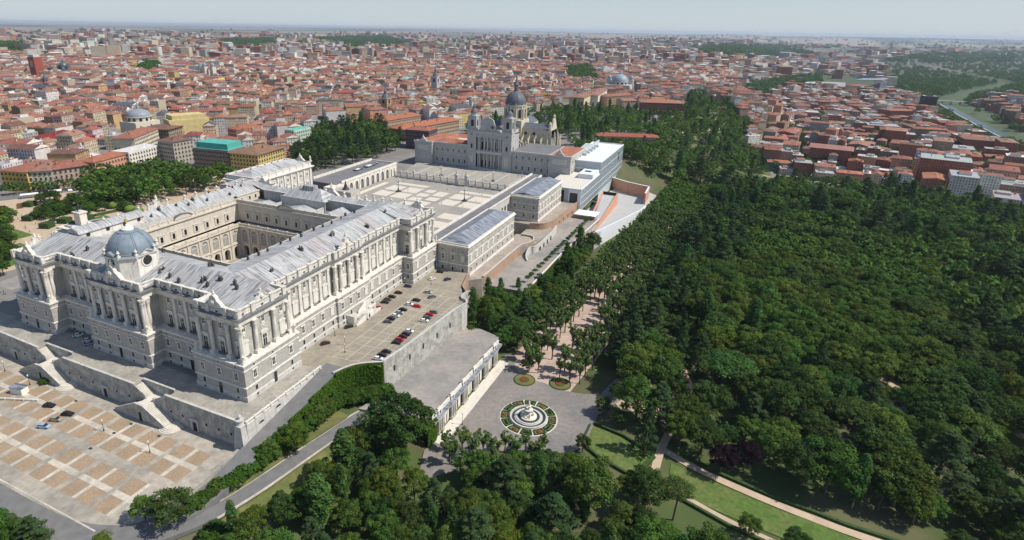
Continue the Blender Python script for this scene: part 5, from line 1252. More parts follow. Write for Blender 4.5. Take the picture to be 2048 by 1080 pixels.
# buttresses with pinnacles, flying arches
mb = MB(); mb.box(-1.0, -1.0, 6, 1.0, 1.0, 28); mb.lathe((0, 0, 28), [(1.1, 0), (.9, 2.2), (1.1, 2.4), (0, 6.5)], 4, a0=math.pi/4); BU = Proto(mb.build('buttress', 'yellow_stone'))
for x in (XC+14, XC+21, XC+28, XC+35, XC+42): BU.put(CAT, (x, YD-17, 0), 0, (1, 1, .92)); BU.put(CAT, (x, YD+17, 0))
for i, y in enumerate((YD-15, YD-10.5, YD-5, YD+5, YD+10.5, YD+15)): BU.put(CAT, (XC+46, y, 0), 0, (1, 1, 1.12 if i in (2, 3) else .95))
for y in (408, 416, 424, 432, 440): BU.put(CAT, (XC+21, y, 0), 0, .86)
mb = MB()
for x in (XC+14, XC+21, XC+28, XC+35): mb.hexa([(x-.4, YD-16.5, 24), (x+.4, YD-16.5, 24), (x+.4, YD-9.2, 32), (x-.4, YD-9.2, 32), (x-.4, YD-16.5, 26), (x+.4, YD-16.5, 26), (x+.4, YD-9.2, 34.5), (x-.4, YD-9.2, 34.5)])
for y in (416, 424, 432): mb.hexa([(XC+20.5, y-.4, 21), (XC+20.5, y+.4, 21), (XC+9.2, y+.4, 31), (XC+9.2, y-.4, 31), (XC+20.5, y-.4, 23), (XC+20.5, y+.4, 23), (XC+9.2, y+.4, 34), (XC+9.2, y-.4, 34)])
o = mb.build('flying_buttress', 'yellow_stone', CAT); o['kind'] = 'stuff'
mb = MB()
for x in (XC+16, XC+25): mb.add([(x+1.7*math.cos(t*math.pi/7), YD-9.06, 34+1.7*math.sin(t*math.pi/7)) for t in range(14)], [tuple(range(14))])
mb.add([(XC+1+1.6*math.cos(t*math.pi/7)+6, YD-11.56, 35+1.6*math.sin(t*math.pi/7)) for t in range(14)], [tuple(range(14))])
for x in (XC+17.5, XC+24.5, XC+31.5): mb.add([(x+a, YD-16.05, z) for a, z in arch(0, 2.2, 12, 18)], [tuple(range(11))])
for s in (-3.4, 3.4): mb.add([(xg+.05, YD+s+a, z) for a, z in arch(0, 2.4, 24, 34)], [tuple(range(11))])
o = mb.build('nave_window', 'dark_glass', CAT); o['kind'] = 'stuff'
mb = MB(); a8 = math.pi/16
mb.lathe((XC, YD, 46), [(10.6, 0), (10.6, 14.2), (11.4, 14.6), (11.4, 15.6)], 16, a0=a8)
for k in range(8):
    a = k*math.pi/4; c, s = math.cos(a), math.sin(a)
    for w_ in (-1.1, 1.1): mb.box(XC+10.4*c-s*w_*2.1-.5, YD+10.4*s+c*w_*2.1-.5, 46, XC+10.4*c-s*w_*2.1+.5, YD+10.4*s+c*w_*2.1+.5, 60.4)
    a += math.pi/8; c, s = math.cos(a), math.sin(a); mb.box(XC+11.2*c-.9, YD+11.2*s-.9, 46, XC+11.2*c+.9, YD+11.2*s+.9, 58); mb.lathe((XC+11.0*c, YD+11.0*s, 61.4), [(.5, 0), (.6, .8), (0, 2.2)], 6)
DRM = mb.build('dome_drum', 'yellow_stone', CAT)
mb = MB()
for k in range(8):
    a = k*math.pi/4; n = (math.cos(a), math.sin(a)); F = frame((XC+n[0]*10.62, YD+n[1]*10.62), n); q = arch(0, 3.0, 48.5, 56); mb.add([F(x, .05, z) for x, z in q], [tuple(range(len(q)))])
mb.build('drum_window', 'dark_glass', DRM)
mb = MB(); mb.lathe((XC, YD, 61.6), [(10.8, 0), (11.0, 2.0), (10.5, 5), (9.2, 8), (7, 10.8), (4.6, 12.6), (2.6, 13.4)], 24)
for k in range(12):
    a = k*math.pi/6; pts = [((r+.05)*math.cos(a)+XC, (r+.05)*math.sin(a)+YD, 61.6+z) for r, z in ((11.0, .5), (11.0, 2), (10.5, 5), (9.2, 8), (7, 10.8), (4.6, 12.6))]
    for p, q in zip(pts, pts[1:]): mb.tube(p, q, .2, .2, 4)
DOM = mb.build('dome', 'slate', CAT, smooth=True)
mb = MB(); mb.lathe((XC, YD, 74.8), [(3.0, 0), (2.4, .6), (2.2, 6.5), (3.0, 7), (2.6, 7.6), (1.2, 10), (.9, 12.2), (.3, 15), (.1, 18)], 10); mb.build('dome_lantern', 'slate', DOM)
# ================================================================ the city
def citywall():
    m = bpy.data.materials.new('city_wall'); m.use_nodes = True; MATS['city_wall'] = m
    t = m.node_tree; N = t.nodes; L = t.links; b = N['Principled BSDF']; b.inputs['Roughness'].default_value = .85; b.inputs['Specular IOR Level'].default_value = .2
    a = N.new('ShaderNodeAttribute'); a.attribute_name = 'Col'
    uv = N.new('ShaderNodeUVMap'); uv.uv_map = 'UVMap'; sp = N.new('ShaderNodeSeparateXYZ'); L.new(uv.outputs[0], sp.inputs[0])
    def mth(op, x, y):
        n = N.new('ShaderNodeMath'); n.operation = op
        for i, v in enumerate((x, y)):
            if hasattr(v, 'is_output'): L.new(v, n.inputs[i])
            else: n.inputs[i].default_value = v
        return n.outputs[0]
    def band(s, per, lo, hi):
        f = mth('MODULO', s, per); return mth('MULTIPLY', mth('GREATER_THAN', f, lo), mth('LESS_THAN', f, hi))
    w_ = mth('MULTIPLY', band(sp.outputs[0], 2.9, .95, 2.05), band(sp.outputs[1], 3.3, 1.0, 2.75))
    cell = N.new('ShaderNodeTexWhiteNoise'); cell.noise_dimensions = '2D'
    cb = N.new('ShaderNodeCombineXYZ'); L.new(mth('FLOOR', mth('DIVIDE', sp.outputs[0], 2.9), 0), cb.inputs[0]); L.new(mth('FLOOR', mth('DIVIDE', sp.outputs[1], 3.3), 0), cb.inputs[1]); L.new(cb.outputs[0], cell.inputs['Vector'])
    w_ = mth('MULTIPLY', w_, mth('GREATER_THAN', cell.outputs['Value'], .12))
    nz = N.new('ShaderNodeTexNoise'); nz.inputs['Scale'].default_value = .25; nz.inputs['Detail'].default_value = 5; tc = N.new('ShaderNodeTexCoord'); L.new(tc.outputs['Object'], nz.inputs['Vector'])
    mr = N.new('ShaderNodeMapRange'); mr.inputs[1].default_value = .3; mr.inputs[2].default_value = .7; mr.inputs[3].default_value = .84; mr.inputs[4].default_value = 1.1; L.new(nz.outputs[0], mr.inputs[0])
    cc = N.new('ShaderNodeCombineColor'); [L.new(mr.outputs[0], cc.inputs[i]) for i in range(3)]
    mm = N.new('ShaderNodeMix'); mm.data_type = 'RGBA'; mm.blend_type = 'MULTIPLY'; mm.inputs[0].default_value = 1; L.new(a.outputs['Color'], mm.inputs[6]); L.new(cc.outputs[0], mm.inputs[7])
    mx = N.new('ShaderNodeMix'); mx.data_type = 'RGBA'; L.new(mth('MULTIPLY', w_, .88), mx.inputs[0]); L.new(mm.outputs[2], mx.inputs[6]); mx.inputs[7].default_value = (.035, .035, .04, 1)
    L.new(mx.outputs[2], b.inputs['Base Color'])
citywall()
mat('city_roof', (.4, .2, .1), .9, .24, .35, attr='Col', bump=.5, bump_scale=1.2)
mat('house_window', (.03, .03, .035), .3, 0, spec=.4)
WALLS = {'cream': (.52, .44, .31), 'white': (.62, .59, .54), 'ochre': (.48, .34, .17), 'pink': (.46, .29, .22), 'beige': (.42, .36, .28), 'brick red': (.30, .12, .075), 'grey': (.33, .32, .30), 'brown': (.27, .185, .13), 'yellow': (.60, .47, .18), 'salmon': (.50, .26, .17), 'tan': (.36, .27, .18)}
ROOFS = {'terracotta': (.275, .112, .076), 'faded terracotta': (.255, .135, .098), 'brown tiled': (.165, .092, .068), 'orange tiled': (.30, .118, .068), 'pale grey': (.36, .35, .335), 'dark slate': (.10, .10, .115), 'white': (.58, .56, .52), 'red': (.26, .07, .052)}
class City:
    """quads with a colour, a material and wall coordinates in metres"""
    def __init__(s): s.V = []; s.U = []; s.C = []; s.M = []
    def quad(s, a, b, c, d, col, m=1, uv=((0, 0),)*4): s.V += [a, b, c, d]; s.U += uv; s.C += [col]*4; s.M.append(m)
    def box(s, P, z0, z1, col, top, blank=0, topm=1, u0=0.):
        for k in range(4):
            a, b = P[k], P[(k+1) % 4]; L = math.hypot(b[0]-a[0], b[1]-a[1]); h = z1-z0
            uv = ((0, 0),)*4 if blank >> k & 1 else ((u0, 60-h), (u0+L, 60-h), (u0+L, 60), (u0, 60))
            s.quad((*a, z0), (*b, z0), (*b, z1), (*a, z1), col, 0, uv)
        s.quad(*[(*p, z1) for p in P], top, topm)
    def hip(s, P, z, h, col, inset=.5, over=.5, axis=0, gable=False, wall=None):
        c = (sum(p[0] for p in P)/4, sum(p[1] for p in P)/4)
        Po = [(c[0]+(p[0]-c[0])*(1+over/8), c[1]+(p[1]-c[1])*(1+over/8)) for p in P]
        a, b, cc, d = Po if axis == 0 else Po[1:]+Po[:1]
        # ridge runs along a->b
        m1 = ((a[0]+d[0])/2, (a[1]+d[1])/2); m2 = ((b[0]+cc[0])/2, (b[1]+cc[1])/2)
        k = .02 if gable else inset*math.hypot(a[0]-d[0], a[1]-d[1])/max(math.hypot(a[0]-b[0], a[1]-b[1]), 1)
        k = min(k, .46)
        r1 = (m1[0]+(m2[0]-m1[0])*k, m1[1]+(m2[1]-m1[1])*k, z+h); r2 = (m2[0]+(m1[0]-m2[0])*k, m2[1]+(m1[1]-m2[1])*k, z+h)
        e = .05; dx = (d[0]-a[0])*e*.05; dy = (d[1]-a[1])*e*.05
        r1b = (r1[0]+dx, r1[1]+dy, r1[2]); r2b = (r2[0]+dx, r2[1]+dy, r2[2])
        s.quad((*a, z), (*b, z), r2, r1, col); s.quad((*cc, z), (*d, z), r1b, r2b, col)
        s.quad((*b, z), (*cc, z), r2b, r2, col if not gable else wall, 1); s.quad((*d, z), (*a, z), r1, r1b, col if not gable else wall, 1)
    def build(s, name, parent=None):
        n = len(s.V)
        return npmesh(name, s.V, np.arange(n).reshape(-1, 4), ['city_wall', 'city_roof', 'house_window'], parent, s.M, {'Col': ('POINT', np.array(s.C))}, s.U)
def rectp(cx, cy, w, d, a):
    c, s = math.cos(a), math.sin(a)
    return [(cx+x*c-y*s, cy+x*s+y*c) for x, y in ((-w/2, -d/2), (w/2, -d/2), (w/2, d/2), (-w/2, d/2))]
def jit(c, r, k=.12): 
    f = 1+r.uniform(-k, k); return tuple(min(.8, max(.01, v*f*(1+r.uniform(-k*.4, k*.4)))) for v in c)
RESERVED = []       # (x, y, radius) kept free for buildings set by hand
def hero(name, label, cat, pl, pr, depth, h, wall, roof, rise=3.5, flat=False, group=None, ztop=None, shift=0., rows=None, cols=None, win=True, step=3.4, blankside=False, top=None, z=None):
    """a building whose front foot runs between two places of the photograph, with each window of the two fronts a part"""
    a = at(*pl); b = at(*pr) if len(pr) == 2 else None
    zf = min(a[2], b[2])-1.0 if z is None else z
    A = np.array(a[:2]); B = np.array(b[:2]); d = B-A; L = float(np.hypot(*d)); d /= L; n = np.array([-d[1], d[0]])
    cam = CP[:2]-A
    if n@cam > 0: n = -n          # n points away from the camera
    P = [tuple(A), tuple(B), tuple(B+n*depth), tuple(A+n*depth)]
    c = (A+B)/2+n*depth/2; RESERVED.append((c[0], c[1], math.hypot(L, depth)/2+3))
    z1 = zf+1+h
    o = thing(name, label, cat, (float(c[0]), float(c[1]), zf), 0, group)
    lp = [(p[0]-c[0], p[1]-c[1]) for p in P]
    C = City(); C.box(lp, -6, z1-zf, wall, ROOFS['pale grey'] if flat else roof, 15); C.build('wall', o)
    C = City()
    if flat: 
        C.box([(x*.99, y*.99) for x, y in lp], z1-zf-.2, z1-zf+.15, roof, roof, 15, 1)
        if top: C.box([(x*.9, y*.8) for x, y in lp], z1-zf, z1-zf+top[0], top[1], top[1], 15, 1)
    else: C.hip(lp, z1-zf, rise, roof, .5, .8, 0 if L > depth else 1)
    C.build('roof', o)
    mb = MB(); mb.box(-.12*0-.25, 0, 0, .25, .5, 1.6)
    if not flat:
        for k in range(max(2, int(L/14))):
            f = (k+.5)/max(2, int(L/14))-.5; q = d*L*f+n*depth*rnd.uniform(-.22, .22); mb.box(q[0]-.7, q[1]-.5, z1-zf+.6, q[0]+.7, q[1]+.5, z1-zf+rise*.75+1.5)
        mb.build('chimney', 'terracotta', o)
    if win:
        wm = MB(); wm.box(-.62, -.05, 0, .62, .10, 2.0, 1); wm.box(-.85, -.05, -.25, .85, .16, -.08, 0); wm.box(-.8, -.05, 2.0, .8, .13, 2.2, 0)
        wm.box(-.8, .1, -.08, .8, .55, 0, 0); wm.box(-.8, .5, 0, .8, .55, .85, 2)
        wp = Proto(wm.build('window', ['pale_stone', 'house_window', 'iron'])); cnt = 0
        rows = rows or max(2, int((h-1.2)/3.5))
        for (p, q) in ((lp[0], lp[1]), ((lp[1], lp[2]) if (np.array(lp[2])-np.array(lp[1]))@(CP[:2]-B) and np.dot((d), CP[:2]-B) > 0 else (lp[3], lp[0]))):
            if blankside and (p, q) != (lp[0], lp[1]): continue
            p = np.array(p); q = np.array(q); e = q-p; l = float(np.hypot(*e)); e /= l; nn = np.array([e[1], -e[0]])
            if nn@(CP[:2]-np.array([c[0], c[1]])-(p+q)/2) < 0: nn = -nn
            k = max(2, int(l/step)) if cols is None or (p-lp[0]).any() else cols
            for r_ in range(rows):
                for i in range(k):
                    if cnt >= 100: break
                    s = (i+.5)*l/k; w0 = p+e*s; cnt += 1
                    wp.put(o, (w0[0], w0[1], 1+1.3+r_*(h-1.0)/rows), math.atan2(nn[1], nn[0])-math.pi/2)
    return o, P, zf, z1
W, RF = WALLS, ROOFS
# ---- blocks facing the Oriente gardens
FR = 'facades facing the gardens'
hero('apartment_house', 'yellow end house of the long terrace facing the palace gardens', 'house', (9, 380), (62, 384), 30, 17, (.60, .42, .10), RF['terracotta'], group=FR)
hero('apartment_house', 'cream house between the yellow and the pinkish one facing the gardens', 'house', (63, 383), (112, 380), 30, 17, (.50, .46, .34), RF['faded terracotta'], group=FR)
hero('apartment_house', 'pinkish house with long brown roof next to the garden plane trees', 'house', (113, 379), (182, 368), 30, 17, (.42, .30, .25), RF['terracotta'], group=FR)
hero('apartment_house', 'salmon house half hidden behind the garden trees', 'house', (196, 357), (262, 338), 18, 15, W['salmon'], RF['orange tiled'], group=FR)
hero('apartment_house', 'white house with arched balconies standing behind the garden trees', 'house', (263, 340), (326, 322), 20, 17, (.66, .62, .54), RF['white'], flat=True, group=FR)
hero('apartment_house', 'cream rounded corner house below the grey dome', 'house', (276, 318), (322, 296), 22, 22, (.64, .56, .42), RF['terracotta'])
hero('apartment_house', 'beige stone house on the corner of the dark street', 'house', (352, 328), (391, 320), 24, 22, (.40, .36, .30), RF['brown tiled'])
hero('office_building', 'grey brown office building under a turquoise scaffolded roof', 'office building', (391, 338), (461, 345), 26, 21, (.20, .165, .14), (.10, .36, .32), flat=True, top=(5.5, (.09, .37, .32)))
hero('office_building', 'pinkish brown and yellow office building with hipped brown roof', 'office building', (464, 346), (520, 352), 40, 20, (.52, .40, .14), (.22, .125, .08), rise=5)
hero('apartment_block', 'tall bright yellow block with blank stepped walls', 'apartment block', (344, 286), (424, 278), 26, 26, (.56, .45, .21), (.56, .46, .25), flat=True, win=False, top=(5, (.56, .45, .21)))
hero('apartment_house', 'long brown corner house beside the narrow dark street', 'house', (286, 290), (342, 292), 30, 19, (.33, .26, .17), RF['brown tiled'])
hero('apartment_house', 'white house wrapped in turquoise netting beside the park', 'house', (590, 292), (624, 284), 14, 18, (.45, .55, .45), (.12, .42, .30), flat=True)
hero('theatre', 'theatre with dark red sheet roof among terracotta roofs', 'theatre', (118, 312), (196, 300), 44, 16, W['pink'], (.25, .035, .03), rise=7, win=False)
hero('apartment_house', 'pink party-walled house above the turquoise office roof', 'house', (480, 290), (530, 282), 22, 18, (.52, .25, .19), RF['orange tiled'])
hero('palace_hall', 'long orange tiled seminary hall behind the cathedral wing', 'hall', (812, 283), (918, 262), 26, 15, (.38, .27, .18), (.34, .128, .07), rise=4.5)
hero('palace_hall', 'second orange tiled wing running back from the seminary hall', 'hall', (776, 262), (842, 250), 22, 14, (.40, .28, .19), (.32, .12, .07), rise=4.5)
hero('apartment_house', 'dark plum balconied house by the park and the cathedral', 'house', (812, 296), (858, 300), 24, 22, (.14, .085, .09), RF['terracotta'], step=2.6)
hero('apartment_house', 'yellow house with white frames beyond the cathedral towers', 'house', (938, 210), (965, 205), 22, 18, (.58, .42, .12), RF['terracotta'])
hero('apartment_house', 'cream tall house beyond the promenade trees behind the dome', 'house', (1166, 226), (1192, 214), 26, 26, (.60, .50, .30), RF['faded terracotta'])
hero('apartment_house', 'white tall house beside the cream one beyond the promenade trees', 'house', (1194, 220), (1212, 206), 26, 26, (.64, .60, .52), RF['faded terracotta'])
hero('apartment_house', 'tan house with brick bands beyond the promenade', 'house', (1213, 218), (1262, 214), 22, 22, (.44, .31, .19), RF['terracotta'])
hero('seminary_building', 'large red brick seminary on the wooded hill', 'seminary', (1282, 228), (1362, 231), 40, 20, (.24, .105, .065), (.30, .145, .09), rise=4)
hero('convent', 'red roofed convent range in the trees below the promenade', 'convent', (1196, 287), (1312, 293), 18, 11, (.46, .30, .22), (.30, .09, .06), rise=3)
hero('apartment_house', 'low white and terracotta house below the convent', 'house', (1232, 296), (1262, 298), 10, 6, W['white'], RF['terracotta'], rise=2)
# ---- towers, domes and churches
def steeple(name, label, cat, px, py, r, h, wall, cap, sp, z=None, dome=0, n=8):
    p = at(px, py); RESERVED.append((p[0], p[1], r*2+4)); t = thing(name, label, cat, (p[0], p[1], p[2]-2))
    mb = MB(); mb.box(-r, -r, -4, r, r, h+2); mb.box(-r-.5, -r-.5, h*.7, r+.5, r+.5, h*.7+.6); mb.box(-r-.7, -r-.7, h+1, r+.7, r+.7, h+2.2); mb.build('tower', wall, t)
    mb = MB()
    if dome: mb.lathe((0, 0, h+2), [(r*.95, 0), (r*.95, dome*.25), (r*.8, dome*.6), (r*.45, dome*.9), (r*.15, dome), (r*.15, dome+sp*.4), (.05, dome+sp)], 14)
    else: mb.lathe((0, 0, h+2), [(r*1.0, 0), (r*.62, sp*.22), (r*.42, sp*.26), (r*.36, sp*.45), (r*.12, sp*.55), (.05, sp)], 8)
    mb.build('spire', cap, t)
    mb = MB()
    for n_ in (N_, W_): F = frame((n_[0]*r, n_[1]*r), n_); mb.add([F(a, .06, z) for a, z in arch(0, r*.7, h*.76, h*.9)], [tuple(range(11))])
    mb.build('belfry_opening', 'dark_hole', t)
mat('brick_red', (.30, .075, .05), .9, .1, .3)
mat('green_copper', (.12, .48, .44), .6, .08, .3)
mat('blue_glass', (.07, .10, .12), .25, .1, .1)
p = at(80, 166); RESERVED.append((p[0], p[1], 25)); t = thing('brick_tower', 'tall red brick tower with white slits and a pale top', 'tower', (p[0], p[1], p[2]))
mb = MB(); mb.box(-11, -9, -5, 11, 9, 58); mb.build('shaft', 'brick_red', t); mb = MB(); mb.box(-9, -7, 58, 9, 7, 63); mb.build('penthouse', 'pale_stone', t)
mb = MB(); [mb.box(x-.8, -9.15, 36, x+.8, -8.9, 50) for x in (-4, 0, 4)]; mb.build('slit_window', 'white_stone', t)
steeple('church_tower', 'slate spired church tower among the old roofs beyond the cathedral', 'church tower', 871, 192, 6.5, 40, 'cath_stone', 'slate', 30)
steeple('church_tower', 'brick tower with a black slate spire beside the park', 'church tower', 772, 226, 7, 24, 'brick_wall', 'slate', 26)
steeple('clock_tower', 'dark glass capped round tower on the old town skyline', 'tower', 131, 152, 11, 26, 'slate', 'blue_glass', 8, dome=10)
steeple('church_tower', 'small black spire rising over the grey roofed square', 'church tower', 232, 172, 3.5, 24, 'slate', 'slate', 22)
steeple('church_tower', 'nearest black spire of the grey roofed square', 'church tower', 95, 180, 3.5, 24, 'slate', 'slate', 22)
def church(name, label, px, py, r, hd, dome_mat, wall, h0, towers=(), lead=6, body=(26, 40)):
    p = at(px, py); RESERVED.append((p[0], p[1], max(body)*.7+r)); t = thing(name, label, 'church', (p[0], p[1], p[2]))
    mb = MB(); mb.box(-body[0]/2, -body[1]/2, -5, body[0]/2, body[1]/2, h0); mb.lathe((0, 0, h0-1), [(r, 0), (r, 6), (r*1.08, 6.3), (r*1.08, 7)], 24); mb.build('wall', wall, t)
    mb = MB()
    for k in range(12): a = k*math.pi/6; F = frame((r*1.01*math.cos(a), r*1.01*math.sin(a)), (math.cos(a), math.sin(a))); mb.add([F(x, .05, z) for x, z in arch(0, r*.22, h0+.8, h0+3.2)], [tuple(range(11))])
    mb.build('drum_window', 'dark_glass', t)
    mb = MB(); mb.lathe((0, 0, h0+6), [(r*math.cos(k*math.pi/20), hd*math.sin(k*math.pi/20)) for k in range(10)]+[(r*.13, hd), (r*.13, hd+lead*.5), (.05, hd+lead)], 28); mb.build('dome', dome_mat, t, smooth=True)
    for (x, y, w_, h) in towers:
        mb = MB(); mb.box(x-w_, y-w_, -4, x+w_, y+w_, h); mb.build('bell_tower', wall, t); mb = MB(); mb.lathe((x, y, h), [(w_*.9, 0), (w_*.9, 4), (w_, 4.2), (w_*.8, 7), (w_*.3, 9), (.1, 14)], 12); mb.build('cupola', dome_mat, t)
mat('grey_dome', (.24, .27, .30), .5, .1, .5)
mat('basilica_dome', (.26, .32, .36), .5, .08, .2)
church('domed_basilica', 'large round basilica with a pale blue dome and small chapel domes', 1237, 186, 19, 17, 'basilica_dome', 'pale_stone', 20, [(-26, 8, 5, 30), (24, 12, 5, 30)], 8, (58, 50))
church('twin_towered_church', 'twin towered church with dark domes on the old town rise', 408, 162, 11, 11, 'grey_dome', 'cream_stone', 26, [(22, -12, 5.5, 36), (40, -4, 5.5, 36)], 8)
church('domed_church', 'church with a grey ribbed dome behind the cream corner house', 284, 268, 14, 9, 'grey_dome', 'cream_stone', 17, (), 8, (30, 34))
church('round_hall', 'small round hall with a turquoise dome among roofs', 812, 172, 16, 7, 'green_copper', 'pale_stone', 8, (), 3, (30, 30))
# grey roofed arcaded square
t = thing('arcaded_square', 'red walled square building with dark slate roofs in the old town', 'building'); pa, pb, pc = at(62, 190), at(128, 194), at(236, 184)
for k, (a, b) in enumerate(((pa, pb), (pb, pc))):
    d = np.array(b[:2])-np.array(a[:2]); L = float(np.hypot(*d)); d /= L; n = np.array([-d[1], d[0]]); n = -n if n@(CP[:2]-a[:2]) > 0 else n
    P = [tuple(a[:2]), tuple(b[:2]), tuple(b[:2]+n*13), tuple(a[:2]+n*13)]; z = float(min(a[2], b[2]))-3
    C = City(); C.box(P, z, z+17, (.22, .07, .055), (.1, .1, .1)); C.build('wall', t); C = City(); C.hip(P, z+17, 6, (.10, .105, .12), .4, .5, 0); C.build('roof', t); RESERVED.append((*((a+b)/2)[:2], L/2))
# ---- land use and the mass of houses
def pixpoly(poly):
    P = np.array(poly, float)
    def f(q):
        x, y = q; c = False; j = len(P)-1
        for i in range(len(P)):
            if (P[i][1] > y) != (P[j][1] > y) and x < (P[j][0]-P[i][0])*(y-P[i][1])/(P[j][1]-P[i][1])+P[i][0]: c = not c
            j = i
        return c
    return f
PARKS = {k: pixpoly(v) for k, v in {
    'oriente': [(-80, 400), (-80, 372), (180, 372), (270, 345), (345, 322), (470, 348), (470, 362), (640, 340), (700, 500), (0, 560)],
    'campo': [(560, 345), (600, 300), (640, 236), (700, 246), (790, 240), (828, 300), (840, 325), (700, 345), (600, 380)],
    'hill': [(920, 292), (925, 250), (1050, 228), (1130, 218), (1270, 222), (1282, 232), (1364, 234), (1364, 200), (1390, 185), (1440, 205), (1500, 262), (1480, 300), (1520, 345), (1390, 352), (1300, 330), (1330, 300), (1330, 345), (1150, 335), (950, 320)],
    'garden': [(1300, 330), (1400, 352), (1520, 345), (1620, 362), (1760, 372), (1900, 392), (2060, 418), (2130, 1150), (-50, 1150), (400, 800), (900, 500)],
    'west': [(1760, 125), (1860, 108), (2130, 108), (2130, 205), (1985, 195), (1940, 210), (1880, 205), (1800, 196), (1775, 160)],
    'riverbank': [(1845, 215), (1960, 240), (2000, 262), (2130, 300), (2130, 330), (2020, 300), (1930, 258), (1880, 260)],
    'rail': [(1380, 95), (1560, 92), (1640, 112), (1500, 118), (1400, 112)], 'pk2': [(620, 78), (770, 72), (830, 96), (700, 100)], 'pk3': [(1640, 150), (1650, 178), (1560, 178), (1540, 205), (1480, 190), (1500, 168)],
    'pk4': [(440, 84), (545, 80), (560, 98), (450, 104)], 'pk5': [(1125, 140), (1180, 135), (1195, 165), (1140, 168)], 'pk6': [(285, 130), (320, 132), (312, 152), (280, 150)],
    'stadium': [(1625, 162), (1700, 156), (1756, 160), (1754, 186), (1700, 190), (1625, 178)], 'pk7': [(-40, 90), (50, 96), (40, 112), (-40, 108)]}.items()}
def land(x, y, z):
    q = project((x, y, z))[0]
    for k, f in PARKS.items():
        if f(q[:2]): return k
    if abs(x-float(river_y(y))) < 62 and 700 < y < 3300: return 'river'
    return 'city'
r = random.Random(11)
def free(x, y, m):
    if -200 < x < 130 and -100 < y < 520: return False
    return all((x-a)**2+(y-b)**2 > (c+m)**2 for a, b, c in RESERVED)
B = []          # (x, y, z, w, d, angle, h, style)
def ang_at(x, y): return .55*math.sin(x/310+1.3)+.5*math.sin(y/270+x/900)+.35
def district(x0, x1, y0, y1, px, py, style, dmin, dmax, street):
    nx_, ny_ = int((x1-x0)/px), int((y1-y0)/py)
    for i in range(nx_):
        for j in range(ny_):
            bx = x0+(i+.5+r.uniform(-.12, .12))*px; by = y0+(j+.5*(i % 2)+r.uniform(-.12, .12))*py; dd = math.hypot(bx-CP[0], by-CP[1])
            if not dmin <= dd < dmax: continue
            z = float(terrain(bx, by)); q = project((bx, by, z))[0]
            if q[2] < 0 or not (-90 < q[0] < 2140 and 20 < q[1] < 470): continue
            yield bx, by, z, q, dd
def add_block(bx, by, w, d, a, style, cell):
    """cut a block into houses"""
    st = [(-w/2, w/2, -d/2, d/2)]; c, s = math.cos(a), math.sin(a); h0 = r.uniform(13, 20)
    while st:
        x0, x1, y0, y1 = st.pop(); ww, dd_ = x1-x0, y1-y0
        if max(ww, dd_) > cell*r.uniform(1.05, 1.7):
            t = r.uniform(.4, .6)
            if ww > dd_: st += [(x0, x0+ww*t, y0, y1), (x0+ww*t, x1, y0, y1)]
            else: st += [(x0, x1, y0, y0+dd_*t), (x0, x1, y0+dd_*t, y1)]
            continue
        mx_, my_ = (x0+x1)/2, (y0+y1)/2; gx_, gy_ = bx+mx_*c-my_*s, by+mx_*s+my_*c
        if r.random() < .05 or not free(gx_, gy_, max(ww, dd_)*.4): continue
        z = float(terrain(gx_, gy_))
        if land(gx_, gy_, z) != 'city': continue
        B.append((gx_, gy_, z, ww-.15, dd_-.15, a, max(7, h0+r.gauss(0, 3.9)), style))
for bx, by, z, q, dd in district(-2300, 500, 60, 2300, 62, 50, 'old', 380, 1750, 8):
    if terrain(bx, by) > -30: add_block(bx, by, 55, 43, ang_at(bx, by), 'old', 19)
for bx, by, z, q, dd in district(-2600, 900, 60, 3000, 84, 70, 'old', 1750, 2700, 8):
    if terrain(bx, by) > -30: add_block(bx, by, 74, 60, ang_at(bx, by), 'old', 27)
for bx, by, z, q, dd in district(60, 1500, 700, 2300, 62, 50, 'new', 700, 2700, 12):
    if terrain(bx, by) <= -30 and abs(bx-river_y(by)) > 75: add_block(bx, by, 54, 41, .25+.5*math.sin(bx/260+by/300), 'new', r.choice([17, 22, 28, 40]))
for bx, by, z, q, dd in district(-6500, 5200, 400, 6500, 120, 100, 'far', 2700, 4300, 20):
    k = noise2(np.array([bx]), np.array([by]), 330., 4)[0]
    if k > -.6: add_block(bx, by, 98, 80, ang_at(bx, by), 'far', 34)
for bx, by, z, q, dd in district(-10500, 9000, 800, 10500, 230, 200, 'far2', 4300, 9800, 20):
    k = noise2(np.array([bx]), np.array([by]), 620., 4)[0]
    if k > -.35+max(0, (dd-5500)/12000): add_block(bx, by, 175, 145, ang_at(bx, by), 'far2', 62)
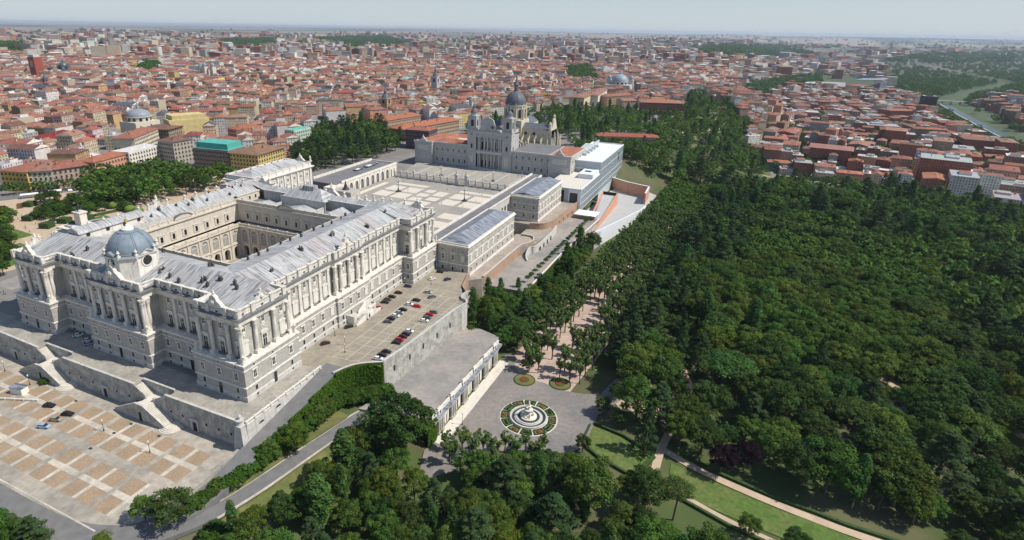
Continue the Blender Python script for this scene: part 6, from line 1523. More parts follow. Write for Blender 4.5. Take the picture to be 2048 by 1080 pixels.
def style_of(b):
    x, y, z, w_, d_, a, h, st = b
    if st == 'old':
        wn = r.choices(['cream', 'white', 'ochre', 'pink', 'beige', 'grey', 'brown', 'yellow', 'salmon', 'tan'], [26, 34, 6, 9, 18, 4, 3, 2.5, 4, 7])[0]
        rn = r.choices(['terracotta', 'faded terracotta', 'brown tiled', 'orange tiled', 'pale grey', 'white', 'dark slate', 'red'], [30, 26, 15, 9, 10, 7, 2, 2])[0]
        return wn, rn, rn in ('pale grey', 'white'), h, r.uniform(2.6, 4.2)
    if st == 'new':
        wn = r.choices(['brick red', 'brown', 'tan', 'salmon', 'white', 'cream', 'grey', 'pink'], [30, 12, 9, 10, 14, 10, 7, 8])[0]
        rn = r.choices(['pale grey', 'terracotta', 'orange tiled', 'faded terracotta', 'brown tiled', 'white'], [30, 22, 10, 22, 12, 10])[0]
        return wn, rn, rn in ('pale grey', 'white'), h*r.uniform(.8, 1.5), r.uniform(1.6, 3)
    wn = r.choices(['brick red', 'white', 'cream', 'beige', 'pink', 'grey', 'tan', 'brown', 'salmon'], [16, 18, 12, 14, 10, 10, 8, 6, 6])[0]
    rn = r.choices(['faded terracotta', 'pale grey', 'terracotta', 'white', 'brown tiled'], [26, 26, 20, 14, 14])[0]
    return wn, rn, r.random() < .5, h+(r.uniform(8, 34) if r.random() < .18 else 0), 3
def size_on_screen(b):
    q = project((b[0], b[1], b[2]+b[6]))[0]
    if q[2] < 0 or not (-10 < q[0] < 2058): return 0
    return (b[3]+b[4])*b[6]/q[2]**2
def put_house(C, CR, b, sty, ox=0, oy=0, oz=0, detail=1, CC=None):
    x, y, z, w_, d_, a, h, st = b; wn, rn, flat, hh, rise = sty
    P = rectp(x-ox, y-oy, w_, d_, a); wc, rc = jit(WALLS[wn], r), jit(ROOFS[rn], r, .2); blank = 0 if detail == 0 else (1 << r.randrange(4) if r.random() < .55 else 0)
    z -= oz; C.box(P, z-5, z+hh, wc, rc, blank, 1, r.uniform(0, 9) // 2.9 * 2.9)
    if flat:
        if detail:
            P2 = rectp(x-ox+r.uniform(-.2, .2)*w_, y-oy+r.uniform(-.2, .2)*d_, w_*r.uniform(.25, .5), d_*r.uniform(.3, .5), a); C2 = CR if CR is not C else C
            C2.box(P2, z+hh, z+hh+r.uniform(2.2, 3.4), jit(WALLS['white'], r), jit(ROOFS[r.choice(['pale grey', 'terracotta'])], r), 15)
    else:
        CR.hip(P, z+hh, rise, rc, .5, .5, 0 if w_ > d_ else 1, r.random() < .4, wc)
    if detail and CC is not None:
        for k in range(r.randint(1, 3)):
            q = rectp(x-ox+r.uniform(-.32, .32)*w_, y-oy+r.uniform(-.32, .32)*d_, r.uniform(.8, 2.6), r.uniform(.7, 2.2), a); CC.box(q, z+hh+.3, z+hh+rise*.7+r.uniform(.6, 1.8), jit(WALLS[r.choice(['white', 'cream', 'salmon', 'beige'])], r), jit(ROOFS['faded terracotta'], r), 15)
B.sort(key=size_on_screen, reverse=True)
LAND = [('the turquoise roofed office building', 430, 300), ('the bright yellow block', 385, 250), ('the dark red theatre roof', 160, 270), ('the yellow garden facade', 40, 350), ('the red brick tower', 75, 130), ('the twin towered church', 410, 140), ('the grey roofed square', 150, 180),
        ('the garden plane trees', 250, 330), ('the slate spired church tower', 870, 160), ('the orange seminary hall', 860, 240), ('the cathedral dome', 1034, 210), ('the blue domed basilica', 1237, 160), ('the brick seminary', 1320, 205), ('the park conifers', 700, 250), ('the turquoise round dome', 815, 155),
        ('the river bend', 1900, 250), ('the football stadium', 1690, 170), ('the wooded garden edge', 1750, 360), ('the sandy slope', 1440, 250), ('the brick tower by the park', 772, 200), ('the white netted house', 608, 260)]
sizew = lambda h: 'low' if h < 13 else ('tall' if h > 21 else 'mid-height')
cnt = {'apartment_house': 0, 'apartment_block': 0}; rest = []
for b in B:
    nm = 'apartment_block' if b[7] == 'new' else 'apartment_house'
    lim = 285 if nm == 'apartment_house' else 200
    if b[7] in ('old', 'new') and cnt[nm] < lim and size_on_screen(b) > 0: 
        cnt[nm] += 1; sty = style_of(b); q = project((b[0], b[1], b[2]+b[6]))[0]
        lk = min(LAND, key=lambda l: (l[1]-q[0])**2+((l[2]-q[1])*2)**2)
        side = ('just beside' if (lk[1]-q[0])**2+(2*(lk[2]-q[1]))**2 < 900 else ('beyond' if q[1] < lk[2]-14 else ('in front of' if q[1] > lk[2]+14 else 'in line with')))
        lab = f"{sizew(sty[3])} {sty[0]} {'block' if nm == 'apartment_block' else 'house'} with {sty[1]} roof {side} {lk[0]}"
        o = thing(nm, lab, 'apartment block' if nm == 'apartment_block' else 'house', (b[0], b[1], b[2]), 0, f"{'blocks' if nm == 'apartment_block' else 'houses'} {side} {lk[0]}")
        C, CR, CC = City(), City(), City(); put_house(C, CR, b, sty, b[0], b[1], b[2], 1, CC)
        C.build('wall', o)
        if CR.V: CR.build('roof', o)
        if CC.V: CC.build('chimney', o)['kind'] = 'stuff'
    else: rest.append(b)
C = City()
for b in rest:
    near = b[7] in ('old', 'new')
    put_house(C, C, b, style_of(b), detail=1 if near else 0, CC=C if b[7] == 'old' and size_on_screen(b) > .0004 else None)
for k in range(130):    # towers of the outer districts
    px, py = r.uniform(0, 2040), r.choice([r.uniform(66, 84), r.uniform(84, 120)]); p = at(px, py)
    if land(*p) != 'city': continue
    P = rectp(p[0], p[1], r.uniform(16, 26), r.uniform(14, 50), r.uniform(0, 3)); C.box(P, p[2]-5, p[2]+r.uniform(28, 60), jit(WALLS[r.choice(['white', 'brick red', 'pink', 'beige'])], r), ROOFS['pale grey'])
o = C.build('distant_city'); tag(o, 'the mass of city houses reaching to the horizon', kind='stuff')
print('CITY', len(B), cnt, len(rest))
# ---- river, bridges, stadium, far white towers
pts = [(float(river_y(y)), float(y)) for y in range(1120, 2050, 30)]
tag(sheet('river', ribbon(pts, 24), 'water', dz=1.6, step=25, label='dark river bending between its embankments'), kind='structure')
mb = wall_mb([(x-14, y) for x, y in pts], -64, [float(terrain(x-14, y))+3.5 for x, y in pts], 2, .5); tag(mb.build('river_embankment', ['pale_stone', 'pale_stone']), 'pale stone embankment along the river bend', 'embankment')
def bridge(label, p, q, h):
    a, b = at(*p), at(*q); t = thing('river_bridge', label, 'bridge'); d = (b-a)[:2]; L = float(np.hypot(*d)); d = d/L; n = np.array([-d[1], d[0]]); z = float(max(a[2], b[2]))+h
    mb = MB(); mb.hexa([(*(a[:2]-n*6), z-1.2), (*(b[:2]-n*6), z-1.2), (*(b[:2]+n*6), z-1.2), (*(a[:2]+n*6), z-1.2), (*(a[:2]-n*6), z), (*(b[:2]-n*6), z), (*(b[:2]+n*6), z), (*(a[:2]+n*6), z)]); mb.build('deck', 'concrete', t)
    mb = MB()
    for k in range(1, 6): c = a[:2]+d*L*k/6; mb.box(c[0]-2, c[1]-2, z-h-8, c[0]+2, c[1]+2, z-1.2)
    mb.build('pier', 'concrete', t)
bridge('low bridge over the river at the bend', (1895, 250), (1945, 254), 5); bridge('long pale viaduct crossing above the river', (1848, 206), (1956, 212), 10)
pS = at(1690, 182); t = thing('football_stadium', 'football stadium with one tall grandstand and curved lower tiers', 'stadium', (float(pS[0]), float(pS[1]), float(pS[2])), R(-18))
mb = MB()
for k in range(28):
    a, b = math.pi*.05+k*math.pi*1.4/28+1.6, math.pi*.05+(k+1)*math.pi*1.4/28+1.6
    mb.hexa([(s*math.cos(g)*1.25, s*math.sin(g), z) for s, g, z in ((75, a, -5), (75, b, -5), (105, b, -5), (105, a, -5), (75, a, 4), (75, b, 4), (105, b, 22), (105, a, 22))])
mb.build('tier', 'concrete', t)
mb = MB(); mb.hexa([(20, -60, -5), (110, -60, -5), (110, 60, -5), (20, 60, -5), (40, -60, 8), (110, -60, 40), (110, 60, 40), (40, 60, 8)]); mb.build('grandstand', 'slate', t)
mb = MB(); mb.hexa([(36, -64, 42), (112, -64, 46), (112, 64, 46), (36, 64, 42), (36, -64, 44), (112, -64, 48), (112, 64, 48), (36, 64, 44)]); mb.build('stand_roof', 'grey_dome', t)
mb = MB(); mb.lathe((0, 0, -2.4), [(96, -2), (96, .3), (0, .31)], 24); mb.build('infield', 'grey_felt', t); mb = MB(); mb.box(-50, -34, -2.05, 14, 34, -1.6); mb.build('pitch', 'lawn', t)
for i, (px, w_) in enumerate(((1376, 12), (1390, 12), (1413, 13), (1425, 13), (1178, 9), (1206, 9))): pass
def slab(label, px, py, w_, h, col, d=16):
    p = at(px, py); t = thing('tower_block', label, 'tower block', (float(p[0]), float(p[1]), float(p[2])), R(8)); C = City(); C.box(rectp(0, 0, w_, d, 0), -5, h, col, ROOFS['pale grey']); C.build('wall', t); C = City(); C.box(rectp(0, 0, w_*.4, d*.5, 0), h, h+4, col, col, 15); C.build('roof', t)
slab('pink twin tower block on the skyline above the old town', 219, 66, 60, 55, (.55, .33, .28)); slab('dark glass office slab near the skyline', 208, 104, 34, 52, (.12, .15, .16)); slab('green glass office block beside the dark slab', 236, 98, 46, 46, (.11, .17, .16)); slab('wide green grey block near the twin slabs', 283, 96, 66, 34, (.14, .22, .2))
slab('dark brown tower beside the viaduct', 1850, 226, 30, 44, (.07, .045, .045), 26)
slab('white tower block row first on the southern skyline', 1375, 100, 50, 40, (.6, .56, .5)); slab('white tower block row second on the southern skyline', 1398, 101, 50, 40, (.58, .55, .5)); slab('brown tower block in the middle distance', 713, 118, 40, 48, (.16, .09, .08))
# ================================================================ trees
leafmat('leaf_broad', (.090, .152, .029), .26); leafmat('leaf_dark', (.060, .106, .026), .22); leafmat('leaf_cedar', (.052, .092, .033), .14); leafmat('leaf_plane', (.125, .195, .055), .12)
leafmat('leaf_poplar', (.070, .140, .036), .10); leafmat('leaf_yellow', (.105, .15, .022), .10); leafmat('leaf_purple', (.022, .013, .017), .06); leafmat('leaf_shrub', (.055, .105, .018), .15); leafmat('leaf_ivy', (.050, .105, .012), .08, .15)
def leaves(rs, C, N_, S, asp=.6):
    n = len(C); a = rs.normal(size=(n, 3)); u = np.cross(N_, a); u /= np.linalg.norm(u, axis=1)[:, None]+1e-9; v = np.cross(N_, u)
    S = np.asarray(S)[:, None]; V = np.stack([C-u*S, C-v*S*asp, C+u*S, C+v*S*asp], 1)
    return V.reshape(-1, 3)
def clump_crown(rs, clumps, leaf, per, up=.35, flat=1.0, jitter=.55):
    """leaf quads on the outsides of clumps (cx, cy, cz, rx, ry, rz); each clump a little lighter or darker than the next"""
    Vs, T = [], []
    for c in clumps:
        n = max(10, int(per*rs.uniform(.8, 1.2)))
        d = rs.normal(size=(n, 3)); d /= np.linalg.norm(d, axis=1)[:, None]; d[:, 2] = np.where(d[:, 2] < -.3, -d[:, 2], d[:, 2])
        rr = rs.uniform(.55, 1.08, n)[:, None]
        P = np.array(c[:3])+d*np.array(c[3:6])*rr
        nn = d*1.0+rs.normal(size=(n, 3))*jitter+np.array([0, 0, up]); nn /= np.linalg.norm(nn, axis=1)[:, None]
        Vs.append(leaves(rs, P, nn, leaf*rs.uniform(.7, 1.3, n)))
        t = rs.uniform(.72, 1.28)*rs.uniform(.8, 1.2, n); hue = rs.uniform(-.12, .12)
        col = np.stack([t*(1+hue), t, t*(1-hue)], 1); T.append(np.repeat(col, 4, 0))
    return np.concatenate(Vs), np.concatenate(T)
def trunk(rs, h, r0, r1, branches, lean=.0, m='bark', name='trunk'):
    mb = MB(); p = np.zeros(3); top = np.array([rs.normal()*lean, rs.normal()*lean, h])
    q = [p+(top-p)*t+np.array([rs.normal()*.15, rs.normal()*.15, 0])*(0 < t < 1) for t in (0, .35, .7, 1)]
    q[0] = q[0]-np.array([0, 0, 1.5])
    for i in range(3): mb.tube(q[i], q[i+1], r0+(r1-r0)*i/3, r0+(r1-r0)*(i+1)/3, 7)
    for b in branches:
        s = q[1]+(q[3]-q[1])*b[3]; e = np.array(b[:3]); m_ = (s+e)/2+np.array([0, 0, .4]); mb.tube(s, m_, r1*.75, r1*.45, 5); mb.tube(m_, e, r1*.45, r1*.15, 5)
    return mb
PROTO = {}
def kind_of_tree(kind, variants, label_hint): PROTO[kind] = variants
def make(kind, crownV, T, leafm, tr, barkm):
    n = len(crownV); c = npmesh('crown', crownV, np.arange(n).reshape(-1, 4), leafm, attrs={'tint': ('POINT', T)})
    t = tr.build('trunk', barkm) if tr is not None else None
    for o in (c, t):
        if o is not None: COL.objects.unlink(o)
    PROTO.setdefault(kind, []).append((c, t))
for v in range(4):       # round-headed broadleaf trees
    for kd, lm, base in (('broadleaf_tree', 'leaf_broad', 10), ('dark_oak', 'leaf_dark', 40), ('yellowish_tree', 'leaf_yellow', 70), ('purple_leaved_tree', 'leaf_purple', 90)):
        if (kd in ('yellowish_tree', 'purple_leaved_tree') and v > 1) or (kd == 'dark_oak' and v > 2): continue
        rs = np.random.RandomState(base+v); Rc, Hc, zc = 5.0, 4.6, 8.2; cl = [(0, 0, zc, 3.2, 3.2, 3.2)]; br = []
        for i in range(30):
            g = i*2.39996; ph = math.acos(1-1.62*(i+.5)/30); rad = rs.uniform(.62, 1.0)
            x, y, z = Rc*rad*math.sin(ph)*math.cos(g), Rc*rad*math.sin(ph)*math.sin(g), zc+Hc*rad*math.cos(ph)
            k = rs.uniform(1.05, 1.9); cl.append((x, y, z, k, k, k*.8))
            if i % 4 == 0: br.append((x*.75, y*.75, z-.6, rs.uniform(.1, .9)))
        V, T = clump_crown(rs, cl, .27, 185); make(kd, V, T, lm, trunk(rs, 7.5, .38, .2, br, .3), 'bark')
for v in range(3):       # cedars: flat tiers
    rs = np.random.RandomState(120+v); cl = []; br = []
    for i in range(46):
        f = (i+.5)/46; z = 3.0+15.5*f; rr = 6.6*(1-f)**.72*rs.uniform(.45, 1.05)+.3; g = i*2.39996+rs.uniform(-.3, .3)
        x, y = rr*math.cos(g), rr*math.sin(g); k = 2.1*(1-f*.6); cl.append((x, y, z-rr*.10, k, k, .55)); br.append((x, y, z-rr*.1-.2, max(0, f-.15))) if i % 2 == 0 else None
    V, T = clump_crown(rs, cl, .36, 68, 1.0, jitter=.45); make('cedar_tree', V, T, 'leaf_cedar', trunk(rs, 17.5, .55, .12, br, .2), 'bark')
for v in range(2):       # spire-shaped firs
    rs = np.random.RandomState(140+v); cl = []
    for i in range(62):
        f = (i+.5)/62; z = 1.5+18.5*f; rr = 3.9*(1-f)**.85*rs.uniform(.55, 1.05)+.15; g = i*2.39996; cl.append((rr*math.cos(g), rr*math.sin(g), z-rr*.35, 1.25*(1-f*.75), 1.25*(1-f*.75), .8*(1-f*.5)))
    V, T = clump_crown(rs, cl, .30, 52, .3); make('fir_tree', V, T, 'leaf_cedar', trunk(rs, 19.5, .4, .06, [], .1), 'bark')
for v in range(3):       # pollarded plane trees: bare upright limbs with knots of leaves
    rs = np.random.RandomState(160+v); cl = []; br = []
    for i in range(9):
        g = i*2.39996; rr = rs.uniform(1.2, 3.4); h = rs.uniform(9.5, 14.5); x, y = rr*math.cos(g), rr*math.sin(g); br.append((x, y, h, rs.uniform(.5, .9)))
        for k in range(5): f = rs.uniform(.35, 1); cl.append((x*f+rs.normal()*.4, y*f+rs.normal()*.4, 5+(h-5)*f+rs.uniform(-.3, .6), .75, .75, .95))
    V, T = clump_crown(rs, cl, .36, 34, .2, jitter=.8); make('pollarded_plane_tree', V, T, 'leaf_plane', trunk(rs, 6.5, .34, .26, br, .15), 'bark')
for v in range(2):       # poplars
    rs = np.random.RandomState(180+v); cl = []
    for i in range(44):
        f = (i+.5)/44; z = 2.5+17*f; rr = 2.5*math.sin(math.pi*(.12+.85*f))**.8*rs.uniform(.3, 1); g = i*2.39996; cl.append((rr*math.cos(g), rr*math.sin(g), z, 1.1, 1.1, 1.6))
    V, T = clump_crown(rs, cl, .34, 70, .2); make('poplar_tree', V, T, 'leaf_poplar', trunk(rs, 15, .32, .12, [(.8, .6, 14, .5), (-.7, .5, 13, .4)], .2), 'pale_bark')
for v in range(2):       # umbrella pines
    rs = np.random.RandomState(200+v); cl = []; br = []
    for i in range(26): g = i*2.39996; rr = 5.2*math.sqrt((i+.5)/26); z = 12.5+1.6*(1-(rr/5.2)**2)+rs.uniform(-.3, .3); cl.append((rr*math.cos(g), rr*math.sin(g), z, 1.5, 1.5, .9)); br.append((rr*math.cos(g)*.8, rr*math.sin(g)*.8, z-.6, rs.uniform(.6, 1))) if i % 3 == 0 else None
    V, T = clump_crown(rs, cl, .3, 95, .7); make('umbrella_pine', V, T, 'leaf_dark', trunk(rs, 12, .34, .24, br, .3), 'bark')
for v in range(3):       # shrubs and small street trees
    rs = np.random.RandomState(220+v); cl = []
    for i in range(14): g = i*2.39996; rr = 1.6*math.sqrt((i+.5)/14); z = 1.0+1.1*(1-(rr/1.9)**2)+rs.uniform(-.2, .3); k = rs.uniform(.55, .95); cl.append((rr*math.cos(g), rr*math.sin(g), z, k, k, k))
    V, T = clump_crown(rs, cl, .26, 70, .4); make('garden_shrub', V, T, 'leaf_shrub', trunk(rs, 1.0, .12, .08, [], .05), 'bark')
    V2 = V*np.array([.85, .85, .8])+np.array([0, 0, 2.0]); make('street_tree', V2, T, 'leaf_broad', trunk(rs, 3.0, .12, .08, [], .05), 'bark')
HT = {'broadleaf_tree': 13, 'dark_oak': 13, 'yellowish_tree': 13, 'purple_leaved_tree': 13, 'cedar_tree': 18, 'fir_tree': 20, 'pollarded_plane_tree': 14, 'poplar_tree': 20, 'umbrella_pine': 14, 'garden_shrub': 2.4, 'street_tree': 4}
TR = []      # (kind, x, y, z, scale, place)
def T_at(kind, px, py, h, place, wide=1.0, label=None, z=None, name=None):
    p = at(px, py, z); TR.append((kind, p[0], p[1], p[2], h/HT[kind], place, wide, label))
rt = random.Random(23)
def mindist(x, y, pts):
    best = 1e9; q = Vector((x, y))
    for a, b in zip(pts, pts[1:]):
        A = Vector(a[:2]); Bv = Vector(b[:2]); d = Bv-A; t = max(0, min(1, (q-A).dot(d)/max(d.length_squared, 1e-6))); best = min(best, (q-A-d*t).length)
    return best
def inpoly(poly): return pixpoly(poly)
P_square, P_l1, P_l2 = inpoly(fs_), inpoly([(115, 77), (115, 62), (124, 57), (138, 53), (143.5, 68), (130, 75)]), inpoly([(149, 69), (150, 52), (170, 49), (190, 46.5), (224, 44), (242, 61), (212, 61), (188, 62.5), (165, 66.5)])
P_west = inpoly([(-20, -30), (31, 46), (37, 118), (22, 150), (29, 155), (56, 160), (57, 235), (62, 318), (66, 290), (74, 330), (84, 384), (90, 455), (60, 500), (-300, 520), (-300, -30)])
P_fc = inpoly([(30, 280), (66, 284), (76, 328), (87, 383), (93, 455), (62, 487), (44, 514), (30, 514)])
P_mid = inpoly([(28, 28), (36, 122), (62, 112), (62, 34), (50, 30)])
PATHS = [([(84, 96), (90, 150), (96, 230), (104, 330), (112, 440), (118, 520)], 17.0), ([(68, 104), (72, 150), (80, 240), (88, 330)], 3.5), ([(118, 98), (122, 116)], 4.0), ([(146, 50), (145, 60), (146, 81), (151, 105), (154, 121), (147, 140)], 2.6),
         ([(143.5, 76), (152, 72), (165, 68), (188, 64), (210, 62.5), (240, 64)], 3.0), ([(158, 51), (172, 47), (190, 44)], 2.5), ([(39, 46), (35, 38), (31, 24), (27, 0), (24, -22), (21, -38), (12, -55)], 4.2), ([(15.5, 32), (13, 24), (13.3, 8), (14.2, -12), (15, -30), (13.5, -44), (6, -56)], 5.5)]
def clear(x, y, m=2.0):
    if P_square((x, y)) or P_l1((x, y)) or P_l2((x, y)) or P_west((x, y)) or P_mid((x, y)): return False
    vx, vy = x-CP[0], y-CP[1]; L = math.hypot(vx, vy); vx /= L; vy /= L
    for k in (5, 10, 15, 20, 25):
        q = (x+vx*k, y+vy*k)
        if P_l1(q) or P_l2(q) or (k < 12 and P_square(q)): return False
        if k < 12 and mindist(*q, PATHS[6][0]) < 3: return False
        if k < 8 and (mindist(*q, PATHS[4][0]) < 2 or mindist(*q, PATHS[3][0]) < 1): return False
    return all(mindist(x, y, p) > w_+m for p, w_ in PATHS)
TAKEN = {}
def take(x, y, d):
    k = (int(x//8), int(y//8))
    for i in (-1, 0, 1):
        for j in (-1, 0, 1):
            for (a, b) in TAKEN.get((k[0]+i, k[1]+j), ()):
                if (a-x)**2+(b-y)**2 < d*d: return False
    TAKEN.setdefault(k, []).append((x, y)); return True
# ---- single trees one can point to
def hero_tree(kind, px, py, h, label, wide=1.0): 
    T_at(kind, px, py, h, None, wide, label); take(TR[-1][1], TR[-1][2], 0)
hero_tree('dark_oak', 800, 905, 25, 'big dark evergreen tree hiding the near end of the colonnade', 1.25)
hero_tree('dark_oak', 352, 1052, 13, 'round dark green tree in the bend of the lower road', 1.25); hero_tree('broadleaf_tree', 292, 1042, 9, 'small tree beside the round dark one at the road bend')
hero_tree('yellowish_tree', 592, 905, 11, 'rounded yellow green tree at the top of the hedge row', 1.15); hero_tree('poplar_tree', 690, 965, 22, 'tall poplar with a pale trunk by the lower road', 1.5); hero_tree('poplar_tree', 640, 1062, 22, 'tall leafy poplar leaning over the lower road', 1.6)
hero_tree('yellowish_tree', 770, 1010, 15, 'bright yellow green tree below the big dark evergreen', .9); hero_tree('yellowish_tree', 830, 1000, 14, 'second yellow green tree below the big dark evergreen', .8)
hero_tree('fir_tree', 1288, 905, 24, 'tall fir with drooping branches beside the upper lawn', 1.15); hero_tree('umbrella_pine', 1345, 1040, 15, 'umbrella pine between the two lawns', .95); hero_tree('yellowish_tree', 1250, 985, 7.5, 'small yellow green tree below the upper lawn', 1.1)
hero_tree('purple_leaved_tree', 1440, 948, 13, 'dark purple leaved tree above the long sandy path', 1.0); hero_tree('purple_leaved_tree', 1486, 940, 13, 'second dark purple leaved tree nearer the woodland', 1.0)
hero_tree('cedar_tree', 1100, 1085, 19, 'broad layered cedar below the fountain square', 1.35); hero_tree('cedar_tree', 1010, 1010, 20, 'layered cedar near the pollarded trees of the square', 1.3); hero_tree('cedar_tree', 950, 1120, 20, 'broad cedar at the foot of the slope', 1.35)
hero_tree('dark_oak', 1165, 905, 8, 'small dark tree at the corner of the upper lawn'); hero_tree('broadleaf_tree', 1495, 1075, 9, 'bushy tree on the lower edge of the long lawn'); hero_tree('dark_oak', 1590, 1110, 9.5, 'dark bush standing on the long lawn', 1.2)
hero_tree('poplar_tree', 975, 620, 20, 'tallest poplar below the nearer annex'); hero_tree('poplar_tree', 1000, 610, 17, 'second poplar below the nearer annex'); hero_tree('poplar_tree', 1035, 605, 16, 'third poplar below the tree row terrace')
for px, py, h in ((925, 905, 12), (945, 925, 13), (965, 910, 11), (985, 930, 13), (1010, 905, 10), (1030, 925, 12), (1050, 905, 10), (1070, 930, 12), (900, 930, 13), (890, 900, 9), (1000, 960, 13), (960, 960, 13), (920, 960, 13), (1085, 905, 9)): T_at('pollarded_plane_tree', px, py, h, 'at the lower edge of the fountain square', 1.15)
for px, py in ((1055, 745), (1080, 700)): T_at('dark_oak', px, py, 8, 'by the flower bed above the fountain')
for px, py, h in ((1205, 830, 9), (1230, 800, 8), (1240, 855, 8), (1260, 780, 8)): T_at('dark_oak', px, py, h, 'on the bank beside the round square')
hero_tree('broadleaf_tree', 1165, 440, 10, 'bright small tree by the entrance hut', .9); hero_tree('street_tree', 945, 668, 6, 'shrub ringed by a kerb at the end of the gravel terrace', 1.5)
# ---- avenue of pollards
for side in (-18.5, -13, -7.8, -2.6, 2.6, 7.8, 13, 18.5):
    for k in range(54):
        f = k*7.6; y = 104+f; x = float(np.interp(y, [96, 150, 230, 330, 440, 520], [84, 90, 96, 104, 112, 118]))+side+rt.uniform(-.6, .6)
        if P_square((x, y-2)) or y > 505 or rt.random() < (.18 if y < 200 else .05) or (abs(side) < 3 and y < 230 and rt.random() < .55): continue
        TR.append(('pollarded_plane_tree', x, y, float(terrain(x, y)), rt.uniform(.85, 1.12), 'along the sand avenue', rt.uniform(.85, 1.1)*(1.15 if y > 200 else .95), None)); take(x, y, 0)
for k in range(60):
    px = 1490+k*9.6; py = 478+(px-1490)*.165+rt.uniform(-2, 2); p = at(px, py); TR.append(('pollarded_plane_tree', p[0], p[1], p[2], rt.uniform(1.25, 1.6), 'in the pale line across the wood', 1.0, None)); take(p[0], p[1], 0)
# row of small trees on the lower terrace
for k in range(22):
    y = 176+k*6.6; x = 50+(y-176)*.02; TR.append(('street_tree', x, y, -9.2, rt.uniform(.9, 1.1), 'in the tree row below the annexes', 1.0, None))
# ---- hedge shrubs between the ramp and the lower road
for k in range(46):
    y = 27-k*1.5; z = float(np.interp(y, [-60, -20, 24], [-10.8, -11.6, -12.9])); big = rt.uniform(1.5, 2.5) if y > -14 else rt.uniform(1.1, 1.7)
    for q in (18.3, 19.8) if y > -28 else (17.6,): TR.append(('garden_shrub', q+rt.uniform(-.6, .6)-.035*(27-y), y+rt.uniform(-.6, .6), z, big*rt.uniform(.8, 1.1), 'in the hedge row beside the ramp road', 1.1, None))
for k in range(15):
    y = 25-k*2.7; TR.append(('broadleaf_tree' if k % 3 else 'poplar_tree', 20.2+rt.uniform(-.8, .8)-.03*(25-y), y, float(np.interp(y, [-60, -20, 24], [-10.8, -11.6, -12.9])), rt.uniform(.5, .68) if k % 3 else .42, 'in the green bank beside the ramp road', 1.05, None))
for k in range(26): a = k/25; x = 18.6+a*14; y = 30+a*15; TR.append(('garden_shrub', x+1.8, y-1.6, -13.5+rt.uniform(0, 1), rt.uniform(1.3, 2.0), 'at the foot of the ivy wall', 1.1, None))
for k in range(46):
    x = -14-k*2.6; TR.append(('garden_shrub', x, -70.6+rt.uniform(-.6, .6), float(terrain(x, -70)), rt.uniform(1.1, 1.5), 'in the long hedge below the square', 1.2, None)); TR.append(('garden_shrub', x+1.2, -73.4+rt.uniform(-.6, .6), float(terrain(x, -73)), rt.uniform(1.1, 1.5), 'in the long hedge below the square', 1.2, None))
hero_tree('cedar_tree', 75, 1100, 12, 'dark conifer behind the long hedge below the square', 1.3); hero_tree('cedar_tree', 10, 1090, 13, 'second dark conifer behind the long hedge', 1.3); hero_tree('yellowish_tree', 205, 1105, 6, 'round yellow green bush at the road corner', 1.3); hero_tree('garden_shrub', 430, 1085, 5, 'bright green bush below the road bend', 1.2)
# ---- woods filled in by spacing
def fill(px_poly, box, sp, kinds, place, hr=(.85, 1.2), test=clear, m=1.5, wide=(.9, 1.15)):
    f = pixpoly(px_poly); ks = list(kinds); ws = [kinds[k] for k in ks]; y = box[2]
    while y < box[3]:
        x = box[0]
        while x < box[1]:
            a, b = x+rt.uniform(-.42, .42)*sp, y+rt.uniform(-.42, .42)*sp; x += sp
            z = float(terrain(a, b)); q = project((a, b, z))[0]
            if q[2] < 5 or not f(q[:2]) or not test(a, b, m) or not take(a, b, sp*.62): continue
            cl_ = .5+.5*noise2(np.array([a]), np.array([b]), 26., 12)[0]
            w2 = [w_*(1.8 if (k in ('cedar_tree', 'fir_tree', 'umbrella_pine')) == (cl_ > .62) else .55) for k, w_ in zip(ks, ws)]
            k = rt.choices(ks, w2)[0]; TR.append((k, a, b, z, rt.uniform(*hr), place, rt.uniform(*wide), None))
        y += sp
fill([(1175, 500), (1330, 385), (1480, 400), (1490, 520), (1370, 650), (1250, 740), (1180, 690)], (100, 330, 100, 700), 9.6, {'cedar_tree': 60, 'fir_tree': 12, 'dark_oak': 24, 'umbrella_pine': 6}, 'in the dark conifer belt', (.95, 1.45), wide=(1.0, 1.25))
fill([(1490, 480), (1700, 490), (1850, 520), (1870, 650), (1760, 790), (1560, 740), (1440, 640)], (140, 420, 60, 520), 9.2, {'broadleaf_tree': 95, 'yellowish_tree': 1}, 'in the rounded light grove', (1.15, 1.4), wide=(1.0, 1.15))
mixd = {'broadleaf_tree': 40, 'dark_oak': 30, 'cedar_tree': 14, 'fir_tree': 3, 'umbrella_pine': 3, 'poplar_tree': 2, 'yellowish_tree': 1.5}
fill([(1040, 760), (1150, 560), (1230, 400), (1330, 352), (1440, 372), (1620, 385), (1800, 395), (1900, 415), (2140, 450), (2140, 1180), (1180, 1180), (1160, 960), (1330, 940), (1200, 800)], (100, 480, -70, 760), 10.4, mixd, 'in the palace garden wood', (.75, 1.7), wide=(1.0, 1.3))
fill([(560, 905), (760, 800), (860, 860), (1000, 940), (1300, 960), (1400, 1180), (380, 1180), (470, 1080)], (18, 165, -70, 62), 7.4, {'broadleaf_tree': 40, 'dark_oak': 26, 'poplar_tree': 10, 'yellowish_tree': 4, 'cedar_tree': 12}, 'on the slope below the colonnade', (.7, 1.05), m=1.2)
fill([(905, 690), (940, 560), (1060, 560), (1130, 520), (1180, 480), (1210, 470), (1100, 640), (1040, 740), (1000, 740)], (36, 84, 108, 330), 7.4, {'broadleaf_tree': 30, 'poplar_tree': 18, 'dark_oak': 26, 'cedar_tree': 14, 'yellowish_tree': 3}, 'between the annex terraces and the avenue', (.9, 1.35), m=.8)
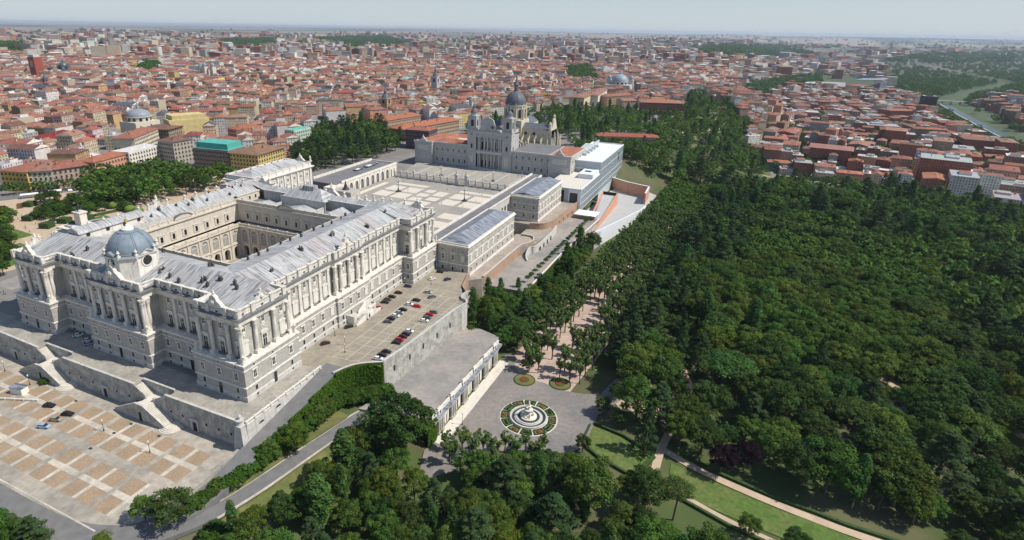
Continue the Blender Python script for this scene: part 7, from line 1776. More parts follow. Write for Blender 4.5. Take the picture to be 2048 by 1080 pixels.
fill([(1200, 470), (1230, 390), (1320, 300), (1345, 330), (1180, 620), (1120, 700)], (98, 170, 105, 520), 8.6, {'cedar_tree': 40, 'broadleaf_tree': 20, 'dark_oak': 20, 'fir_tree': 8}, 'beyond the avenue near the museum', (.9, 1.25))
anyw = lambda x, y, m: free(x, y, 2) and not (-178 < x < 60 and -30 < y < 450) and not (36 < x < 92 and 280 < y < 500)
fill([(1120, 300), (1200, 300), (1300, 298), (1345, 330), (1330, 400), (1290, 385), (1270, 370), (1245, 345), (1245, 318)], (-20, 190, 400, 700), 10.0, {'broadleaf_tree': 30, 'dark_oak': 30, 'cedar_tree': 10}, 'on the slope behind the museum forecourt', (.8, 1.2), lambda x, y, m: free(x, y, 1) and not P_fc((x, y)) and not (x < 44 and y < 512))
fill([(170, 398), (185, 372), (330, 352), (470, 362), (460, 372), (300, 412), (215, 415)], (-420, -200, 120, 420), 9.5, {'broadleaf_tree': 60, 'dark_oak': 10}, 'beside the Oriente gardens', (1.1, 1.5), anyw)
fill([(575, 335), (640, 262), (700, 262), (790, 258), (812, 300), (826, 318), (700, 330), (620, 345)], (-420, -160, 260, 620), 11.5, {'broadleaf_tree': 24, 'dark_oak': 30, 'cedar_tree': 34, 'poplar_tree': 4}, 'in the park beside the arcaded wing', (1.0, 1.4), anyw)
fill([(925, 280), (935, 262), (1060, 232), (1130, 222), (1270, 226), (1282, 236), (1364, 238), (1364, 210), (1390, 195), (1440, 215), (1500, 268), (1490, 305), (1530, 348), (1400, 362), (1300, 335), (1240, 296), (1150, 300), (1100, 262)], (-260, 330, 460, 1320), 13.0, {'broadleaf_tree': 34, 'dark_oak': 30, 'poplar_tree': 6, 'cedar_tree': 14}, 'on the wooded slope behind the museum', (.9, 1.3), lambda x, y, m: free(x, y, 1) and not (-178 < x < 60 and -30 < y < 510) and not (36 < x < 92 and 280 < y < 500) and noise2(np.array([x]), np.array([y]), 30., 5)[0] < .42)
fill([(-60, 560), (-60, 430), (40, 470), (30, 520), (5, 560)], (-520, -180, -60, 180), 9, {'broadleaf_tree': 30, 'dark_oak': 20}, 'north of the Oriente gardens', (.7, .9), lambda x, y, m: not (-178 < x < 60))
fill([(-60, 1000), (20, 985), (110, 1030), (165, 1090), (-60, 1150)], (-120, 12, -120, -55), 4.2, {'garden_shrub': 30, 'broadleaf_tree': 3}, 'below the square at the garden edge', (1.0, 1.6), lambda x, y, m: y < -74)
for k in range(11): T_at('broadleaf_tree', 8+k*17+rt.uniform(-4, 4), 391-k*1.4, rt.uniform(8, 10.5), 'along the street by the long garden facades', .85)
for key, sp, hr in (('west', 30, (1.1, 1.7)), ('riverbank', 20, (.9, 1.3)), ('rail', 40, (1.2, 1.8)), ('pk2', 60, (1.2, 2)), ('pk3', 20, (1, 1.4)), ('pk4', 60, (1.2, 2)), ('pk5', 26, (1.0, 1.5)), ('pk6', 24, (1.0, 1.4)), ('pk7', 40, (1.2, 1.8))):
    pass
# scattered city trees and the far parks: one mass of foliage
FAR = []
for (lo, hi, st, n_) in ((0, 2048, (100, 200), 1100), (0, 2048, (58, 100), 1600), (1280, 2048, (60, 130), 2200), (1450, 2048, (195, 345), 900)):
    for i in range(n_):
        px, py = rt.uniform(lo, hi), rt.uniform(*st); p = at(px, py)
        if noise2(np.array([p[0]]), np.array([p[1]]), 300., 14)[0] > (.1 if st != (195, 345) else -2): FAR.append((p[0], p[1], p[2], rt.uniform(1.0, 1.6)*(1 if py > 100 else 2.2)))
for key in ('west', 'riverbank', 'rail', 'pk2', 'pk3', 'pk4', 'pk5', 'pk6', 'pk7'):
    f = PARKS[key]
    for i in range({'west': 2600, 'riverbank': 700, 'rail': 1500, 'pk2': 1500, 'pk3': 900}.get(key, 700)):
        bx0, by0, bx1, by1 = {'west': (1760, 108, 2070, 205), 'riverbank': (1845, 215, 2070, 330), 'rail': (1380, 92, 1640, 118), 'pk2': (620, 72, 830, 100), 'pk3': (1480, 150, 1650, 205), 'pk4': (440, 80, 560, 104), 'pk5': (1125, 135, 1195, 168), 'pk6': (280, 130, 320, 152), 'pk7': (-30, 90, 50, 112)}[key]
        px, py = rt.uniform(bx0, bx1), rt.uniform(by0, by1)
        if f((px, py)): p = at(px, py); FAR.append((p[0], p[1], p[2], rt.uniform(1.1, 1.8)*(1 if py > 130 else 1.8)))
# ---- build: the nearest of each kind as trees of their own, the rest as one wood
PLANT = {'garden_shrub': 'shrub'}
ADJ = {'broadleaf_tree': 'green broadleaf tree', 'dark_oak': 'dark green oak', 'yellowish_tree': 'yellow green tree', 'purple_leaved_tree': 'purple tree', 'cedar_tree': 'layered dark cedar', 'fir_tree': 'pointed fir', 'pollarded_plane_tree': 'pollarded plane tree with knobbly limbs', 'poplar_tree': 'slender poplar', 'umbrella_pine': 'flat topped umbrella pine', 'garden_shrub': 'bushy green shrub', 'street_tree': 'small round street tree'}
def near_what(x, y):
    pts = (('near the fountain square', 100, 70), ('near the upper lawn', 130, 62), ('by the long sandy path', 190, 58), ('by the sandy woodland path', 150, 115), ('below the car park wall', 45, 100), ('by the tree row terrace', 62, 220), ('by the museum forecourt', 85, 370), ('beside the lower road', 28, 0), ('by the avenue end', 118, 500), ('deep in the wood', 230, 200), ('toward the brick blocks', 300, 640), ('on the far garden rim', 180, 620), ('where the wood is darkest', 330, 330), ('below the lawns', 140, 10))
    return min(pts, key=lambda p: (p[1]-x)**2+(p[2]-y)**2)[0]
TR2 = [t for t in TR if in_view((t[1], t[2], t[3]+6), 70, 110)]
by = {}
for t in TR2: by.setdefault(t[0], []).append(t)
n_ind = 0
for k, L_ in by.items():
    L_.sort(key=lambda t: (t[7] is None, (t[1]-CP[0])**2+(t[2]-CP[1])**2))
    for i, t in enumerate(L_):
        if i >= 300: FAR.append((t[1], t[2], t[3], t[4]*1.05)); continue
        c, tr = PROTO[k][i % len(PROTO[k])]; n_ind += 1
        sz = 'tall' if t[4]*HT[k] > 15 else ('low' if t[4] < .85 else 'full')
        nw = near_what(t[1], t[2]) if t[5] and ('garden wood' in t[5] or 'belt' in t[5] or 'grove' in t[5]) else t[5]
        o = thing(k, t[7] or f"{sz} {ADJ[k]} {nw}", PLANT.get(k, 'tree'), (t[1], t[2], t[3]), rt.uniform(0, 6.28), None if t[7] else f"{sz} {k.replace('_', ' ')}s {nw}")
        o.scale = (t[4]*t[6], t[4]*t[6], t[4])
        for s_ in (c, tr):
            d = s_.copy(); COL.objects.link(d); d.parent = o
rs = np.random.RandomState(5); Vs, Ts = [], []
base = []
for v in range(6):
    cl = []
    for i in range(11): g = i*2.39996; ph = math.acos(1-1.5*(i+.5)/11); cl.append((4.3*math.sin(ph)*math.cos(g), 4.3*math.sin(ph)*math.sin(g), 7.0+4.4*math.cos(ph), 2.0, 2.0, 1.6))
    V, T = clump_crown(rs, cl, .95, 20); base.append((V, T))
for i, (x, y, z, s) in enumerate(FAR):
    if not in_view((x, y, z+5), 40, 60) or (y > 900 and abs(x-float(river_y(y))) < 38): continue
    V, T = base[i % 6]; a = rt.uniform(0, 6.28); M = np.array([[math.cos(a), math.sin(a), 0], [-math.sin(a), math.cos(a), 0], [0, 0, 1]])
    Vs.append((V@M)*s+np.array([x, y, z])); Ts.append(T*rt.uniform(.8, 1.15))
V = np.concatenate(Vs); o = npmesh('far_woodland', V, np.arange(len(V)).reshape(-1, 4), 'leaf_broad', attrs={'tint': ('POINT', np.concatenate(Ts))}); tag(o, 'distant woods and street greenery beyond the trees near by', kind='stuff')
print('TREES', n_ind, {k: len(v) for k, v in by.items()}, len(FAR), len(V)//4)
# ---- ivy on walls
def ivy(name, label, quads, n, seed):
    rs = np.random.RandomState(seed); C_, N2 = [], []
    for (a, b, z0, z1, nn) in quads:
        k = int(n*math.hypot(b[0]-a[0], b[1]-a[1])); t = rs.uniform(0, 1, k); h = rs.uniform(0, 1, k)
        P = np.stack([a[0]+(b[0]-a[0])*t, a[1]+(b[1]-a[1])*t, z0+(z1-z0)*h], 1)+np.array([*nn, 0])*rs.uniform(.1, .9, k)[:, None]*rs.uniform(.4, 1.6, k)[:, None]
        C_.append(P); N2.append(np.tile(np.array([*nn, .5]), (k, 1))+rs.normal(size=(k, 3))*.5)
    C_ = np.concatenate(C_); N2 = np.concatenate(N2); N2 /= np.linalg.norm(N2, axis=1)[:, None]
    V = leaves(rs, C_, N2, rs.uniform(.22, .45, len(C_))); T = np.repeat(np.repeat(rs.uniform(.65, 1.35, len(C_))[:, None], 3, 1), 4, 0)
    o = npmesh(name, V, np.arange(len(V)).reshape(-1, 4), 'leaf_ivy', attrs={'tint': ('POINT', T)}); tag(o, label, 'ivy')
ivy('ivy_curtain', 'bright green ivy covering the near end of the car park wall', [((18.3, -16), (17.6, 2), -11.5, -6.0, (1, 0)), ((17.6, 2), (17.5, 14), -12, -3.4, (1, 0)), ((17.5, 14), (17.5, 24), -12, -1.6, (1, 0)), ((17.6, 22), (17.6, 30), -12, -1.0, (1, 0)), ((17.6, 30), (18.8, 34), -13, .7, (.95, -.3)), ((18.8, 34), (21.2, 38.4), -13.5, .7, (.85, -.5)), ((21.2, 38.4), (25.2, 42.2), -14, .7, (.7, -.7)), ((25.2, 42.2), (31, 46.1), -14, .6, (.5, -.85))], 620, 1)
ivy('ivy_curtain', 'bright ivy hanging on the long garden boundary wall', [((54.6, 164), (55.1, 222), -24, -8.6, (1, 0))], 330, 2)
ivy('ivy_curtain', 'climbing greenery on the near pier of the colonnade', [((60.2, 32), (60.4, 39), -23, -12.5, (1, -.3)), ((48, 32.6), (59, 37), -22, -13.2, (.3, -1))], 300, 3)
# ================================================================ fountain and parterre
KR = 1.08
fx, fy, fz = 90.2, 68.5, float(terrain(90, 68))+.36
t = thing('fountain', 'white tiered fountain with a statue in a round basin, ringed by flower beds', 'fountain', (fx, fy, fz)); t.scale = (1.16, 1.16, 1.1)
mb = MB(); mb.lathe((0, 0, 0), [(7.0, 0), (7.0, .75), (6.4, .75), (6.3, .2)], 48); mb.lathe((0, 0, 0), [(5.3, .2), (5.3, .5), (4.8, .5), (4.8, .8), (4.2, .8), (4.15, .6)], 40); mb.build('basin', 'pale_stone', t)
mb = MB(); mb.lathe((0, 0, .3), [(6.35, 0), (5.2, 0), (5.2, .01)], 40); mb.lathe((0, 0, .62), [(4.2, 0), (3.0, .01), (2.9, .02)], 40); mb.build('water', 'water', t)
mb = MB(); mb.lathe((0, 0, .6), [(3.1, 0), (3.1, .35), (2.5, .4), (2.4, .8), (1.5, .95), (.8, 1.3), (.65, 2.4), (1.5, 3.1), (1.6, 3.3), (.6, 3.3), (.4, 3.9), (.38, 4.4), (.85, 4.9), (.9, 5.05), (.35, 5.1)], 24); mb.build('tier', 'white_stone', t, smooth=True)
mb = MB(); mb.lathe((0, 0, 5.9), [(.4, -.1), (.45, .5), (.3, 1.0), (.36, 1.4), (.12, 1.6), (.2, 1.8), (0, 2.05)], 9)
for k in range(6): a = k*math.pi/3; mb.lathe((1.75*math.cos(a), 1.75*math.sin(a), 1.3), [(.4, 0), (.45, .7), (.25, 1.2), (.25, 1.5), (0, 1.75)], 7)
mb.build('statue', 'white_stone', t, smooth=True)
ringp = lambda r0, r1, a0, a1, n=8: [(fx+KR*r0*math.cos(a0+(a1-a0)*i/n), fy+KR*r0*math.sin(a0+(a1-a0)*i/n)) for i in range(n+1)]+[(fx+KR*r1*math.cos(a1+(a0-a1)*i/n), fy+KR*r1*math.sin(a1+(a0-a1)*i/n)) for i in range(n+1)]
mb = MB(); mb.lathe((fx, fy, fz-.02), [(12.6, -.2), (12.6, .12), (12.1, .12), (12.1, .05)], 64); mb.lathe((fx, fy, fz-.02), [(8.7, .04), (7.0, .045)], 48); tag(mb.build('round_kerb', 'pale_slab'), 'pale kerb round the fountain beds', kind='structure')
mb = MB(); mb.lathe((fx, fy, fz), [(12.2, .0), (8.7, .01), (7.0, .012), (6.8, .013)], 64); tag(mb.build('parterre_ground', 'pink_sand'), 'sandy ground of the ring beds', kind='structure')
for k in range(12):
    a0, a1 = k*math.pi/6+.04, (k+1)*math.pi/6-.04; m_ = (a0+a1)/2; red = k % 2 == 0
    t = thing('flower_bed', f"{'red flowered' if red else 'green clipped'} bed of the fountain ring, {['towards the avenue', 'towards the drive', 'towards the lawn', 'below the fountain', 'towards the colonnade foot', 'towards the colonnade'][(k//2+2) % 6]}", 'flower bed', (0, 0, 0), 0, 'flower beds round the fountain')
    mb = MB()
    for q in (ringp(10.7, 11.1, a0, a1), ringp(8.1, 8.45, a0, a1), ringp(8.1, 11.1, a0, a0+.035, 2), ringp(8.1, 11.1, a1-.035, a1, 2)): mb.prism(q, fz, fz+.5)
    mb.build('hedge', 'hedge', t)
    mb = MB(); mb.prism(ringp(8.4, 10.7, a0+.04, a1-.04), fz, fz+.12); mb.build('turf', 'dry_lawn' if red else 'lawn', t)
    c = (fx+KR*9.6*math.cos(m_), fy+KR*9.6*math.sin(m_)); mb = MB()
    if red: mb.lathe((*c, fz+.1), [(1.15, 0), (1.0, .35), (.5, .5), (0, .52)], 12); mb.build('flower', 'flowers', t)
    else:
        for q in (-.9, 0, .9): p = (c[0]-q*math.sin(m_), c[1]+q*math.cos(m_)); mb.lathe((*p, fz+.1), [(.45, 0), (.5, .5), (.25, .9), (0, 1.0)], 8)
        mb.build('topiary', 'hedge', t)
for (x, y, lab) in ((78.5, 95, 'half round red flower bed at the start of the avenue'), (95, 99.5, 'half round red flower bed below the avenue trees')):
    z = float(terrain(x, y))+.4; t = thing('flower_bed', lab, 'flower bed', (x, y, z)); mb = MB(); mb.lathe((0, 0, -.3), [(5.2, 0), (5.2, .55), (4.8, .6), (4.8, .4)], 24); mb.build('hedge', 'hedge', t); mb = MB(); mb.lathe((0, 0, 0), [(4.7, .15), (2.6, .16), (0, .17)], 20); mb.build('turf', 'dry_lawn', t)
    mb = MB(); mb.lathe((0, 0, .1), [(2.5, 0), (2.2, .4), (0, .6)], 14); mb.build('flower', 'flowers', t)
def hedge(label, pts, w_=1.0, h=1.0, group='clipped hedges'):
    mb = MB(); pts = [(p[0], p[1]) for p in pts]
    for (a, b) in zip(pts, pts[1:]):
        d = Vector(b)-Vector(a); n = max(1, int(d.length/3))
        for i in range(n):
            p = Vector(a)+d*i/n; q = Vector(a)+d*(i+1)/n; nn = Vector((-d.y, d.x)).normalized()*w_/2
            z0 = float(terrain(*p))+.2; z1 = float(terrain(*q))+.2
            mb.hexa([(*(p-nn), z0-.4), (*(q-nn), z1-.4), (*(q+nn), z1-.4), (*(p+nn), z0-.4), (*(p-nn*.8), z0+h), (*(q-nn*.8), z1+h), (*(q+nn*.8), z1+h), (*(p+nn*.8), z0+h)])
    tag(mb.build('clipped_hedge', 'hedge'), label, 'hedge', group)
hedge('clipped hedge along the upper side of the upper lawn', [(117, 77), (130, 75), (143, 69)]); hedge('clipped hedge at the end of the upper lawn', [(143.5, 68), (138.5, 54)], 1.6); hedge('clipped hedge along the square edge of the upper lawn', [(115.6, 76), (115.4, 63)], .8, .7)
hedge('clipped hedge along the low side of the upper lawn', [(116, 62), (124, 57), (137, 53)], 1.2)
hedge('low hedge above the long sandy path', [(153, 75.5), (166, 71), (188, 67), (210, 65.5), (240, 67)], 1.6, .8); hedge('low hedge along the lower lawn', [(152, 51), (172, 45), (192, 42)], 1.4, .9)
# ================================================================ Oriente gardens
zO = 3.15
sheet('gardens_ground', [(-372, 128), (-350, 30), (-210, 0), (-196, 250), (-300, 330), (-345, 250)], 'sand', dz=.1, step=20, label='pale sand of the Oriente gardens')
sheet('garden_street', ribbon([(-420, 60), (-372, 118), (-345, 178), (-340, 250), (-300, 330), (-240, 430)], 22), 'asphalt', dz=.14, step=20, label='street along the garden facades')
sheet('side_street', ribbon([(-186, -20), (-186, 80), (-188, 240)], 22), 'gravel', dz=.16, step=20, label='paved street between palace and gardens')
t = thing('equestrian_monument', 'bronze rider on a tall white pedestal above stepped basins', 'monument', (-246, 96, zO)); 
mb = MB(); mb.box(-14, -9, 0, 14, 9, 1.2); mb.box(-9, -6, 1.2, 9, 6, 2.6); mb.box(-3.4, -2.4, 2.6, 3.4, 2.4, 11.5); mb.box(-4, -3, 11, 4, 3, 11.8); mb.build('pedestal', 'white_stone', t)
mb = MB(); mb.lathe((0, 10, 0), [(9, 0), (9, 1.0), (8.4, 1.0), (8.3, .6)], 24); mb.lathe((0, -10, 0), [(9, 0), (9, 1.0), (8.4, 1.0), (8.3, .6)], 24); mb.build('basin', 'plinth_stone', t)
mb = MB(); mb.lathe((0, 10, .6), [(8.35, 0), (0, .01)], 24); mb.lathe((0, -10, .6), [(8.35, 0), (0, .01)], 24); mb.build('water', 'water', t)
mb = MB(); mb.tube((-1.6, 0, 14.2), (1.4, 0, 14.8), .9, .8, 9); mb.tube((1.2, 0, 14.9), (2.3, 0, 16.6), .6, .4, 7); mb.tube((2.1, 0, 16.6), (3.1, 0, 16.1), .38, .25, 7)
for x, y, x2 in ((-1.4, .4, -1.9), (-1.3, -.4, -1.2), (1.2, .4, 2.2), (1.2, -.4, 1.8)): mb.tube((x, y, 14), (x2, y, 11.8 if x < 0 else 13), .32, .16, 6)
mb.tube((-1.6, 0, 14.5), (-2.8, 0, 12.6), .25, .1, 5); mb.lathe((0, 0, 15.2), [(.6, 0), (.7, .9), (.55, 1.5), (.2, 1.8), (.33, 2.1), (0, 2.6)], 8); mb.build('rider', 'bronze', t, smooth=True)
def gp(px, py): return at(px, py, zO)
k = 0
for px, py in ((60, 440), (85, 432), (95, 455), (130, 445), (155, 452), (110, 420), (150, 425), (175, 440), (60, 412), (185, 420)):
    p = gp(px, py); k += 1; mb = MB(); mb.box(-3.4, -3.4, 0, 3.4, 3.4, 3.2); mb.box(-3.0, -3.0, 3.2, 3.0, 3.0, 3.6); o = mb.build('topiary_block', 'hedge', loc=tuple(p)); o.rotation_euler = (0, 0, .4); tag(o, 'square clipped hedge block in the Oriente gardens', 'hedge', 'clipped hedge blocks')
rk = random.Random(3)
for i in range(9): T_ = gp(145+i*16.5, 398+i*3.6); mb = MB(); mb.lathe((0, 0, 0), [(2.2, 0), (3.6, 1.2), (3.9, 2.6), (3.2, 4.0), (1.6, 4.8), (0, 5.0)], 14); o = mb.build('ball_topiary', MATS['leaf_ball'] if 'leaf_ball' in MATS else mat('leaf_ball', (.12, .17, .025), .8, .3, 1.2, bump=1, bump_scale=3), loc=tuple(T_), smooth=True); tag(o, 'rounded light green clipped tree in the garden row', 'topiary', 'rounded clipped trees in a row')
for i, (a, b) in enumerate((((85, 417), (110, 405)), ((105, 422), (165, 408)), ((120, 430), (200, 412)), ((190, 432), (245, 420)))):
    a, b = gp(*a), gp(*b); hedge(['long low garden hedge nearest the street', 'second long low garden hedge', 'third long low garden hedge', 'fourth long low garden hedge nearest the palace'][i], [a, b], 3.5, 1.2, 'garden hedges')
for i, (px, py, w_) in enumerate(((20, 470, 26), (-10, 440, 24), (30, 500, 22), (10, 520, 26), (200, 440, 18), (150, 412, 20))):
    p = gp(px, py); o = sheet('garden_lawn', [(p[0]-w_/2, p[1]-7), (p[0]+w_/2, p[1]-9), (p[0]+w_/2, p[1]+7), (p[0]-w_/2, p[1]+9)], 'lawn', dz=.22, step=20, label='lawn of the Oriente gardens')
for i in range(26):
    p = gp(rt.uniform(-20, 26), rt.uniform(430, 540)); k_ = PROTO['broadleaf_tree'][i % 3]; o = thing('garden_tree', 'leafy tree of the gardens north of the monument', 'tree', (p[0], p[1], zO-.3), rt.uniform(0, 6), 'leafy garden trees'); s_ = rt.uniform(.55, .85); o.scale = (s_*1.1, s_*1.1, s_)
    for q in k_: d = q.copy(); COL.objects.link(d); d.parent = o
for i, (px, py) in enumerate(((40, 412), (115, 402), (55, 408))):
    p = gp(px, py); mb = MB(); mb.box(-8, -2, 0, 8, 2, .35); o = mb.build('flower_bed', 'flowers', loc=tuple(p)); o.rotation_euler = (0, 0, -.5); tag(o, ('red flower bed by the garden street corner', 'red flower strip beside the rounded trees', 'red flower bed next to the corner one')[i], 'flower bed')
for i in range(64):
    px = rt.uniform(70, 260); p = gp(px, 398+rt.uniform(0, 50)+max(0, (70-px))*.0)
    if math.hypot(p[0]+246, p[1]-96) < 26: continue
    TR_ = PROTO['dark_oak' if i % 3 else 'broadleaf_tree'][i % 3]
    o = thing('garden_tree', 'dark magnolia tree in the formal Oriente gardens', 'tree', (p[0], p[1], zO), rt.uniform(0, 6), 'dark garden trees'); s_ = rt.uniform(.42, .7); o.scale = (s_*1.2, s_*1.2, s_)
    for q in TR_: d = q.copy(); COL.objects.link(d); d.parent = o
for i, (px, py, w_, l) in enumerate(((60, 396, 12, 3), (112, 389, 9, 3), (158, 386, 14, 3))):
    p = gp(px, py); t = thing('market_awning', ('long white awning along the garden street', 'middle white awning along the garden street', 'white awning near the blue stall')[i], 'awning', (p[0], p[1], zO), 1.0)
    mb = MB(); mb.hexa([(-w_/2, -l/2, 3), (w_/2, -l/2, 3), (w_/2, l/2, 3), (-w_/2, l/2, 3), (-w_/2, -l/2, 3.1), (w_/2, -l/2, 3.1), (w_/2, l/2, 3.8), (-w_/2, l/2, 3.8)]); mb.build('canopy', 'white_paint', t)
    mb = MB(); [mb.box(-w_/2+.3+q*(w_-.6)/5-.08, -l/2+.2, 0, -w_/2+.3+q*(w_-.6)/5+.08, -l/2+.36, 3) for q in range(6)]; mb.build('leg', 'iron', t)
# ================================================================ cars
def carpaint(n, c): mat('paint_'+n, c, .28, .03, 2, spec=.6)
for n, c in (('black', (.018, .018, .02)), ('white', (.75, .75, .74)), ('silver', (.36, .38, .40)), ('red', (.50, .012, .02)), ('darkred', (.06, .012, .012)), ('grey', (.12, .125, .13)), ('blue', (.30, .40, .55)), ('navy', (.02, .03, .07)), ('tan', (.30, .28, .22))): carpaint(n, c)
def loftx(secs, mb, m=0):
    """a hull through cross-sections (x, half-width, z0, z1)"""
    vs = []
    for x, hw, z0, z1 in secs: vs += [(x, -hw, z0), (x, hw, z0), (x, hw*.97, z1), (x, -hw*.97, z1)]
    n = len(secs); fs = [(i*4+k, i*4+(k+1) % 4, (i+1)*4+(k+1) % 4, (i+1)*4+k) for i in range(n-1) for k in range(4)]+[(3, 2, 1, 0), tuple(range(4*n-4, 4*n))]
    mb.add(vs, fs, m)
mb = MB(); loftx([(-2.2, .78, .45, .75), (-2.1, .86, .28, .95), (-1.2, .89, .25, 1.0), (.6, .89, .25, .98), (1.2, .88, .25, .92), (2.0, .84, .28, .78), (2.2, .74, .4, .62)], mb)
CAR_BODY = mb
mbr = MB(); loftx([(-1.35, .74, 1.38, 1.40), (-1.0, .70, 1.40, 1.46), (.0, .68, 1.42, 1.48), (.45, .70, 1.38, 1.42)], mbr)
mbg = MB(); loftx([(-1.95, .80, .94, .98), (-1.25, .74, .96, 1.42), (.4, .72, .96, 1.43), (1.25, .80, .9, .94)], mbg)
BODY = {n: None for n in ('black', 'white', 'silver', 'red', 'darkred', 'grey', 'blue', 'navy', 'tan')}
for n in BODY: o = CAR_BODY.build('body', 'paint_'+n, smooth=False); COL.objects.unlink(o); r_ = mbr.build('car_roof', 'paint_'+n); COL.objects.unlink(r_); BODY[n] = (o, r_)
GLASS = mbg.build('window_glass', 'dark_glass'); COL.objects.unlink(GLASS)
mb = MB(); mb.tube((0, -.11, 0), (0, .11, 0), .32, .32, 12); mb.add([(.32*math.cos(k*math.pi/6), -.11, .32*math.sin(k*math.pi/6)) for k in range(12)], [tuple(range(12))]); WHEEL = mb.build('wheel', 'tyre'); COL.objects.unlink(WHEEL)
PN = {'black': 'black', 'white': 'white', 'silver': 'silver', 'red': 'red', 'darkred': 'dark red', 'grey': 'grey', 'blue': 'pale blue', 'navy': 'navy', 'tan': 'tan'}
def car(px, py, z, heading, col, where, group='cars parked by the palace', s=1.0):
    p = at(px, py, z); t = thing('parked_car', f'{PN[col]} car {where}', 'car', (p[0], p[1], z), heading, group); t.scale = (s, s, s)
    for q in BODY[col]+(GLASS,): d = q.copy(); COL.objects.link(d); d.parent = t
    for x in (-1.35, 1.35):
        for y in (-.8, .8): d = WHEEL.copy(); COL.objects.link(d); d.parent = t; d.location = (x, y, .32)
H1, HP = R(8), R(78)      # across the deck / along it
zP = .02
for px, py, c, w_ in ((651, 688, 'darkred', 'alone near the ramp end of the car park'), (698, 655, 'black', 'parked against the double staircase'), (757, 617, 'red', 'just beyond the double staircase'), (770, 606, 'black', 'first in the row along the palace wall'), (776, 600, 'grey', 'second in the row along the palace wall'), (784, 595, 'black', 'third in the row along the palace wall'), (797, 587, 'darkred', 'fourth in the row along the palace wall'), (816, 574, 'navy', 'at the projecting palace corner'), (864, 559, 'white', 'near the annex corner'), (895, 560, 'navy', 'large, beside the orange end wall'), (880, 545, 'black', 'in the shade of the annex'),
    (776, 645, 'grey', 'lowest of the middle row'), (782, 639, 'black', 'second of the middle row'), (791, 633, 'white', 'third of the middle row'), (799, 627, 'silver', 'fourth of the middle row'), (806, 621, 'black', 'top of the middle row'), (818, 610, 'white', 'left of the bright red car'), (834, 614, 'red', 'beside the white one in mid car park'), (833, 602, 'black', 'above the bright red one'), (856, 586, 'silver', 'below the curved parapet'), (864, 595, 'grey', 'nearest the curved parapet'),
    (756, 719, 'white', 'lowest by the parapet wall'), (764, 712, 'black', 'second by the parapet wall'), (773, 705, 'black', 'third by the parapet wall'), (793, 687, 'black', 'lowest of the parapet five'), (799, 681, 'red', 'second of the parapet five'), (806, 675, 'darkred', 'third of the parapet five'), (812, 670, 'black', 'fourth of the parapet five'), (818, 664, 'white', 'top of the parapet five'), (848, 643, 'white', 'first of the far parapet group'), (854, 637, 'grey', 'second of the far parapet group'), (859, 631, 'red', 'third of the far parapet group'), (867, 626, 'grey', 'last of the far parapet group')):
    car(px, py, zP, R(58) if px in (651, 698, 895, 864) else R(14)+rt.uniform(-.06, .06), c, w_)
for px, py, z, c, w_ in ((157, 672, 0, 'white', 'first in the shaded terrace corner'), (176, 682, 0, 'white', 'second in the shaded terrace corner'), (179, 689, 0, 'silver', 'in the shaded terrace corner')): car(px, py, z, R(55), c, w_)
for px, py, c, w_ in ((99, 813, 'black', 'on the brick parcels nearest the white cabin'), (136, 830, 'black', 'on the square below the stairs'), (112, 841, 'tan', 'on the square between black and blue'), (88, 855, 'blue', 'on the square parcels')): car(px, py, -9.87, R(20), c, w_, 'cars on the square', 1.1)
car(1130, 482, -9.2, R(70), 'white', 'beside the row of small trees'); car(1063, 550, -9.2, R(85), 'black', 'at the near end of the tree row')
# white cabin on the square
p = at(40, 785, -9.88); t = thing('site_cabin', 'small white cabin with a grey roof on the brick parcels', 'cabin', tuple(p), R(12)); mb = MB(); mb.box(-3, -1.6, 0, 3, 1.6, 2.9); mb.build('wall', 'white_paint', t); mb = MB(); mb.box(-3.2, -1.8, 2.9, 3.2, 1.8, 3.15); mb.build('roof', 'annex_roof', t)
p = at(470, 1068, None); mb = MB(); 
t = thing('barrier', 'long low white barrier leading to the cabin', 'barrier', tuple(at(20, 800, -9.88)), R(22)); mb = MB(); mb.box(-14, -.2, .3, 12, .2, .9); [mb.box(x-.15, -.3, 0, x+.15, .3, 1.0) for x in range(-14, 13, 4)]; mb.build('rail', 'white_paint', t)
# ================================================================ people, a few pixels each
mb = MB()
me = bpy.data.meshes.new('person'); vs = [(0, 0, .95), (0, 0, 1.2), (0, 0, 1.45), (0, 0, 1.58), (0, 0, 1.72), (.12, 0, .85), (.14, .1, .45), (.14, .2, .05), (-.12, 0, .85), (-.13, -.12, .45), (-.13, -.2, .05), (.22, 0, 1.40), (.30, -.05, 1.1), (.28, .1, .85), (-.22, 0, 1.40), (-.30, .05, 1.1), (-.28, -.1, .85)]
ed = [(0, 1), (1, 2), (2, 3), (3, 4), (0, 5), (5, 6), (6, 7), (0, 8), (8, 9), (9, 10), (2, 11), (11, 12), (12, 13), (2, 14), (14, 15), (15, 16)]
me.from_pydata(vs, ed, []); po = bpy.data.objects.new('person', me); COL.objects.link(po); sk = po.modifiers.new('s', 'SKIN')
for i, rr in enumerate((.15, .16, .17, .06, .11, .10, .08, .05, .10, .08, .05, .07, .05, .04, .07, .05, .04)): me.skin_vertices[0].data[i].radius = (rr, rr*.8)
me.skin_vertices[0].data[0].use_root = True
pm = bpy.data.meshes.new_from_object(po.evaluated_get(bpy.context.evaluated_depsgraph_get())); bpy.data.objects.remove(po)
mat('clothes', (.20, .17, .16), .9, .1, 4, rand=.45); pm.materials.append(MATS['clothes'])
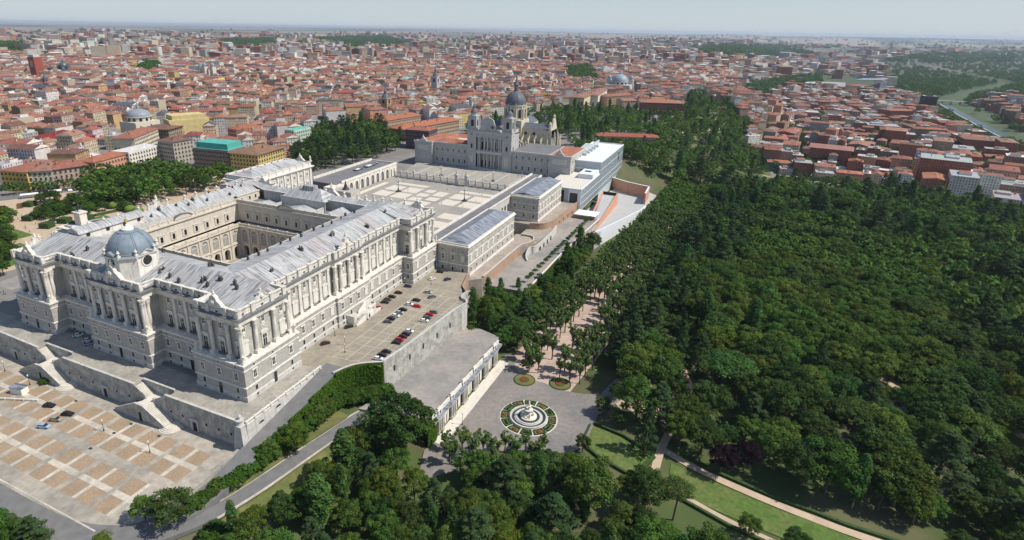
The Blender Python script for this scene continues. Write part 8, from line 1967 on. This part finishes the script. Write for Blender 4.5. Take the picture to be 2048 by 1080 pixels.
spots = [(rt.uniform(-130, -12), rt.uniform(200, 312), 5.02, 'walking on the plaza') for _ in range(26)]+[(rt.uniform(-128, -10), rt.uniform(322, 380), 5.02, 'on the esplanade before the cathedral') for _ in range(26)]+[(*gp(rt.uniform(10, 90), rt.uniform(418, 468))[:2], zO+.05, 'strolling in the Oriente gardens') for _ in range(30)]+[(*at(rt.uniform(0, 20), rt.uniform(590, 606), 0)[:2], float(terrain(*at(10, 598, 0)[:2]))+.2, 'in the street beside the palace') for _ in range(4)]
for x, y, z, w_ in spots:
    o = bpy.data.objects.new('person', pm); COL.objects.link(o); o.location = (x, y, z); o.rotation_euler = (0, 0, rt.uniform(0, 6.28)); tag(o, 'small figure of a person '+w_, 'person', 'people '+w_)
# lamps along the car park and square
def post(label, p, h, group):
    t = thing('lamp_post', label, 'lamp post', tuple(map(float, p)), 0, group); mb = MB(); mb.lathe((0, 0, 0), [(.25, 0), (.2, .8), (.1, 1), (.07, h)], 7); mb.build('post', 'iron', t); mb = MB(); mb.lathe((0, 0, h), [(.1, 0), (.3, .4), (.25, .8), (0, 1.1)], 7); mb.build('lantern', 'white_paint', t)
for i, q in enumerate(((670, 672), (690, 690), (810, 570), (862, 570), (735, 640), (690, 705))): post('slim iron lamp post among the bays of the car park', at(*q, zP), 3.6, 'car park lamp posts')
for i, q in enumerate(((10, 742), (60, 770), (300, 905), (208, 862))): post('slim iron lamp post on the square of brick parcels', at(*q, -9.88), 4.2, 'square lamp posts')
for i, q in enumerate(((1210, 720), (925, 850), (1010, 745), (1190, 760))): post('thin lamp post on the edge of the fountain square', (*at(*q, FZ)[:2], FZ), 5, 'fountain square lamp posts')
# manholes and utility slab
for i, q in enumerate(((250, 795), (152, 802), (262, 848), (228, 866), (181, 897), (318, 872), (155, 770))):
    p = at(*q, -9.885); mb = MB(); mb.box(-.7, -.5, 0, .7, .5, .03); o = mb.build('drain_cover', 'iron', loc=tuple(p)); tag(o, 'dark iron drain cover in the square paving', 'drain cover', 'drain covers')
p = at(512, 1062); mb = MB(); mb.box(-1.8, -1.2, -.3, 1.8, 1.2, .5); o = mb.build('concrete_slab', 'sand', loc=tuple(p)); tag(o, 'tan concrete slab lying in the grass by the lower road', 'slab')
p = at(92, 765, -9.88); TRb = PROTO['garden_shrub'][0]; o = thing('dry_shrub', 'dry reddish bush at the foot of the farther staircase', 'shrub', tuple(p)); o.scale = (1.3, 1.3, .8)
for q in TRb: d = q.copy(); COL.objects.link(d); d.parent = o
# ================================================================ haze
m = bpy.data.materials.new('haze'); m.use_nodes = True; MATS['haze'] = m; t = m.node_tree; t.nodes.remove(t.nodes['Principled BSDF']); v = t.nodes.new('ShaderNodeVolumePrincipled'); v.inputs['Color'].default_value = (.70, .83, 1.0, 1); v.inputs['Density'].default_value = .000036; v.inputs['Anisotropy'].default_value = .2
t.links.new(v.outputs[0], t.nodes['Material Output'].inputs['Volume'])
mb = MB(); mb.box(-33500, -33500, -110, 33500, 33500, 175); o = mb.build('haze', 'haze'); tag(o, 'thin bluish summer haze over the city', kind='stuff')
